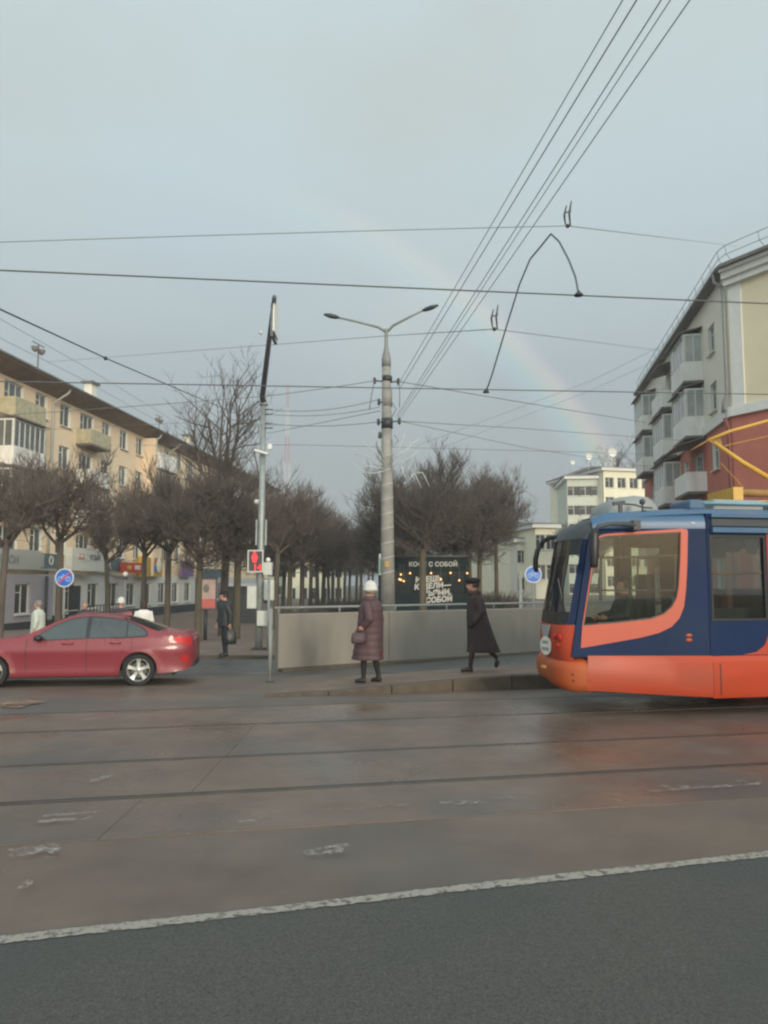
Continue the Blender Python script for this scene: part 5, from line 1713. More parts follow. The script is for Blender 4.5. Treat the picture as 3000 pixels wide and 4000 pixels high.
MB().tube([(pb.x, pb.y, pavz(pb.x, pb.y)), (pb.x, pb.y, pb.z)], [0.06, 0.035], 8).build('post', M['grey_paint'], o, True)
MB().ball((pb.x, pb.y, pb.z + 0.08), 0.11, 12, 8).build('globe', M['white'], o, True)
MB().lathe((pb.x, pb.y, pb.z - 0.08), [(0.03, -0.08), (0.09, 0.02), (0.05, 0.06)], 10).build('collar', M['dark_metal'], o, True)
# low stop shelter under the trees
pk = at(960, 2284, 52)
o = thing('shelter', (pk.x, pk.y, gz(pk.x, pk.y)), label='low grey shelter with a pale flat roof under the avenue trees', cat='shelter')
z0k = gz(pk.x, pk.y)
MB().span(pk.x - 1.3, pk.x + 1.3, pk.y - 0.8, pk.y + 0.8, pk.z - 0.10, pk.z + 0.12).build('roof', M['sign_rim'], o)
MB().span(pk.x - 1.1, pk.x + 1.1, pk.y - 0.6, pk.y + 0.6, z0k, pk.z - 0.102).build('cabin', M['dark_metal'], o)

# ------------------------------------------------------------------ overhead wires
def wire(label, pts, r, sag=0.0, m='wire', n=10, group='overhead wires'):
    """pts: world points; extra points between them hang by sag."""
    P_ = []
    for a, c in zip(pts, pts[1:]):
        for i in range(n):
            t = i / n
            p = a.lerp(c, t)
            p.z -= sag * 4 * t * (1 - t)
            P_.append(p)
    P_.append(pts[-1])
    o = MB().tube(P_, r * 0.74, 5, cap=False).build('overhead_wire', M[m], None, True)
    return tag(o, label, 'wire', group)


def ext(a, c, f0, f1):
    return a + (a - c) * f0, c + (c - a) * f1


# contact wires above the two tracks
c1a, c1b = ext(atd(0, 584, 7.0), atd(1659, 656, 8.6), 1.0, 1.2)
c2a, c2b = ext(atd(0, 824, 9.9), atd(1659, 852, 12.2), 1.0, 1.2)
wire('thick tram contact wire crossing the sky above the lamp arms', [c1a, c1b], 0.0115, m='wire_thick')
wire('tram contact wire passing just under the top of the lamp pole shaft', [c2a, c2b], 0.0115, m='wire_thick')
insA, insB = atd(1226, 488, 9.4), atd(1068, 711, 13.5)
a0, _ = ext(atd(0, 526, 9.0), insA, 0.4, 0)
wire('thin span wire left of the upper insulator', [a0, insA], 0.007, sag=-0.02)
wire('thin span wire from the upper insulator to the right roof edge', [insA, atd(1592, 532, 34.0)], 0.009, sag=0.0)
wire('faint span wire left of the lower insulator', [atd(100, 782, 44.0), atd(830, 726, 20), insB], 0.012)
wire('faint span wire from the lower insulator to the right house', [insB, atd(1424, 757, 44.0), ], 0.011)
wire('thick dark cable slanting down from the left edge to the tall tree', [ext(atd(0, 668, 12.0), atd(238, 778, 18.0), 0.5, 0)[0], atd(238, 778, 18.0), atd(505, 892, 33.0)], 0.022, m='wire_thick')
wire('faint cable slanting along the left roof, upper of two', [atd(-60, 655, 24), atd(180, 790, 34), atd(500, 985, 62)], 0.012)
wire('faint cable slanting along the left roof, lower of two', [atd(-60, 700, 24), atd(180, 820, 34), atd(430, 960, 58)], 0.012)
pl1, pr1 = at(1463, 1487, 21.95), at(1556, 1490, 21.95)
pl2, pr2 = at(1478, 1648, 21.95), at(1560, 1645, 21.95)
wire('cable from the upper left bracket of the lamp pole to the shops', [pl1, atd(570, 856, 22.8), atd(-40, 900, 26.0)], 0.015, sag=0.02)
wire('cable from the upper right bracket of the lamp pole to the right house', [pr1, atd(1120, 868, 26.0), atd(1395, 913, 42.5)], 0.020)
wire('cable from the lower right bracket of the lamp pole, upper of two', [pr2, atd(1120, 925, 28.0), atd(1480, 952, 41.5)], 0.016)
wire('cable from the lower right bracket of the lamp pole, lower of two', [pr2, atd(1140, 968, 30.0), atd(1400, 1008, 54.0)], 0.014)
wire('topmost short cable between the signal mast and the lamp pole', [at(1048, 1600, 23.95), at(1484, 1560, 22)], 0.016, sag=0.17)
wire('second short cable between the signal mast and the lamp pole', [at(1048, 1618, 23.95), at(1484, 1590, 22)], 0.014, sag=0.14)
wire('lowest short cable between the signal mast and the lamp pole', [at(1048, 1655, 23.95), pl2], 0.016, sag=0.10)
wire('thin cable slanting down left from the lamp pole behind the signal mast', [at(1484, 1605, 22), at(1060, 1690, 30), at(620, 1700, 60)], 0.014)
wire('long low wire crossing behind the lamp pole', [atd(290, 962, 30), atd(640, 960.8, 26), atd(1272, 977, 30), atd(1410, 982, 52)], 0.013)
wire('faint diagonal wire rising to the right house', [atd(1440, 742, 47), atd(1272, 825, 44), atd(900, 963, 40)], 0.014)
wire('second faint diagonal wire rising to the right house', [atd(1460, 760, 47), atd(1272, 845, 44), atd(960, 965, 40)], 0.012)
wire('thin wire over the left facade', [atd(-30, 935, 40), atd(120, 775, 26)][0:1] + [atd(300, 918, 34), atd(560, 905, 30)], 0.012)
# feeder cables from the lamp pole over the viewer's head
for k, (tx, ex, ey, r_k, label) in enumerate(((1345, 857, 836, 0.014, 'first of five feeder cables fanning up from the lamp pole'), (1375, 862, 842, 0.017, 'second of five feeder cables fanning up from the lamp pole'), (1428, 856, 900, 0.014, 'third of five feeder cables fanning up from the lamp pole'), (1448, 859, 903, 0.012, 'fourth of five feeder cables fanning up from the lamp pole'), (1490, 861, 908, 0.014, 'last of five feeder cables fanning up from the lamp pole'))):
    a, c = atd(ex, ey, 21.9), atd(tx, 0, 7.3 if k < 2 else 6.7)
    wire(label, [a, c + (c - a) * 0.8], r_k * 0.62, sag=0.0)
# the looped jumper joining the contact wires
js = [(1050, 846, 11.2), (1062, 812, 11.0), (1092, 712, 10.5), (1122, 615, 10.0), (1145, 560, 9.7), (1170, 530, 9.5), (1190, 505, 9.3), (1208, 522, 9.0), (1228, 560, 8.6), (1243, 598, 8.3), (1250, 636, 8.1)]
jp = thing('jumper_cable', atd(1190, 505, 9.3), label='looped dark jumper cable joining the two contact wires', cat='cable')
MB().tube([atd(*j) for j in js], 0.0115, 6).build('cable', M['wire_thick'], jp, True)
for j in (js[0], js[-1]):
    c = atd(*j)
    MB().lathe((c.x, c.y, c.z - 0.005), [(0.050, -0.010), (0.046, 0.006), (0.018, 0.034), (0.013, 0.045)], 10).build('clamp', M['dark_metal'], jp, True)
for c, s_, label in ((insA, 1.0, 'dark loop insulator hanging on the upper span wire'), (insB, 0.95, 'dark loop insulator hanging on the lower span wire')):
    o = thing('insulator', c, label=label, cat='insulator', group='loop insulators')
    k = c.y / 9.4 * s_
    for dx_, z0_, z1_ in ((-0.018, 0.02, 0.27), (0.045, 0.0, 0.33)):
        MB().tube([(c.x + dx_ * k - 0.01, c.y, c.z + z0_ * k), (c.x + dx_ * k - 0.02 * k, c.y, c.z + (z0_ + z1_) / 2 * k), (c.x + dx_ * k + 0.01, c.y, c.z + z1_ * k)], [0.008 * k, 0.015 * k, 0.007 * k], 6).build('loop', M['dark_metal'], o, True)
    MB().ball((c.x, c.y, c.z), 0.028 * k, 8, 6).build('clamp', M['dark_metal'], o, True)
    MB().bar((c.x - 0.03 * k, c.y, c.z + 0.17 * k), (c.x + 0.05 * k, c.y, c.z + 0.2 * k), 0.012 * k).build('bridge', M['dark_metal'], o)
c = atd(228, 774, 17.8)
b = MB().ball(c, 0.05, 8, 6)
tag(b.build('cable_joint', M['dark_metal'], None, True), 'dark joint on the slanting cable at the left', 'cable joint')

# ------------------------------------------------------------------ the tram
TY = 10.80
TA = math.atan(TS)


def TF(px, py, y=TY):
    p = at(px, py, y)
    return (p.x, p.z)


XJ = TF(2762, 2300)[0]
P1 = Vector((XJ, TY, 0))
d2 = Vector((math.cos(TA), math.sin(TA), 0))
n2 = Vector((-math.sin(TA), math.cos(TA), 0))


def TR(px, py):
    p = on_plane(px, py, P1, n2)
    return ((p - P1).dot(d2), p.z)


tram = thing('tram', (4.5, 11.9, 0), label='blue and orange tram entering from the right with its yellow pantograph up', cat='tram')
FM = lambda dy=0.0: upright((0, TY + dy, 0))
RM = lambda dy=0.0: upright((XJ - n2.x * (-dy), TY + n2.y * dy, 0), TA)


def tpanel(name, loops, th, m, mtx, parent=tram, bevel=0.0):
    return link(bpy.data.objects.new(name, panel_mesh(name, loops, th, M[m], mtx, bevel)), parent)


# cab side: blue panel with the swooping window
hole = [TF(*p) for p in ((2276, 2444), (2300, 2290), (2331, 2112), (2342, 2100), (2364, 2094), (2500, 2086), (2656, 2078), (2654, 2180), (2648, 2290), (2640, 2335), (2622, 2370), (2592, 2398), (2540, 2418), (2400, 2434))]
outl = [TF(*p) for p in ((2231, 2566), (2250, 2430), (2275, 2260), (2298, 2099), (2308, 2076), (2340, 2056), (2420, 2048), (2560, 2045), (2762, 2043), (2762, 2566))]
outl[-1] = (XJ, outl[-1][1]); outl[-2] = (XJ, outl[-2][1])
side = tpanel('cab_side', [outl, hole], 0.05, 'tram_blue', FM())
tpanel('cab_window', [hole], 0.008, 'tram_glass', FM(0.0), side)
sw_out = [TF(*p) for p in ((2266, 2530), (2272, 2444), (2298, 2276), (2326, 2106), (2342, 2092), (2364, 2086), (2500, 2076), (2660, 2066), (2680, 2068), (2683, 2078), (2681, 2200), (2676, 2300), (2668, 2370), (2650, 2415), (2620, 2448), (2570, 2472), (2500, 2490), (2400, 2508), (2280, 2529))]
tpanel('orange_surround', [sw_out, hole], 0.012, 'tram_salmon', FM(-0.031), side)
# cove above the window turning in to the roof, sky sheen put into its lighter blue
b = MB()
for x in (2.93, 3.05, 3.2, 3.4, 3.8, 4.2, XJ - 0.004):
    dz = -0.10 * max(0, (3.2 - x) / 0.27) ** 1.5
    b.v += [(x, TY - 0.027, 2.585), (x, TY - 0.030, 2.66 + dz * 0.5), (x, TY - 0.012, 2.74 + dz * 0.8), (x, TY + 0.05, 2.82 + dz)]
for i in range(6):
    for k in range(3):
        a = i * 4 + k
        b.f.append((a, a + 4, a + 5, a + 1)); b.m.append(0)
b.build('cove', M['tram_roof_blue'], side, True)
# rubber round the glass
rub = [((p[0] - 3.6) * 0.975 + 3.6, (p[1] - 1.95) * 0.97 + 1.95) for p in hole]
tpanel('window_rubber', [hole, rub], 0.02, 'tram_black', FM(-0.012), side)
# sliding sash inside the big window
b = MB()
for a, c in (((2345, 2180), (2650, 2168)), ((2285, 2306), (2648, 2306)), ((2495, 2172), (2490, 2306)), ((2640, 2172), (2638, 2306)), ((2350, 2182), (2338, 2306))):
    x0, z0 = TF(*a); x1, z1 = TF(*c)
    b.bar((x0, TY + 0.02, z0), (x1, TY + 0.02, z1), 0.02, 0.026)
b.build('sash', M['sash'], side)
# body side behind the cab
S_END = 13.4
zc = 2.80
wz0, wz1 = TR(2880, 2424)[1], TR(2880, 2092)[1]
w1a, w1b = TR(2772, 2300)[0], TR(2990, 2300)[0]
holes = [[(w1a, wz0), (w1b, wz0), (w1b, wz1), (w1a, wz1)]]
s_ = w1b + 0.36
while s_ < S_END - 1.6:
    holes.append([(s_, wz0 + 0.25), (s_ + 1.35, wz0 + 0.25), (s_ + 1.35, wz1), (s_, wz1)])
    s_ += 1.55
body = tpanel('body_side', [[(0.004, 0.80), (S_END, 0.80), (S_END, zc), (0.004, zc)]] + holes, 0.05, 'tram_blue', RM())
for h in holes:
    tpanel('side_window', [h], 0.008, 'tram_glass', RM(), body)
    tpanel('window_rubber', [h, [(h[0][0] + 0.03, h[0][1] + 0.03), (h[1][0] - 0.03, h[1][1] + 0.03), (h[2][0] - 0.03, h[2][1] - 0.03), (h[3][0] + 0.03, h[3][1] - 0.03)]], 0.06, 'tram_black', RM(-0.004), body)
# orange sweep rising behind the first window
c0_, z0_ = TR(2994, 2440)
arc = [(c0_ - 0.42, 0.825), (c0_ - 0.20, 0.86), (c0_ - 0.07, 0.95), (c0_ + 0.0, 1.10), (c0_ + 0.03, 1.3), (c0_ + 0.03, zc - 0.2), (c0_ + 0.22, zc - 0.2), (c0_ + 0.22, 0.825)]
tpanel('orange_sweep', [arc], 0.012, 'tram_orange', RM(-0.032), body)
# gutter over the doors
b = MB()
for py, hh, pr_, m in ((2016, 0.05, 0.05, 0), (2072, 0.07, 0.07, 0)):
    z = TR(2860, py)[1]
    for q in (0,):
        a = P1 + d2 * 0.06 - n2 * (0.03 + pr_ / 2); c = P1 + d2 * S_END - n2 * (0.03 + pr_ / 2)
        b.bar((a.x, a.y, z), (c.x, c.y, z), pr_, hh)
b.build('gutter', M['tram_roof_blue'], body)
z = TR(2860, 2042)[1]
a = P1 + d2 * 0.08 - n2 * 0.035; c = P1 + d2 * S_END - n2 * 0.035
MB().bar((a.x, a.y, z), (c.x, c.y, z), 0.02, 0.10).build('door_cover', M['tram_hood'], body)
# orange skirt: a slanted upper strip and an upright lower one, cab and body
def skirt(stn, name, parent=tram):
    b = MB()
    n = len(stn[0])
    b.v = [p for s_ in stn for p in s_]
    for i in range(len(stn) - 1):
        for k in range(n - 1):
            a = i * n + k
            b.f.append((a, a + n, a + n + 1, a + 1)); b.m.append(0)
    return b.build(name, M['tram_orange'], parent, 20)


stn = []
for t in range(9):
    px = 2296 + (2772 - 2296) * t / 8
    yb = 10.735
    xt, zt_ = TF(px, 2561, 10.775)
    xm, zm_ = TF(px, 2606 - 22 * t / 8, yb)
    xb_, zb_ = TF(px, 2699 + 26 * t / 8, yb)
    if t == 8:
        xt = xm = xb_ = XJ + 0.016
    stn.append([(xt, 10.80, zt_), (xt, 10.772, zt_ - 0.002), (xm, yb, zm_), (xb_, yb, zb_ + 0.10), (xb_, yb + 0.025, zb_), (xb_, yb + 0.3, zb_ + 0.04)])
skirt(stn, 'cab_skirt')
stn = []
za, zb2, zc2 = 0.815, TR(2780, 2584)[1], TR(2802, 2726)[1]
for t in range(15):
    s_ = 0.008 + (S_END - 0.01) * t / 14
    pt = lambda o_, z: (P1.x + d2.x * s_ + n2.x * o_, P1.y + d2.y * s_ + n2.y * o_, z)
    stn.append([pt(0, za), pt(-0.028, za - 0.002), pt(-0.066, zb2), pt(-0.066, zc2 + 0.1), pt(-0.04, zc2), pt(0.26, zc2 + 0.03)])
skirt(stn, 'body_skirt')
tpanel('hatch_seam', [[(0.11, zc2 + 0.05), (0.122, zc2 + 0.05), (0.122, zb2 - 0.03), (0.11, zb2 - 0.03)]], 0.004, 'tram_black', RM(-0.069))

# the nose, turned from plan curves
plan = [(2.63, 10.80), (2.56, 10.82), (2.48, 10.90), (2.415, 11.08), (2.385, 11.35), (2.385, 11.65), (2.42, 11.98), (2.50, 12.30), (2.64, 12.55), (2.86, 12.70)]
bump = [(2.86, 10.735), (2.70, 10.742), (2.57, 10.775), (2.46, 10.87), (2.375, 11.06), (2.325, 11.35), (2.315, 11.65), (2.35, 12.0), (2.44, 12.36), (2.59, 12.62), (2.86, 12.78)]


def ring_of(pl, z, lean=0.0, inset=0.0):
    cx, cy = 3.3, 11.75
    out = []
    for x, y in pl:
        d = Vector((cx - x, cy - y)).normalized() * inset
        out.append((x + d.x + lean, y + d.y, z))
    return out


b = MB()
nb = [0.315 + 0.10 * smooth(10.7, 11.4, y) for x, y in bump]
rings = []
for dz, ins in ((0.0, 0.10), (0.03, 0.03), (0.12, 0.0)):
    r = ring_of(bump, 0, 0, ins)
    rings.append([(p[0], p[1], nb[i] + dz) for i, p in enumerate(r)])
for z, ins in ((0.62, 0.0), (0.69, 0.012), (0.735, 0.05), (0.765, 0.12), (0.79, 0.20)):
    rings.append(ring_of(bump, z, 0, ins))
b.ring_loft(rings, cap=False, closed=False)
bmp = b.build('bumper', M['tram_amber'], tram, 50)
for px, py in ((2237, 2635), (2240, 2660)):
    c = at(px, py, 10.76)
    MB().ball((c.x, c.y + 0.004, c.z), (0.016, 0.012, 0.012), 8, 6).build('bolt', M['tram_black'], bmp, True)
c = at(2117, 2605, 11.02)
MB().ball((c.x + 0.02, c.y, c.z), (0.05, 0.06, 0.03), 10, 6).build('tow_hatch', M['panto_dirty'], bmp, True)
EDGE = [TF(2231, 2566), TF(2250, 2430), TF(2275, 2260), TF(2298, 2099), TF(2310, 2060)]


def edge_x(z):
    tab = sorted((p[1], p[0]) for p in EDGE)
    if z <= tab[0][0]: return tab[0][1]
    for (a, va), (c, vc) in zip(tab, tab[1:]):
        if z <= c:
            return va + (vc - va) * (z - a) / (c - a)
    return tab[-1][1]


def to_edge(r):
    return [(edge_x(r[0][2]) + 0.03, TY + 0.004, r[0][2])] + list(r[1:])


b = MB()
rings = [to_edge(ring_of(plan, z, l, i_)) for z, l, i_ in ((0.72, 0.0, 0.03), (0.80, 0.0, 0.0), (1.00, -0.012, 0.0), (1.20, 0.0, 0.0), (1.24, 0.006, 0.012))]
b.ring_loft(rings, cap=False, closed=False)
fp = b.build('front_panel', M['tram_orange'], tram, 50)
b = MB()
zs = [1.242, 1.30, 1.42, 1.6, 1.8, 2.0, 2.2, 2.46]
lean_ = lambda z: 0.006 + 0.235 * ((z - 1.24) / 1.22) ** 1.08
pil = MB(); pil.ring_loft([to_edge(ring_of(plan[:2], z, lean_(z), 0.004)) for z in zs], cap=False, closed=False)
pil.build('front_pillar', M['tram_blue'], tram, True)
pil = MB(); pil.ring_loft([ring_of(plan[-3:], z, lean_(z), 0.004) for z in zs], cap=False, closed=False)
pil.build('front_pillar', M['tram_blue'], tram, True)
rings = [ring_of(plan[1:-2], z, lean_(z), 0.008) for z in zs]
ws = MB(); ws.ring_loft(rings[1:], cap=False, closed=False)
ws.build('windscreen', M['tram_glass'], tram, True)
ws = MB(); ws.ring_loft(rings[:3], cap=False, closed=False)
ws.v = [(x - 0.004, y, z) for x, y, z in ws.v]
ws.build('windscreen_foot', M['tram_black'], tram, True)
for rr_ in (rings[-1],):
    hd = MB()
    hr_ = [ring_of(plan, 2.44, 0.236, -0.004), ring_of(plan, 2.56, 0.29, 0.0), ring_of(plan, 2.66, 0.38, 0.02), ring_of(plan, 2.745, 0.52, 0.06), ring_of(plan, 2.80, 0.74, 0.14), ring_of(plan, 2.82, 1.0, 0.25)]
    hd.ring_loft(hr_, cap=False, closed=False)
    hd.build('brow', M['tram_hood'], tram, True)
ds = MB()
rings_d = [ring_of(plan[1:-2], z, lean_(z), 0.02) for z in (2.22, 2.46)]
ds.ring_loft(rings_d, cap=False, closed=False)
ds.build('destination_board', M['tram_hood'], tram, True)
# wiper and pillars inside
c0 = at(2215, 2440, 10.9); c1 = at(2180, 2260, 11.05)
MB().tube([c0, c1], 0.012, 5).build('wiper', M['tram_black'], tram)
# number disc, grey wedge, lamps on the front
def on_front(z, i, f):
    a, c = Vector((*plan[i], z)), Vector((*plan[i + 1], z))
    p = a.lerp(c, f)
    d = (c - a).normalized()
    return p, Vector((-d.y, d.x, 0)) * -1


p, nn = on_front(0.92, 3, 0.75)
nn = Vector((-0.93, -0.36, 0)).normalized()
ang = math.atan2(nn.x, -nn.y) * -1
fm = upright(p + nn * 0.055, math.atan2(-nn.x, nn.y) + math.pi)
fm = Matrix.Translation(p + nn * 0.05) @ Matrix(((-nn.y, 0, nn.x, 0), (nn.x, 0, nn.y, 0), (0, 1, 0, 0), (0, 0, 0, 1)))
disc = tpanel('number_disc', [circle((0, 0), 0.135, 30)], 0.015, 'sign_white', fm, fp)
for yy, wd in ((0.05, 0.07), (-0.045, 0.09)):
    tpanel('disc_print', [[(-wd, yy - 0.022), (wd, yy - 0.022), (wd, yy + 0.022), (-wd, yy + 0.022)]], 0.004, 'grey_mark', fm @ Matrix.Translation((0, 0, 0.010)), disc)
tpanel('grey_wedge', [[(-0.06, 0.12), (0.06, 0.12), (0.12, 0.30), (-0.12, 0.30)]], 0.01, 'tram_grey', fm @ Matrix.Translation((0, 0, 0.0)), fp)
for i, f, z, r_k in ((2, 0.1, 1.06, 0.055), (2, 0.65, 1.07, 0.045), (2, 0.35, 0.95, 0.03), (7, 0.3, 1.07, 0.05), (7, 0.8, 1.06, 0.05)):
    p, nn_ = on_front(z, i, f)
    MB().ball((p.x - 0.006, p.y - 0.012, p.z), (0.03, 0.05 if r_k > 0.05 else 0.035, r_k), 12, 8).build('headlamp', M['tail'], fp, True)
for py in (2482, 2500):
    c = at(2691, py, TY - 0.028)
    MB().ball((c.x, c.y, c.z), (0.048, 0.014, 0.026), 12, 8).build('side_lamp', M['tram_amber'], side, True)
c = at(2706, 2044, TY - 0.03)
MB().ball((c.x, c.y, c.z), (0.035, 0.012, 0.018), 8, 6).build('marker_lamp', M['white_box'], side, True)

# far side, ends, floor, roof
W2 = 2.46
fj = P1 + n2 * W2
gx_, gy_ = plan[-1]
fa = Vector((gx_, gy_, 0)); fb = Vector((fj.x, fj.y, 0))
fl_ = (fb - fa).length
fang = math.atan2(fb.y - fa.y, fb.x - fa.x)
tpanel('far_cab_side', [[(0, 0.4), (fl_, 0.4), (fl_, zc), (0.3, zc), (0, 2.0)], [(0.10, 1.25), (fl_ - 0.10, 1.25), (fl_ - 0.10, 2.58), (0.32, 2.58), (0.10, 1.9)]], 0.05, 'tram_inside', upright(fa, fang))
fh = []
s_ = 0.2
while s_ < S_END - 1.5:
    fh.append([(s_, 1.30), (s_ + 1.15, 1.30), (s_ + 1.15, 2.42), (s_, 2.42)])
    s_ += 1.4
fbody = tpanel('far_body_side', [[(0, 0.4), (S_END, 0.4), (S_END, zc), (0, zc)]] + fh, 0.05, 'tram_inside_brown', upright(fb, TA))
for h in fh:
    tpanel('side_window', [h], 0.008, 'tram_glass', upright(fb, TA), fbody)
e_n = P1 + d2 * S_END; e_f = fj + d2 * S_END
tpanel('rear_end', [[(0, 0.35), (W2, 0.35), (W2, zc), (0, zc)], [(0.3, 1.35), (W2 - 0.3, 1.35), (W2 - 0.3, 2.4), (0.3, 2.4)]], 0.05, 'tram_blue', upright(e_n, TA + math.pi / 2))
b = MB()
pl_ = [(2.75, 10.95), (3.0, 10.83), (XJ, TY + 0.03), (e_n.x, e_n.y + 0.03), (e_f.x, e_f.y - 0.03), (fj.x, fj.y - 0.03), (2.9, 12.6)]
n = len(pl_)
b.v = [(x, y, 0.62) for x, y in pl_] + [(x, y, 0.74) for x, y in pl_]
b.f = [tuple(range(n))[::-1], tuple(range(n, 2 * n))] + [(i, (i + 1) % n, n + (i + 1) % n, n + i) for i in range(n)]
b.m = [0] * len(b.f)
b.build('floor', M['tram_black'], tram)
st = [((3.02, 10.84), (3.1, 12.70), -0.12), ((3.30, 10.80), (3.35, 12.85), -0.04), ((3.8, 10.795), (3.85, 13.05), 0.0), ((XJ, 10.79), (fj.x, fj.y + 0.01), 0.03), ((e_n.x, e_n.y), (e_f.x, e_f.y), 0.03)]
fr_ = (0.0, 0.03, 0.12, 0.3, 0.5, 0.7, 0.88, 0.97, 1.0)
hz_ = (2.77, 2.82, 2.87, 2.90, 2.91, 2.90, 2.87, 2.82, 2.77)
b = MB()
b.ring_loft([[(a[0] + (c[0] - a[0]) * f, a[1] + (c[1] - a[1]) * f, h + dz) for f, h in zip(fr_, hz_)] for a, c, dz in st], cap=False, closed=False)
roof = b.build('roof', M['tram_roof_blue'], tram, True)
# roof gear: fairing, radio bracket, pipes, grey boxes, pantograph
b = MB()
rings = []
for t, (x, hgt, hw) in enumerate(((3.26, 2.88, 0.35), (3.34, 3.00, 0.50), (3.48, 3.09, 0.56), (3.75, 3.13, 0.58), (3.98, 3.11, 0.56), (4.10, 3.02, 0.52), (4.16, 2.90, 0.45))):
    yc_ = 11.85 + 0.1 * (x - 3.1)
    rings.append([(x, yc_ - hw, 2.66), (x, yc_ - hw, hgt - 0.10), (x, yc_ - hw * 0.75, hgt), (x, yc_ + hw * 0.75, hgt), (x, yc_ + hw, hgt - 0.10), (x, yc_ + hw, 2.66)])
b.ring_loft(rings, cap=True, closed=True)
b.build('fairing', M['tram_grey'], roof, 40)
c = at(2425, 1998, 11.0); t_ = at(2422, 1962, 11.0)
b = MB(); b.bar((c.x, c.y, c.z - 0.1), (t_.x, t_.y, t_.z), 0.05); b.bar(at(2395, 1968, 11.0), at(2440, 1962, 11.0), 0.06, 0.05)
b.tube([at(2432, 1968, 11.0), at(2480, 1972, 11.0), at(2510, 1982, 11.0), at(2548, 1985, 11.0)], 0.013, 5)
b.build('roof_bracket', M['tram_hood'], roof)
c = at(2509, 1960, 11.02)
b = MB(); b.lathe((c.x, c.y, c.z), [(0.02, -0.04), (0.042, -0.02), (0.042, 0.02), (0.02, 0.04)], 12); b.bar((c.x, c.y, c.z - 0.16), (c.x, c.y, c.z - 0.03), 0.02); b.bar((c.x - 0.03, c.y, c.z - 0.16), (c.x + 0.05, c.y, c.z - 0.12), 0.02)
b.build('horn', M['tram_hood'], roof, True)
zz = lambda py, dp: at(2800, py, dp).z
for x0, x1, y0, y1, z1, m in ((4.36, 4.62, 11.05, 11.6, 3.03, 'tram_roof_blue'), (4.75, 5.6, 11.35, 12.4, 3.06, 'tram_grey'), (5.75, 6.5, 11.5, 12.6, 3.07, 'tram_grey'), (6.7, 8.2, 11.7, 13.0, 3.10, 'tram_grey'), (8.6, 10.4, 12.1, 13.4, 3.12, 'tram_grey')):
    b = MB(); b.box(((x0 + x1) / 2, (y0 + y1) / 2, (z1 + 2.86) / 2), (x1 - x0, y1 - y0, z1 - 2.86), TA)
    o = b.build('roof_box', M[m], roof)
    md = o.modifiers.new('bevel', 'BEVEL'); md.width = 0.05; md.segments = 2
a = P1 + d2 * 0.05 + n2 * 0.35; c = P1 + d2 * 9 + n2 * 0.35
MB().tube([(a.x, a.y, 2.99), (a.x + 1.2, a.y + 0.26, 2.995), (c.x, c.y, 2.99)], 0.026, 6).build('roof_pipe', M['sky_pipe'], roof, True)
a = P1 + d2 * 0.3 + n2 * 0.5; c = P1 + d2 * 9 + n2 * 0.5
MB().tube([(a.x, a.y, 3.03), (c.x, c.y, 3.03)], 0.018, 6).build('roof_pipe', M['wire'], roof, True)
kn = at(2772, 1716, 12.2)
pg = MB()
b0 = at(3060, 1900, 12.25)
pant = MB().tube([at(2788, 1728, 12.2), at(2900, 1806, 12.22), b0], [0.035, 0.042, 0.045], 8).build('pantograph', M['panto'], tram, True)
MB().tube([at(2764, 1721, 12.2), at(2850, 1685, 12.22), at(3300, 1560, 12.3)], [0.028, 0.026, 0.022], 8).build('upper_arm', M['panto'], pant, True)
MB().tube([at(2700, 1758, 12.2), kn], [0.012, 0.016], 6).build('strut', M['panto_dirty'], pant, True)
b = MB(); k0, k1, k2 = at(2768, 1722, 12.18), at(2815, 1712, 12.18), at(2822, 1738, 12.18)
b.add([k0, k1, k2, at(2785, 1735, 12.18), k0 + Vector((0, 0.06, 0)), k1 + Vector((0, 0.06, 0)), k2 + Vector((0, 0.06, 0)), at(2785, 1735, 12.24)], [(0, 1, 2, 3), (7, 6, 5, 4), (0, 4, 5, 1), (1, 5, 6, 2), (2, 6, 7, 3), (3, 7, 4, 0)])
b.build('knuckle', M['panto_dirty'], pant)
MB().tube([at(2800, 1880, 12.3)[:] and at(2815, 1808, 12.2), at(2905, 1905, 12.2)], 0.006, 4).build('control_rod', M['panto'], pant)
MB().tube([at(2830, 1742, 12.3), at(3060, 1690, 12.3)], 0.006, 4).build('control_rod', M['panto'], pant)
hd_ = at(3300, 1556, 12.3)
MB().tube([hd_ + Vector((-0.15, -0.8, -0.05)), hd_ + Vector((0, -0.6, 0.02)), hd_ + Vector((0, 0.6, 0.02)), hd_ + Vector((-0.15, 0.8, -0.05))], 0.025, 6).build('collector_head', M['steel'], pant, True)
a, c = at(2838, 1965, 12.0), at(2868, 1905, 12.0)
MB().span(a.x, c.x + 0.02, 11.75, 12.7, 3.0, at(2850, 1910, 12.0).z).span(c.x + 0.022, c.x + 1.6, 11.78, 11.9, 3.02, 3.09).span(c.x + 0.022, c.x + 1.6, 12.5, 12.62, 3.02, 3.09).build('base_frame', M['panto'], pant)
MB().tube([at(2862, 1915, 12.0), at(2900, 1925, 12.0), at(3100, 1930, 12.1)], 0.06, 8).build('spring_drum', M['panto_dirty'], pant, True)
for s_ in (0.9, 2.4):
    c = kn + Vector((s_ * 0.6 + 0.5, 0, 0))
    MB().lathe((c.x, 12.2, 2.9), [(0.05, 0), (0.07, 0.04), (0.05, 0.08), (0.07, 0.12), (0.05, 0.16)], 10).build('roof_insulator', M['tram_seat'], pant, True)

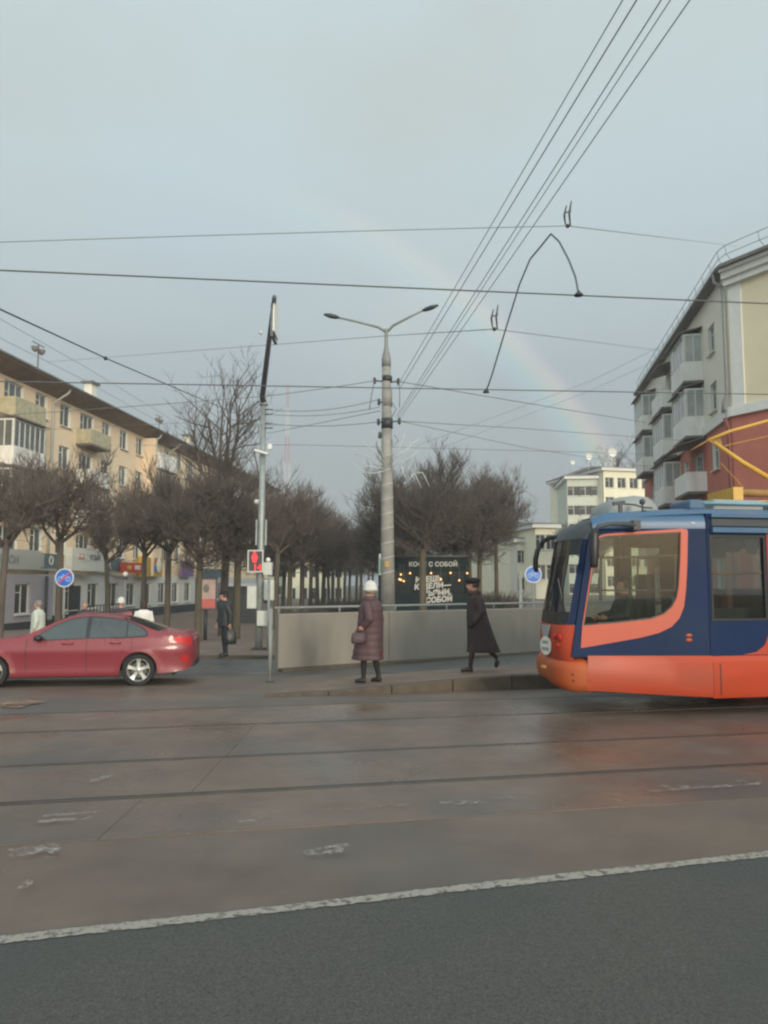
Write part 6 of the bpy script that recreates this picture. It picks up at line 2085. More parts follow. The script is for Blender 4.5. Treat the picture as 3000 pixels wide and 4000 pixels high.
# mirrors
m1 = MB().tube([at(2478, 2052, 10.62), at(2440, 2046, 10.55), at(2380, 2046, 10.5), at(2338, 2056, 10.48), at(2324, 2080, 10.48)], [0.042, 0.036, 0.032, 0.032, 0.036], 8).build('mirror_arm', M['tram_hood'], tram, True)
b = MB()
c = at(2321, 2146, 10.48)
rings = []
for t, (dz, hw, hd2) in enumerate(((-0.25, 0.045, 0.03), (-0.20, 0.060, 0.045), (0.0, 0.068, 0.05), (0.2, 0.064, 0.05), (0.28, 0.04, 0.035))):
    rings.append([(c.x + hw * math.cos(2 * math.pi * k / 10) - 0.02 * dz * -2, c.y + hd2 * math.sin(2 * math.pi * k / 10), c.z + dz) for k in range(10)])
b.ring_loft(rings)
b.build('mirror_head', M['tram_black'], m1, True)
MB().box((at(2482, 2052, 10.66).x, 10.68, at(2482, 2052, 10.66).z), (0.1, 0.2, 0.13)).build('mirror_foot', M['tram_hood'], m1)
m2 = MB().tube([at(2188, 2096, 12.3), at(2150, 2100, 12.45), at(2125, 2112, 12.5), at(2112, 2130, 12.5)], [0.035, 0.035, 0.04, 0.045], 8).build('mirror_arm', M['tram_black'], tram, True)
MB().tube([at(2114, 2122, 12.5), at(2100, 2150, 12.5), at(2092, 2185, 12.5), at(2092, 2220, 12.5), at(2097, 2234, 12.5)], [0.036, 0.04, 0.043, 0.042, 0.03], 10).build('mirror_head', M['tram_black'], m2, True)

# inside: dash, seat, partition, handrail, seats, panels
MB().span(2.62, 2.95, 11.05, 12.4, 0.742, 1.22).build('dashboard', M['tram_black'], tram)
MB().span(3.86, 3.98, 11.35, 11.85, 0.9, 1.95).span(3.5, 3.98, 11.35, 11.85, 0.742, 1.16).build('driver_seat', M['tram_black'], tram)
pz0 = P1 + n2 * 0.06; pz1 = P1 + n2 * (W2 - 0.06)
tpanel('partition', [[(0.06, 0.745), (W2 - 0.06, 0.745), (W2 - 0.06, 2.74), (0.06, 2.74)], [(1.2, 1.25), (W2 - 0.35, 1.25), (W2 - 0.35, 2.45), (1.2, 2.45)]], 0.03, 'tram_inside', upright(P1 + d2 * 0.02, TA + math.pi / 2))
h0, h1 = at(2786, 2242, 11.5), at(2990, 2238, 11.6)
MB().tube([h0, h1, h1 + d2 * 6], 0.02, 6).build('handrail', M['handrail'], tram, True)
for x_, y_ in ((5.0, 11.9), (5.75, 12.0), (6.5, 12.2), (7.25, 12.4), (8.0, 12.5)):
    MB().box((x_ + 0.2, y_ + 0.5, 1.35), (0.1, 0.85, 0.75), TA).box((x_, y_ + 0.5, 1.02), (0.45, 0.85, 0.1), TA).build('passenger_seat', M['tram_seat'], tram)
for k, (px0, py0, px1, py1) in enumerate(((2780, 2102, 2838, 2180), (2842, 2114, 2895, 2155), (2922, 2108, 2964, 2165))):
    a, c = at(px0, py0, 12.5), at(px1, py1, 12.5)
    MB().span(a.x, c.x, 12.5 + 0.03 * k, 12.52 + 0.03 * k, c.z, a.z).build('notice_panel', M['far_tan'], tram)
MB().box((5.2, 11.25, 1.1), (1.0, 0.05, 0.72), TA).build('door_lower_panel', M['tram_black'], tram)
MB().span(4.12, 4.40, 11.0, 11.06, 1.28, 1.62).build('notice_sheet', M['sign_white'], tram)
# running gear
b = MB()
c = P1 + d2 * (S_END / 2) + n2 * (W2 / 2)
b.box((c.x, c.y, 0.42), (S_END - 0.4, W2 - 0.7, 0.42), TA)
b.box((3.65, 11.75, 0.45), (1.4, 1.5, 0.34), 0)
b.build('underframe', M['tram_black'], tram)
for s_ in (1.6, 3.4, 9.6, 11.4):
    for o_ in (0.47, 1.99):
        c = P1 + d2 * s_ + n2 * o_
        MB().tube([Vector((c.x, c.y, 0.345)) - n2 * 0.05, Vector((c.x, c.y, 0.345)) + n2 * 0.05], 0.33, 20).build('wheel', M['steel'], tram, 30)

# ------------------------------------------------------------------ the red saloon car (local X forward from the rear end, Y to its left, Z up)
def lerp_tab(tab, x):
    if x <= tab[0][0]: return tab[0][1]
    for (a, va), (c, vc) in zip(tab, tab[1:]):
        if x <= c:
            i = [p[0] for p in tab].index(a)
            sl = lambda k: (tab[k + 1][1] - tab[k][1]) / (tab[k + 1][0] - tab[k][0])
            s1 = sl(i)
            m0 = (s1 + sl(i - 1)) / 2 if i > 0 and s1 * sl(i - 1) > 0 else (s1 if i == 0 else 0.0)
            m1 = (s1 + sl(i + 1)) / 2 if i + 2 < len(tab) and s1 * sl(i + 1) > 0 else (s1 if i + 2 == len(tab) else 0.0)
            m0 = max(-3 * abs(s1), min(3 * abs(s1), m0)); m1 = max(-3 * abs(s1), min(3 * abs(s1), m1))
            h = c - a
            t = (x - a) / h
            return va * (2 * t ** 3 - 3 * t * t + 1) + m0 * h * (t ** 3 - 2 * t * t + t) + vc * (3 * t * t - 2 * t ** 3) + m1 * h * (t ** 3 - t * t)
    return tab[-1][1]


CL = 4.63
AX = (1.06, 3.87)
top_t = [(0.0, 0.86), (0.03, 0.97), (0.10, 1.025), (0.30, 1.05), (0.62, 1.075), (0.85, 1.14), (1.15, 1.265), (1.50, 1.375), (1.85, 1.425), (2.2, 1.44), (2.42, 1.42), (2.66, 1.34), (2.92, 1.21), (3.2, 1.06), (3.36, 0.995), (3.75, 0.955), (4.25, 0.86), (4.48, 0.74), (4.63, 0.58)]
belt_t = [(0.0, 0.84), (0.10, 0.985), (0.5, 0.99), (1.0, 0.975), (1.6, 0.955), (2.6, 0.925), (3.3, 0.90), (3.8, 0.88), (4.25, 0.80), (4.5, 0.68), (4.63, 0.55)]
wid_t = [(0.0, 0.60), (0.03, 0.68), (0.08, 0.745), (0.15, 0.79), (0.25, 0.828), (0.4, 0.862), (0.6, 0.888), (0.8, 0.90), (1.06, 0.905), (2.4, 0.90), (3.6, 0.905), (4.1, 0.87), (4.4, 0.78), (4.56, 0.62), (4.63, 0.45)]
low_t = [(0.0, 0.45), (0.05, 0.36), (0.35, 0.27), (0.7, 0.24), (1.4, 0.205), (3.5, 0.205), (4.3, 0.22), (4.5, 0.26), (4.63, 0.38)]
AR = 0.365


def z_low(x):
    z = lerp_tab(low_t, x)
    for a in AX:
        if abs(x - a) < AR:
            z = max(z, 0.318 + math.sqrt(AR * AR - (x - a) ** 2))
    return z


def shape(x, z):
    """Half width of the lower body at height z (share of the full width)."""
    tab = [(0.18, 0.925), (0.28, 0.955), (0.34, 0.945), (0.45, 0.952), (0.58, 0.972), (0.69, 0.996), (0.73, 1.0), (0.76, 0.990), (0.83, 0.968), (0.98, 0.935), (1.1, 0.90)]
    s_ = lerp_tab(tab, z)
    for a in AX:                      # wheel arches flare
        d = math.hypot(x - a, z - 0.32)
        s_ += 0.022 * max(0.0, 1 - abs(d - AR) / 0.10) if z < 0.8 else 0
    return s_


def ysurf(x, z):
    w, bz, tz = lerp_tab(wid_t, x), lerp_tab(belt_t, x), lerp_tab(top_t, x)
    if z <= bz:
        return w * shape(x, z)
    g = max(0.001, tz - bz)
    t = min(1.0, (z - bz) / g)
    inset = 0.30 * min(1.0, g / 0.48)
    return w * (shape(x, bz) - 0.012) - inset * (0.55 * t + 0.45 * t ** 2.4)


car_at = ghit(541, 2678)
CS = 0.915
car = thing('red_saloon_car', (0, 0, 0), 0, 'red four door saloon car with silver alloy wheels leaving at the left', 'car')
head = Vector((-0.9903, -0.139))
hang = math.atan2(head.y, head.x)
left = Vector((-head.y, head.x))
pos = Vector((car_at.x, car_at.y)) - head * AX[0] * CS - left * 0.80 * CS
zg = gz(car_at.x, car_at.y)
car.location = (pos.x, pos.y, zg)
car.rotation_euler = (0, 0, hang)
car.scale = (CS, CS, CS)
NS = 156
b = MB()
rings = []
for i in range(NS + 1):
    x = CL * i / NS
    zl, bz, tz = z_low(x), lerp_tab(belt_t, x), lerp_tab(top_t, x)
    zl = min(zl, bz - 0.02)
    half = []
    for k in range(13):
        z = zl + (bz - zl) * k / 12
        half.append((ysurf(x, z), z))
    g = max(0.004, tz - bz)
    for k in range(1, 7):
        t = k / 6 * 0.93
        half.append((ysurf(x, bz + g * t), bz + g * t))
    yr = half[-1][0]
    for f in (0.85, 0.6, 0.3, 0.0):
        half.append((yr * f, bz + g * (0.93 + 0.07 * (1 - f ** 2.2))))
    r = [(x, y, z) for y, z in half]
    r += [(x, -y, z) for y, z in reversed(half[:-1])]
    rings.append(r)
b.ring_loft(rings, cap=False, closed=False)
n = len(rings[0])
b.f.append(tuple(range(n))); b.m.append(0)
b.f.append(tuple(range(NS * n, NS * n + n))[::-1]); b.m.append(0)
body = b.build('body', M['car_red'], car, 38, world=False)


def skin(name, poly, side, m, off=0.004, parent=car, nx=40, nz=10, smooth_=True):
    """A panel laid on the body side; poly is a pair of tables (upper and lower edge) over x."""
    up, lo = poly
    x0, x1 = lo[0][0], lo[-1][0]
    b = MB()
    for i in range(nx + 1):
        x = x0 + (x1 - x0) * i / nx
        za, zb_ = lin(lo, x), lin(up, x)
        for k in range(nz + 1):
            z = za + (zb_ - za) * k / nz
            b.v.append((x, side * (ysurf(x, z) + off), z))
    for i in range(nx):
        for k in range(nz):
            a = i * (nz + 1) + k
            b.f.append((a, a + nz + 1, a + nz + 2, a + 1)); b.m.append(0)
    return b.build(name, M[m], parent, smooth_, world=False)


def lin(tab, x):
    if x <= tab[0][0]: return tab[0][1]
    for (a, va), (c, vc) in zip(tab, tab[1:]):
        if x <= c:
            return va + (vc - va) * (x - a) / (c - a)
    return tab[-1][1]


up = [(0.92, 1.035), (0.97, 1.10), (1.10, 1.185), (1.3, 1.268), (1.6, 1.335), (1.95, 1.362), (2.2, 1.36), (2.46, 1.318), (2.7, 1.215), (2.92, 1.085), (3.10, 0.955)]
lo = [(0.92, 1.025), (0.96, 0.995), (1.2, 0.985), (2.0, 0.965), (2.8, 0.940), (3.10, 0.935)]
cut = [(1.30, 1.326), (2.04, 2.10)]


def sub(tab, x0, x1):
    pts = [(x0, lin(tab, x0))] + [p for p in tab if x0 < p[0] < x1] + [(x1, lin(tab, x1))]
    return pts


for sd in (1, -1):
    trim_ = skin('window_trim', ([(x - (0.02 if x < 1 else 0), z + 0.022) for x, z in up], [(x - (0.02 if x < 1 else 0), z - 0.02) for x, z in lo]), sd, 'car_dark', 0.010)
    for x0, x1 in ((0.925, 1.30), (1.326, 2.03), (2.11, 3.08)):
        skin('side_window', (sub(up, x0, x1), sub(lo, x0, x1)), sd, 'car_glass', 0.015, trim_)
    # shut lines
    for xs_ in (1.20, 2.07, 3.22):
        t0, t1 = (0.30, 0.95) if xs_ > 1.5 else (0.72, 0.96)
        skin('door_seam', ([(xs_, t1), (xs_ + 0.012, t1)], [(xs_, t0), (xs_ + 0.012, t0)]), sd, 'car_dark', 0.002, body, 1, 20)
    skin('sill_trim', ([(1.43, 0.275), (3.5, 0.275)], [(1.43, 0.215), (3.5, 0.215)]), sd, 'car_red', 0.018, body)
    for xh in (1.42, 2.34):
        z = 0.86
        y = ysurf(xh + 0.1, z)
        MB().tube([(xh, sd * (y + 0.004), z), (xh + 0.03, sd * (y + 0.035), z + 0.004), (xh + 0.18, sd * (y + 0.035), z + 0.002), (xh + 0.21, sd * (y + 0.004), z)], 0.016, 6).build('door_handle', M['car_red'], car, True, world=False)
    y = ysurf(2.98, 0.95)
    mr = MB()
    rings = []
    for t, (dy, hx, hz) in enumerate(((0.04, 0.03, 0.03), (0.08, 0.075, 0.05), (0.16, 0.09, 0.066), (0.22, 0.075, 0.055), (0.245, 0.04, 0.03))):
        rings.append([(2.97 + hx * math.cos(2 * math.pi * k / 10), sd * (y + dy), 0.985 + hz * math.sin(2 * math.pi * k / 10)) for k in range(10)])
    mr.ring_loft(rings)
    mr.build('wing_mirror', M['car_dark'], car, True, world=False)
    # lamps and rear bumper corner
    skin('tail_light', ([(0.045, 0.955), (0.20, 0.975), (0.40, 0.945)], [(0.045, 0.80), (0.20, 0.80), (0.40, 0.905)]), sd, 'tail', 0.006, car, 16, 8)
    tl = skin('tail_light_glow', ([(0.25, 0.950), (0.36, 0.935)], [(0.25, 0.855), (0.36, 0.900)]), sd, 'brake_on', 0.009, car, 8, 5)
    skin('head_light', ([(4.0, 0.80), (4.45, 0.70)], [(4.0, 0.72), (4.45, 0.60)]), sd, 'white', 0.006, car, 10, 5)
    skin('reflector', ([(0.10, 0.60), (0.24, 0.60)], [(0.10, 0.44), (0.24, 0.50)]), sd, 'tail', 0.004, car, 6, 4)
b = MB(); b.v = [(-0.012, y, z) for y, z in ((-0.55, 0.44), (0.55, 0.44), (0.55, 0.34), (-0.55, 0.34))] + [(0.1, y, z) for y, z in ((-0.6, 0.44), (0.6, 0.44), (0.6, 0.34), (-0.6, 0.34))]
b.f = [(0, 1, 2, 3), (0, 4, 5, 1), (3, 2, 6, 7), (0, 3, 7, 4), (1, 5, 6, 2)]; b.m = [0] * 5
b.build('rear_valance', M['car_dark'], car, world=False)
# windscreens
def screen(name, x0, x1, f):
    b = MB()
    for i in range(13):
        x = x0 + (x1 - x0) * i / 12
        bz, tz = lerp_tab(belt_t, x), lerp_tab(top_t, x)
        g = max(0.004, tz - bz)
        yr = ysurf(x, bz + g * 0.93) * f
        for k in range(9):
            q = -1 + 2 * k / 8
            b.v.append((x, yr * q, bz + g * (0.93 + 0.07 * (1 - abs(q * f) ** 2.2)) + 0.006))
    for i in range(12):
        for k in range(8):
            a = i * 9 + k
            b.f.append((a, a + 9, a + 10, a + 1)); b.m.append(0)
    b.build(name, M['car_glass'], car, True, world=False)


screen('rear_screen', 0.70, 1.42, 0.93)
screen('windscreen', 2.46, 3.22, 0.93)
b = MB(); b.add([(1.36, -0.02, 1.37), (1.36, 0.02, 1.37), (1.62, 0.015, 1.41), (1.62, -0.015, 1.41), (1.38, 0, 1.47)], [(0, 1, 4), (1, 2, 4), (2, 3, 4), (3, 0, 4)])
b.build('antenna_fin', M['car_red'], car, world=False)
# dark wells and underside
b = MB()
for a in AX:
    b.span(a - 0.36, a + 0.36, -0.62, 0.62, 0.22, 0.70)
b.span(0.4, 4.3, -0.75, 0.75, 0.17, 0.30)
b.build('underbody', M['car_dark'], car, world=False)
# wheels
def wheel_meshes():
    ty = MB()
    prof = [(0.225, -0.10), (0.27, -0.108), (0.305, -0.10), (0.316, -0.07), (0.318, 0.07), (0.305, 0.10), (0.27, 0.108), (0.225, 0.10)]
    nseg = 36
    ty.ring_loft([[(r * math.cos(2 * math.pi * k / nseg), y, r * math.sin(2 * math.pi * k / nseg)) for k in range(nseg)] for r, y in prof], cap=False)
    ri = MB()
    prof = [(0.232, -0.09), (0.238, 0.095), (0.222, 0.10), (0.212, 0.085), (0.205, 0.03), (0.205, -0.09)]
    ri.ring_loft([[(r * math.cos(2 * math.pi * k / nseg), y, r * math.sin(2 * math.pi * k / nseg)) for k in range(nseg)] for r, y in prof], cap=False)
    hub = MB()
    hub.ring_loft([[(r * math.cos(2 * math.pi * k / 16), y, r * math.sin(2 * math.pi * k / 16)) for k in range(16)] for r, y in ((0.062, 0.0), (0.062, 0.07), (0.045, 0.085), (0.005, 0.088))], cap=True)
    sps = []
    for k in range(5):
        a = 2 * math.pi * k / 5 + 0.3
        sp = MB()
        pr_ = []
        for r, w, y in ((0.04, 0.045, 0.075), (0.11, 0.036, 0.07), (0.17, 0.042, 0.075), (0.214, 0.058, 0.085)):
            c_, s_ = math.cos(a), math.sin(a)
            ring = []
            for q, yy in ((-1, y - 0.03), (-0.75, y), (0.75, y), (1, y - 0.03)):
                ring.append((r * c_ - q * w * s_, yy, r * s_ + q * w * c_))
            pr_.append(ring)
        sp.ring_loft(pr_)
        sps.append(sp.mesh('spoke', M['alloy'], 30))
    dk = MB()
    dk.ring_loft([[(r * math.cos(2 * math.pi * k / 24), y, r * math.sin(2 * math.pi * k / 24)) for k in range(24)] for r, y in ((0.15, 0.0), (0.15, 0.02), (0.01, 0.02))], cap=True)
    return ty.mesh('tyre', M['rubber'], 40), ri.mesh('rim', M['alloy'], 40), hub.mesh('hub', M['alloy'], 40), sps, dk.mesh('brake_disc', M['disc_brake'])


ty_m, ri_m, hub_m, sp_m, dk_m = wheel_meshes()
for a in AX:
    for sd in (1, -1):
        w = place('wheel', ty_m, car, (a, sd * 0.785, 0.318), 0 if sd > 0 else math.pi)
        place('rim', ri_m, w); place('hub', hub_m, w); place('brake_disc', dk_m, w)
        for m_ in sp_m:
            place('spoke', m_, w)

# ------------------------------------------------------------------ people (local X ahead, Y to their left, Z up; drawn for 1.70 m, then scaled)
def remesh(b, name, voxel, mats, pick=None, smooth_it=4):
    me = b.mesh(name, mats)
    ob = bpy.data.objects.new(name, me)
    C.objects.link(ob)
    md = ob.modifiers.new('r', 'REMESH'); md.mode = 'VOXEL'; md.voxel_size = voxel
    ms = ob.modifiers.new('s', 'SMOOTH'); ms.factor = 0.5; ms.iterations = smooth_it
    dg = bpy.context.evaluated_depsgraph_get()
    out = bpy.data.meshes.new_from_object(ob.evaluated_get(dg))
    bpy.data.objects.remove(ob)
    bpy.data.meshes.remove(me)
    out.name = name
    out.materials.clear()
    for m in (mats if isinstance(mats, (list, tuple)) else [mats]):
        out.materials.append(m)
    if pick:
        out.polygons.foreach_set('material_index', [pick(p.center) for p in out.polygons])
    out.polygons.foreach_set('use_smooth', [True] * len(out.polygons))
    return out


def hand(b, wrist, d, palm_n, curl=0.6, s=1.0):
    """Palm, four unequal fingers with two bends and a thumb at the side."""
    d = d.normalized()
    pn = (palm_n - d * palm_n.dot(d)).normalized()
    sd = d.cross(pn).normalized()
    pc = wrist + d * 0.045 * s
    b.tube([wrist - d * 0.02, wrist + d * 0.02 * s, wrist + d * 0.075 * s], [0.026 * s, 0.036 * s, 0.034 * s], 8)
    for k, (off, L) in enumerate(((-0.030, 0.062), (-0.010, 0.072), (0.010, 0.068), (0.030, 0.054))):
        p0 = wrist + d * 0.07 * s + sd * off * s
        d1 = (d + pn * curl * 0.5).normalized()
        d2_ = (d + pn * curl * 1.6).normalized()
        p1 = p0 + d1 * L * 0.55 * s
        b.tube([p0, p1, p1 + d2_ * L * 0.5 * s], [0.0105 * s, 0.010 * s, 0.008 * s], 6)
    t0 = wrist + d * 0.025 * s - sd * 0.03 * s
    td = (d * 0.8 - sd * 0.8 + pn * 0.35).normalized()
    b.tube([t0, t0 + td * 0.035 * s, t0 + td * 0.05 * s + d * 0.02 * s], [0.013 * s, 0.011 * s, 0.008 * s], 6)


def head(b, c, yaw=0.0, tilt=0.0):
    """Skull, jaw, nose, brow, chin and ears, facing local X turned by yaw."""
    rot = Matrix.Rotation(yaw, 3, 'Z') @ Matrix.Rotation(tilt, 3, 'Y')
    P = lambda x, y, z: Vector(c) + rot @ Vector((x, y, z))
    def ell(cen, r, n=14, m=10):
        rings = []
        for i in range(m + 1):
            t = math.pi * (0.03 + 0.94 * i / m) - math.pi / 2
            rings.append([P(cen[0] + r[0] * math.cos(t) * math.cos(2 * math.pi * k / n), cen[1] + r[1] * math.cos(t) * math.sin(2 * math.pi * k / n), cen[2] + r[2] * math.sin(t)) for k in range(n)])
        b.ring_loft(rings)
    ell((-0.01, 0, 0.025), (0.098, 0.078, 0.098))
    ell((0.022, 0, -0.045), (0.066, 0.058, 0.072))
    ell((0.062, 0, -0.092), (0.026, 0.028, 0.022))
    b.tube([P(0.086, 0, 0.02), P(0.103, 0, -0.012), P(0.112, 0, -0.028), P(0.092, 0, -0.040)], [0.010, 0.013, 0.016, 0.012], 6)
    for s_ in (-1, 1):
        ell((-0.005, s_ * 0.080, -0.005), (0.018, 0.010, 0.032), 8, 6)
        ell((0.078, s_ * 0.032, 0.026), (0.014, 0.024, 0.010), 8, 6)
    return P


def person(loc, facing, H, label, top, legs_m, shoe_m, group=None, coat=None, hat=None, hair=None, legs=None, arms=None, lean=0.0, hyaw=0.0, voxel=0.011, gloves=False, hem=0.45, coat_w=(0.19, 0.16), coat_hem=(0.27, 0.24), collar=None, shift=0.0, quilt=0.0, seated=False, dirs=None, htilt=0.0, skirt_shift=0.0):
    o = thing('person', loc, facing, label, 'person', group)
    s = H / 1.70
    o.scale = (s, s, s)
    legs = legs or [[(0, 0.09, 0.90), (0.02, 0.095, 0.47), (-0.02, 0.095, 0.085), (0.13, 0.11, 0.035)], [(0, -0.09, 0.90), (0.02, -0.095, 0.47), (-0.02, -0.095, 0.085), (0.13, -0.11, 0.035)]]
    arms = arms or [[(0, 0.19, 1.385), (-0.03, 0.235, 1.10), (0.02, 0.235, 0.87)], [(0, -0.19, 1.385), (-0.03, -0.235, 1.10), (0.02, -0.235, 0.87)]]
    dx = lambda z: lean * (z - 0.9) + shift
    b = MB()
    for lg in legs:
        h_, k_, a_, t_ = [Vector(p) for p in lg]
        b.tube([h_ + Vector((shift, 0, 0)), h_.lerp(k_, 0.5), k_, k_.lerp(a_, 0.4), a_], [0.088, 0.074, 0.056, 0.054, 0.038], 10)
        fd = (t_ - a_); fd.z = 0
        fd = fd.normalized() if fd.length > 0.02 else Vector((1, 0, 0))
        heel = a_ + Vector(((a_ - t_).x * 0.28, (a_ - t_).y * 0.28, (t_.z - a_.z) * 0.8 if a_.z < 0.2 else -0.03))
        b.tube([heel, a_.lerp(t_, 0.35) + Vector((0, 0, -0.012)), t_], [0.040, 0.045, 0.034], 8)
    rings = []
    for z, rx, ry in ((0.84, 0.105, 0.15), (0.95, 0.115, 0.165), (1.08, 0.10, 0.145), (1.22, 0.115, 0.16), (1.34, 0.105, 0.175), (1.42, 0.07, 0.12), (1.45, 0.05, 0.06)):
        rings.append([(dx(z) + rx * math.cos(2 * math.pi * k / 16), ry * math.sin(2 * math.pi * k / 16), z) for k in range(16)])
    b.ring_loft(rings)
    hc = Vector((dx(1.57) + 0.025, 0, 1.575))
    b.tube([(dx(1.40) - 0.005, 0, 1.38), (dx(1.5) + 0.005, 0, 1.52)], [0.062, 0.052], 10)
    PH = head(b, hc, hyaw, htilt)
    hands = []
    for i, ar in enumerate(arms):
        A, E_, W_ = [Vector(p) for p in ar]
        A = A + Vector((dx(A.z), 0, 0)); E_ = E_ + Vector((dx(E_.z), 0, 0)); W_ = W_ + Vector((dx(W_.z), 0, 0))
        b.tube([A, A.lerp(E_, 0.5), E_, E_.lerp(W_, 0.5), W_], [0.056, 0.050, 0.042, 0.038, 0.028], 8)
        hd = (dirs[i] if dirs else (W_ - E_))
        hand(b, W_, Vector(hd), Vector((0.3, -0.8 if i == 0 else 0.8, 0.1)), 0.7)
        hands.append((W_ + Vector(hd).normalized() * 0.06, A, E_, W_))

    def pick(c):
        if (c - hc).length < 0.155 and c.z > 1.455:
            return 0
        for hw, _, _, w_ in hands:
            if (c - hw).length < 0.10 and (c - w_).length < 0.155:
                return 4 if gloves else 0
        if c.z < 0.11 or any((c - Vector(lg[2])).length < 0.075 or (c - Vector(lg[3])).length < 0.085 for lg in legs):
            return 3
        if c.z < 0.93 and not (seated and c.x < 0.05 and c.z > 0.6):
            return 2
        return 1

    me = remesh(b, 'body', voxel, [M['skin'], M[top], M[legs_m], M[shoe_m], M['hat_black']], pick)
    place('body', me, o)
    # eyes and mouth
    if voxel < 0.013:
        for sy in (-1, 1):
            p = PH(0.083, sy * 0.033, 0.008)
            e_ = MB().ball(p, (0.010, 0.013, 0.007), 8, 6).build('eye', M['eye'], o, True, world=False)
        p = PH(0.085, 0, -0.066)
        MB().ball(p, (0.010, 0.024, 0.007), 8, 6).build('mouth', M['lip'], o, True, world=False)
    if coat:
        b = MB()
        g = random.Random(int(H * 1000))
        rings = []
        nr = 26
        for i in range(nr + 1):
            t = i / nr
            z = hem + (1.435 - hem) * t
            if z > 1.30:
                q = (z - 1.30) / 0.135
                rx, ry = coat_w[0] * (1 - 0.42 * q ** 1.6) * 0.86, coat_w[1] * 1.28 * (1 - 0.52 * q ** 1.8)
            else:
                q = (z - hem) / (1.30 - hem)
                rx = coat_hem[0] + (coat_w[0] * 0.90 - coat_hem[0]) * q ** 0.8
                ry = coat_hem[1] + (coat_w[1] * 1.28 - coat_hem[1]) * q ** 0.8
            bul = 1 + quilt * abs(math.sin(math.pi * z / 0.12))
            sh = dx(z) + skirt_shift * max(0, (1.0 - z))
            ring = []
            for k in range(28):
                a = 2 * math.pi * k / 28
                f = 1 + (0.035 * math.sin(5 * a + 1.3) + 0.022 * math.sin(9 * a + 4 * z)) * max(0, 1.05 - z) / 0.7
                ring.append((sh + rx * bul * f * math.cos(a), ry * bul * f * math.sin(a), z))
            rings.append(ring)
        b.ring_loft(rings)
        for _, A, E_, W_ in hands:
            A2 = A + Vector((0, -0.02 if A.y > 0 else 0.02, -0.01))
            pts = [A2, A2.lerp(E_, 0.33), A2.lerp(E_, 0.66), E_, E_.lerp(W_, 0.5), W_.lerp(E_, 0.06)]
            r_ = [0.083, 0.082, 0.078, 0.074, 0.066, 0.055]
            if quilt:
                r_ = [r + 0.006 * (k % 2) for k, r in enumerate(r_)]
            b.tube(pts, r_, 10)
        place('coat', remesh(b, 'coat', voxel * 1.3, [M[coat]], smooth_it=3), o)
    if collar:
        b = MB()
        for k in range(14):
            a = 2 * math.pi * k / 14
            b.ball((dx(1.44) + 0.085 * math.cos(a) + 0.01, 0.095 * math.sin(a), 1.435 + 0.015 * math.cos(a * 3)), (0.05, 0.05, 0.055), 8, 6)
        place('collar', remesh(b, 'collar', 0.014, [M[collar]]), o)
    if hair:
        b = MB()
        kind, m = hair
        rings = []
        lowz = {'short': -0.03, 'long': -0.25}[kind]
        for i in range(11):
            t = i / 10
            z = 0.135 - (0.135 - lowz) * t
            if z > 0.03:
                rr_ = math.sqrt(max(0.0, 1 - ((z - 0.03) / 0.108) ** 2))
            else:
                rr_ = 1.0 - 0.12 * min(1, (0.03 - z) / 0.3)
            ring = []
            for k in range(20):
                a = 2 * math.pi * k / 20
                x, y = 0.112 * rr_ * math.cos(a) - 0.016, 0.094 * rr_ * math.sin(a)
                if z < 0.055 and x > 0.02:
                    x = 0.02 - 0.2 * (0.055 - z)
                ring.append(PH(x, y, z))
            rings.append(ring)
        b.ring_loft(rings)
        b.build('hair', M[m], o, True, world=False)
    if hat:
        kind, m = hat
        b = MB()
        if kind == 'beanie':
            prof = [(0.0, 0.118, 0.100), (0.010, 0.130, 0.112), (0.048, 0.131, 0.113), (0.056, 0.119, 0.103), (0.10, 0.114, 0.100), (0.14, 0.092, 0.082), (0.172, 0.052, 0.046), (0.182, 0.015, 0.014)]
            z0 = 0.006
        elif kind == 'beret':
            prof = [(0.0, 0.106, 0.090), (0.02, 0.118, 0.104), (0.045, 0.135, 0.122), (0.075, 0.138, 0.122), (0.10, 0.110, 0.098), (0.115, 0.05, 0.045)]
            z0 = 0.028
        else:
            prof = [(0.0, 0.108, 0.092), (0.03, 0.112, 0.096), (0.065, 0.106, 0.092), (0.09, 0.08, 0.07), (0.102, 0.03, 0.03)]
            z0 = 0.035
        nk = 48 if kind == 'beanie' else 20
        rib = 0.025 if kind == 'beanie' else 0.0
        rings = [[PH(-0.008 - (0.10 * max(0, z - 0.06) if rib else 0) + rx * (1 + rib * (k % 2)) * math.cos(2 * math.pi * k / nk), ry * (1 + rib * (k % 2)) * math.sin(2 * math.pi * k / nk), z0 + z + 0.006 * math.sin(6 * math.pi * k / nk) * rib * 40) for k in range(nk)] for z, rx, ry in prof]
        b.ring_loft(rings)
        if kind == 'cap':
            b.add([PH(0.09, -0.06, 0.045), PH(0.16, -0.045, 0.03), PH(0.16, 0.045, 0.03), PH(0.09, 0.06, 0.045), PH(0.09, -0.06, 0.056), PH(0.16, -0.045, 0.038), PH(0.16, 0.045, 0.038), PH(0.09, 0.06, 0.056)], [(0, 1, 2, 3), (7, 6, 5, 4), (0, 4, 5, 1), (1, 5, 6, 2), (2, 6, 7, 3), (3, 7, 4, 0)])
        b.build('hat', M[m], o, True, world=False)
    return o


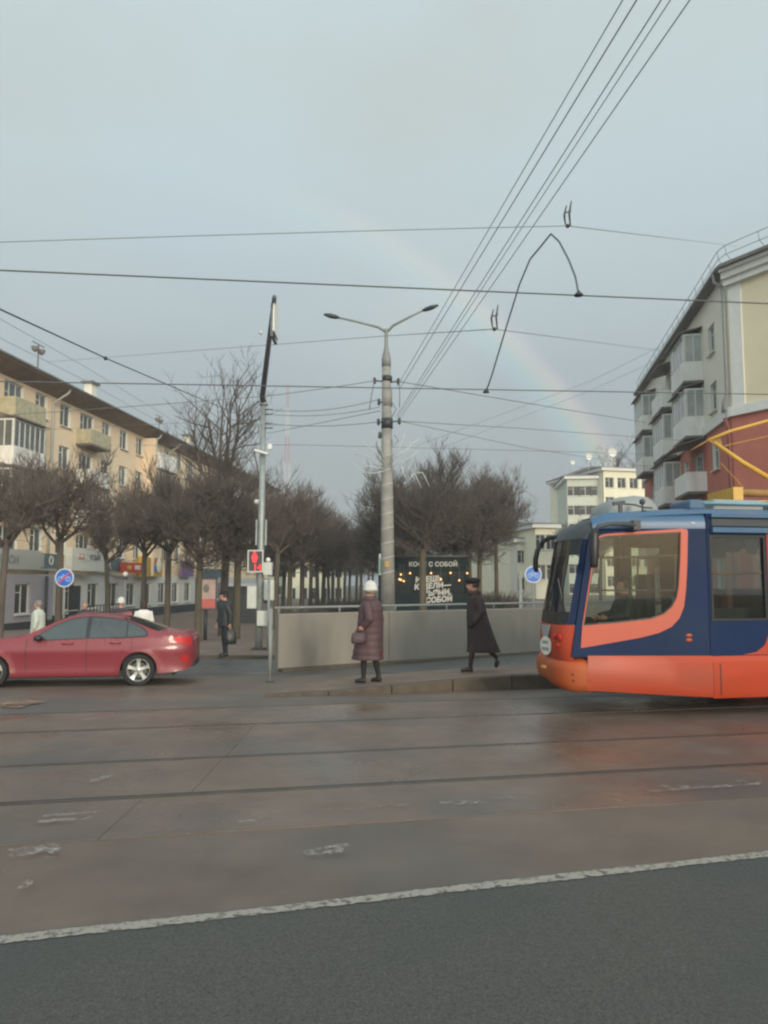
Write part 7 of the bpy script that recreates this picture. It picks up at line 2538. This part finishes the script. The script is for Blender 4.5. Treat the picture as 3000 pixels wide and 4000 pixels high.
def bag(name, p, w, h, d, rz, m, label, strap=0.14, soft=True):
    """A soft bag hanging from its handle at p: rounded body, flap and handle loop."""
    o = thing(name, p, rz, label, 'bag')
    b = MB()
    rings = []
    for t, (z, fw, fd) in enumerate(((-h, 0.80, 0.7), (-h * 0.93, 0.96, 0.95), (-h * 0.6, 1.0, 1.0), (-h * 0.25, 0.92, 0.7), (-0.01, 0.80, 0.3), (0.0, 0.76, 0.22))):
        rings.append([(w / 2 * fw * math.copysign(abs(math.cos(2 * math.pi * k / 20)) ** 0.6, math.cos(2 * math.pi * k / 20)), d / 2 * fd * math.sin(2 * math.pi * k / 20), z - strap) for k in range(20)])
    b.ring_loft(rings)
    b.build('pouch', M[m], o, True, world=False)
    MB().tube([(-w * 0.28, 0, -strap - 0.02), (-w * 0.2, 0, -strap * 0.35), (0, 0, 0.0), (w * 0.2, 0, -strap * 0.35), (w * 0.28, 0, -strap - 0.02)], 0.009, 6).build('handle', M[m], o, True, world=False)
    return o


# old woman in the plum coat: stands facing left, one arm bent across her coat
PW = at(1446, 2648, 13.80)
pz1 = plat_z(PW.x, PW.y)
lady = person((PW.x, PW.y, pz1), R(160), 1.74, 'woman in a long plum coat and white knitted hat standing on the kerb', 'coat_plum', 'trouser', 'shoe', coat='coat_plum', collar='coat_plum', hat=('beanie', 'wool_white'), hair=('short', 'hair_grey'),
              legs=[[(0, 0.09, 0.90), (0.08, 0.10, 0.47), (0.08, 0.11, 0.085), (0.23, 0.13, 0.035)], [(0, -0.09, 0.90), (-0.04, -0.10, 0.47), (-0.12, -0.11, 0.085), (0.03, -0.14, 0.035)]],
              arms=[[(0, 0.19, 1.37), (-0.10, 0.30, 1.10), (0.03, 0.27, 0.975)], [(0, -0.19, 1.37), (-0.08, -0.25, 1.08), (0.02, -0.25, 0.84)]], dirs=[Vector((0.6, -0.15, -0.75)), Vector((0.1, 0, -1))],
              hem=0.40, coat_w=(0.225, 0.185), coat_hem=(0.28, 0.24), lean=-0.03, hyaw=R(-12), quilt=0.030, voxel=0.010, skirt_shift=0.06)


def local_to_world(o, p):
    s = o.scale.x
    a = o.rotation_euler.z
    return Vector((o.location.x + s * (p[0] * math.cos(a) - p[1] * math.sin(a)), o.location.y + s * (p[0] * math.sin(a) + p[1] * math.cos(a)), o.location.z + s * p[2]))


hp = local_to_world(lady, (0.075, 0.29, 0.93))
bag('handbag', hp + Vector((-0.02, -0.035, 0.0)), 0.27, 0.19, 0.10, R(10), 'bag_plum', 'plum leather handbag held in front of the plum coat', strap=0.05)
hp = local_to_world(lady, (0.03, -0.27, 0.80))
bag('shopping_bag', (PW.x + 0.0, PW.y + 0.27, 0.86), 0.50, 0.24, 0.13, R(2), 'bag_orange', 'orange shopping bag hanging behind the legs of the woman in plum', strap=0.18)

# woman in the long dark coat walking left
PX = at(1868, 2617, 14.55)
person((PX.x, PX.y, plat_z(PX.x, PX.y)), R(180), 1.74, 'woman in a long dark brown coat and black beret walking left on the kerb', 'coat_brown', 'boot', 'boot', coat='coat_brown', hat=('beret', 'hat_black'), hair=('short', 'hair_dark'), collar='fur_brown',
       legs=[[(0, 0.08, 0.90), (0.10, 0.09, 0.50), (0.155, 0.09, 0.09), (0.33, 0.09, 0.035)], [(0, -0.08, 0.90), (-0.10, -0.09, 0.50), (-0.37, -0.09, 0.235), (-0.335, -0.09, 0.07)]],
       arms=[[(0, 0.18, 1.37), (-0.06, 0.235, 1.10), (0.10, 0.225, 0.90)], [(0, -0.18, 1.37), (-0.10, -0.23, 1.10), (0.0, -0.24, 0.86)]],
       hem=0.36, coat_w=(0.175, 0.16), coat_hem=(0.31, 0.21), lean=0.09, hyaw=R(6), voxel=0.010, skirt_shift=-0.10, gloves=True)

# man in black with a bag on the far pavement
PM = ghit(878, 2566, 0.1)
mz = gz(PM.x, PM.y) + 0.105
man_ = person((PM.x, PM.y, mz), R(205), 1.74, 'man in a black jacket and cap with a black bag beside the crossing', 'jacket_black', 'trouser_navy', 'shoe', coat='jacket_black', hat=('cap', 'hat_black'), hair=('short', 'hair_dark'),
       hem=0.78, coat_w=(0.215, 0.195), coat_hem=(0.20, 0.205), hyaw=R(-15), voxel=0.012, lean=0.04, arms=[[(0, 0.2, 1.385), (-0.08, 0.26, 1.10), (-0.06, 0.26, 0.84)], [(0, -0.2, 1.385), (0.05, -0.25, 1.10), (0.14, -0.24, 0.86)]])
hp = local_to_world(man_, (-0.06, 0.27, 0.79))
bag('black_bag', (hp.x + 0.03, hp.y - 0.02, hp.z + 0.04), 0.30, 0.36, 0.14, R(20), 'bag_black', 'black bag hanging from the hand of the man in black', strap=0.14)

# people behind the red car
for k, (px, py, dp, face, H, label, top, legs_m, hat, hair, hem) in enumerate((
        (152, 2356, 21.5, 185, 1.62, 'person in a pale green jacket at the left behind the red car', 'jacket_pale', 'trouser', None, ('short', 'hair_grey'), 0.72),
        (333, 2370, 23.5, 270, 1.60, 'person in dark clothes whose face shows above the red car roof', 'jacket_dark', 'trouser', None, ('short', 'hair_grey'), 0.75),
        (473, 2345, 22.0, 90, 1.66, 'person in a white hat and dark coat above the red car roof', 'jacket_dark', 'trouser', ('beanie', 'wool_white'), None, 0.6),
        (562, 2366, 21.8, 110, 1.62, 'person with long dark hair in a white coat behind the red car boot', 'jacket_white', 'trouser', None, ('long', 'hair_dark'), 0.6))):
    p = at(px, py, dp)
    z0 = p.z - H * 1.005
    person((p.x, p.y, max(z0, gz(p.x, p.y) - 0.02)), R(face), H, label, top, legs_m, 'shoe', coat=top, hat=hat, hair=hair, hem=hem, coat_w=(0.20, 0.185), coat_hem=(0.21, 0.2), voxel=0.016)

# tram driver at the controls
dr = person((3.62, 11.60, 0.24), R(185), 1.66, 'tram driver in dark clothes seated behind the cab window', 'jacket_black', 'trouser', 'shoe', coat='jacket_black', hair=('short', 'hair_dark'), hem=0.88, coat_w=(0.19, 0.17), coat_hem=(0.18, 0.18), seated=True, voxel=0.014,
            legs=[[(0, 0.09, 0.92), (0.42, 0.11, 0.93), (0.46, 0.11, 0.62), (0.60, 0.11, 0.56)], [(0, -0.09, 0.92), (0.42, -0.11, 0.93), (0.46, -0.11, 0.62), (0.60, -0.11, 0.56)]],
            arms=[[(0, 0.19, 1.385), (0.10, 0.25, 1.14), (0.38, 0.18, 1.10)], [(0, -0.19, 1.385), (0.10, -0.25, 1.14), (0.38, -0.18, 1.10)]])

# ------------------------------------------------------------------ damp air between the viewer and the far end of the street
hz = MB().span(-460, 460, -70, 530, -3.0, 99.0)
hm = bpy.data.materials.new('damp_air')
hm.use_nodes = True
hm.node_tree.nodes.clear()
ho = hm.node_tree.nodes.new('ShaderNodeOutputMaterial')
hv = hm.node_tree.nodes.new('ShaderNodeVolumePrincipled')
hv.inputs['Color'].default_value = (0.90, 0.93, 0.96, 1)
hv.inputs['Density'].default_value = 0.0011
hm.node_tree.links.new(hv.outputs[0], ho.inputs['Volume'])
tag(hz.build('haze', hm), kind='stuff')
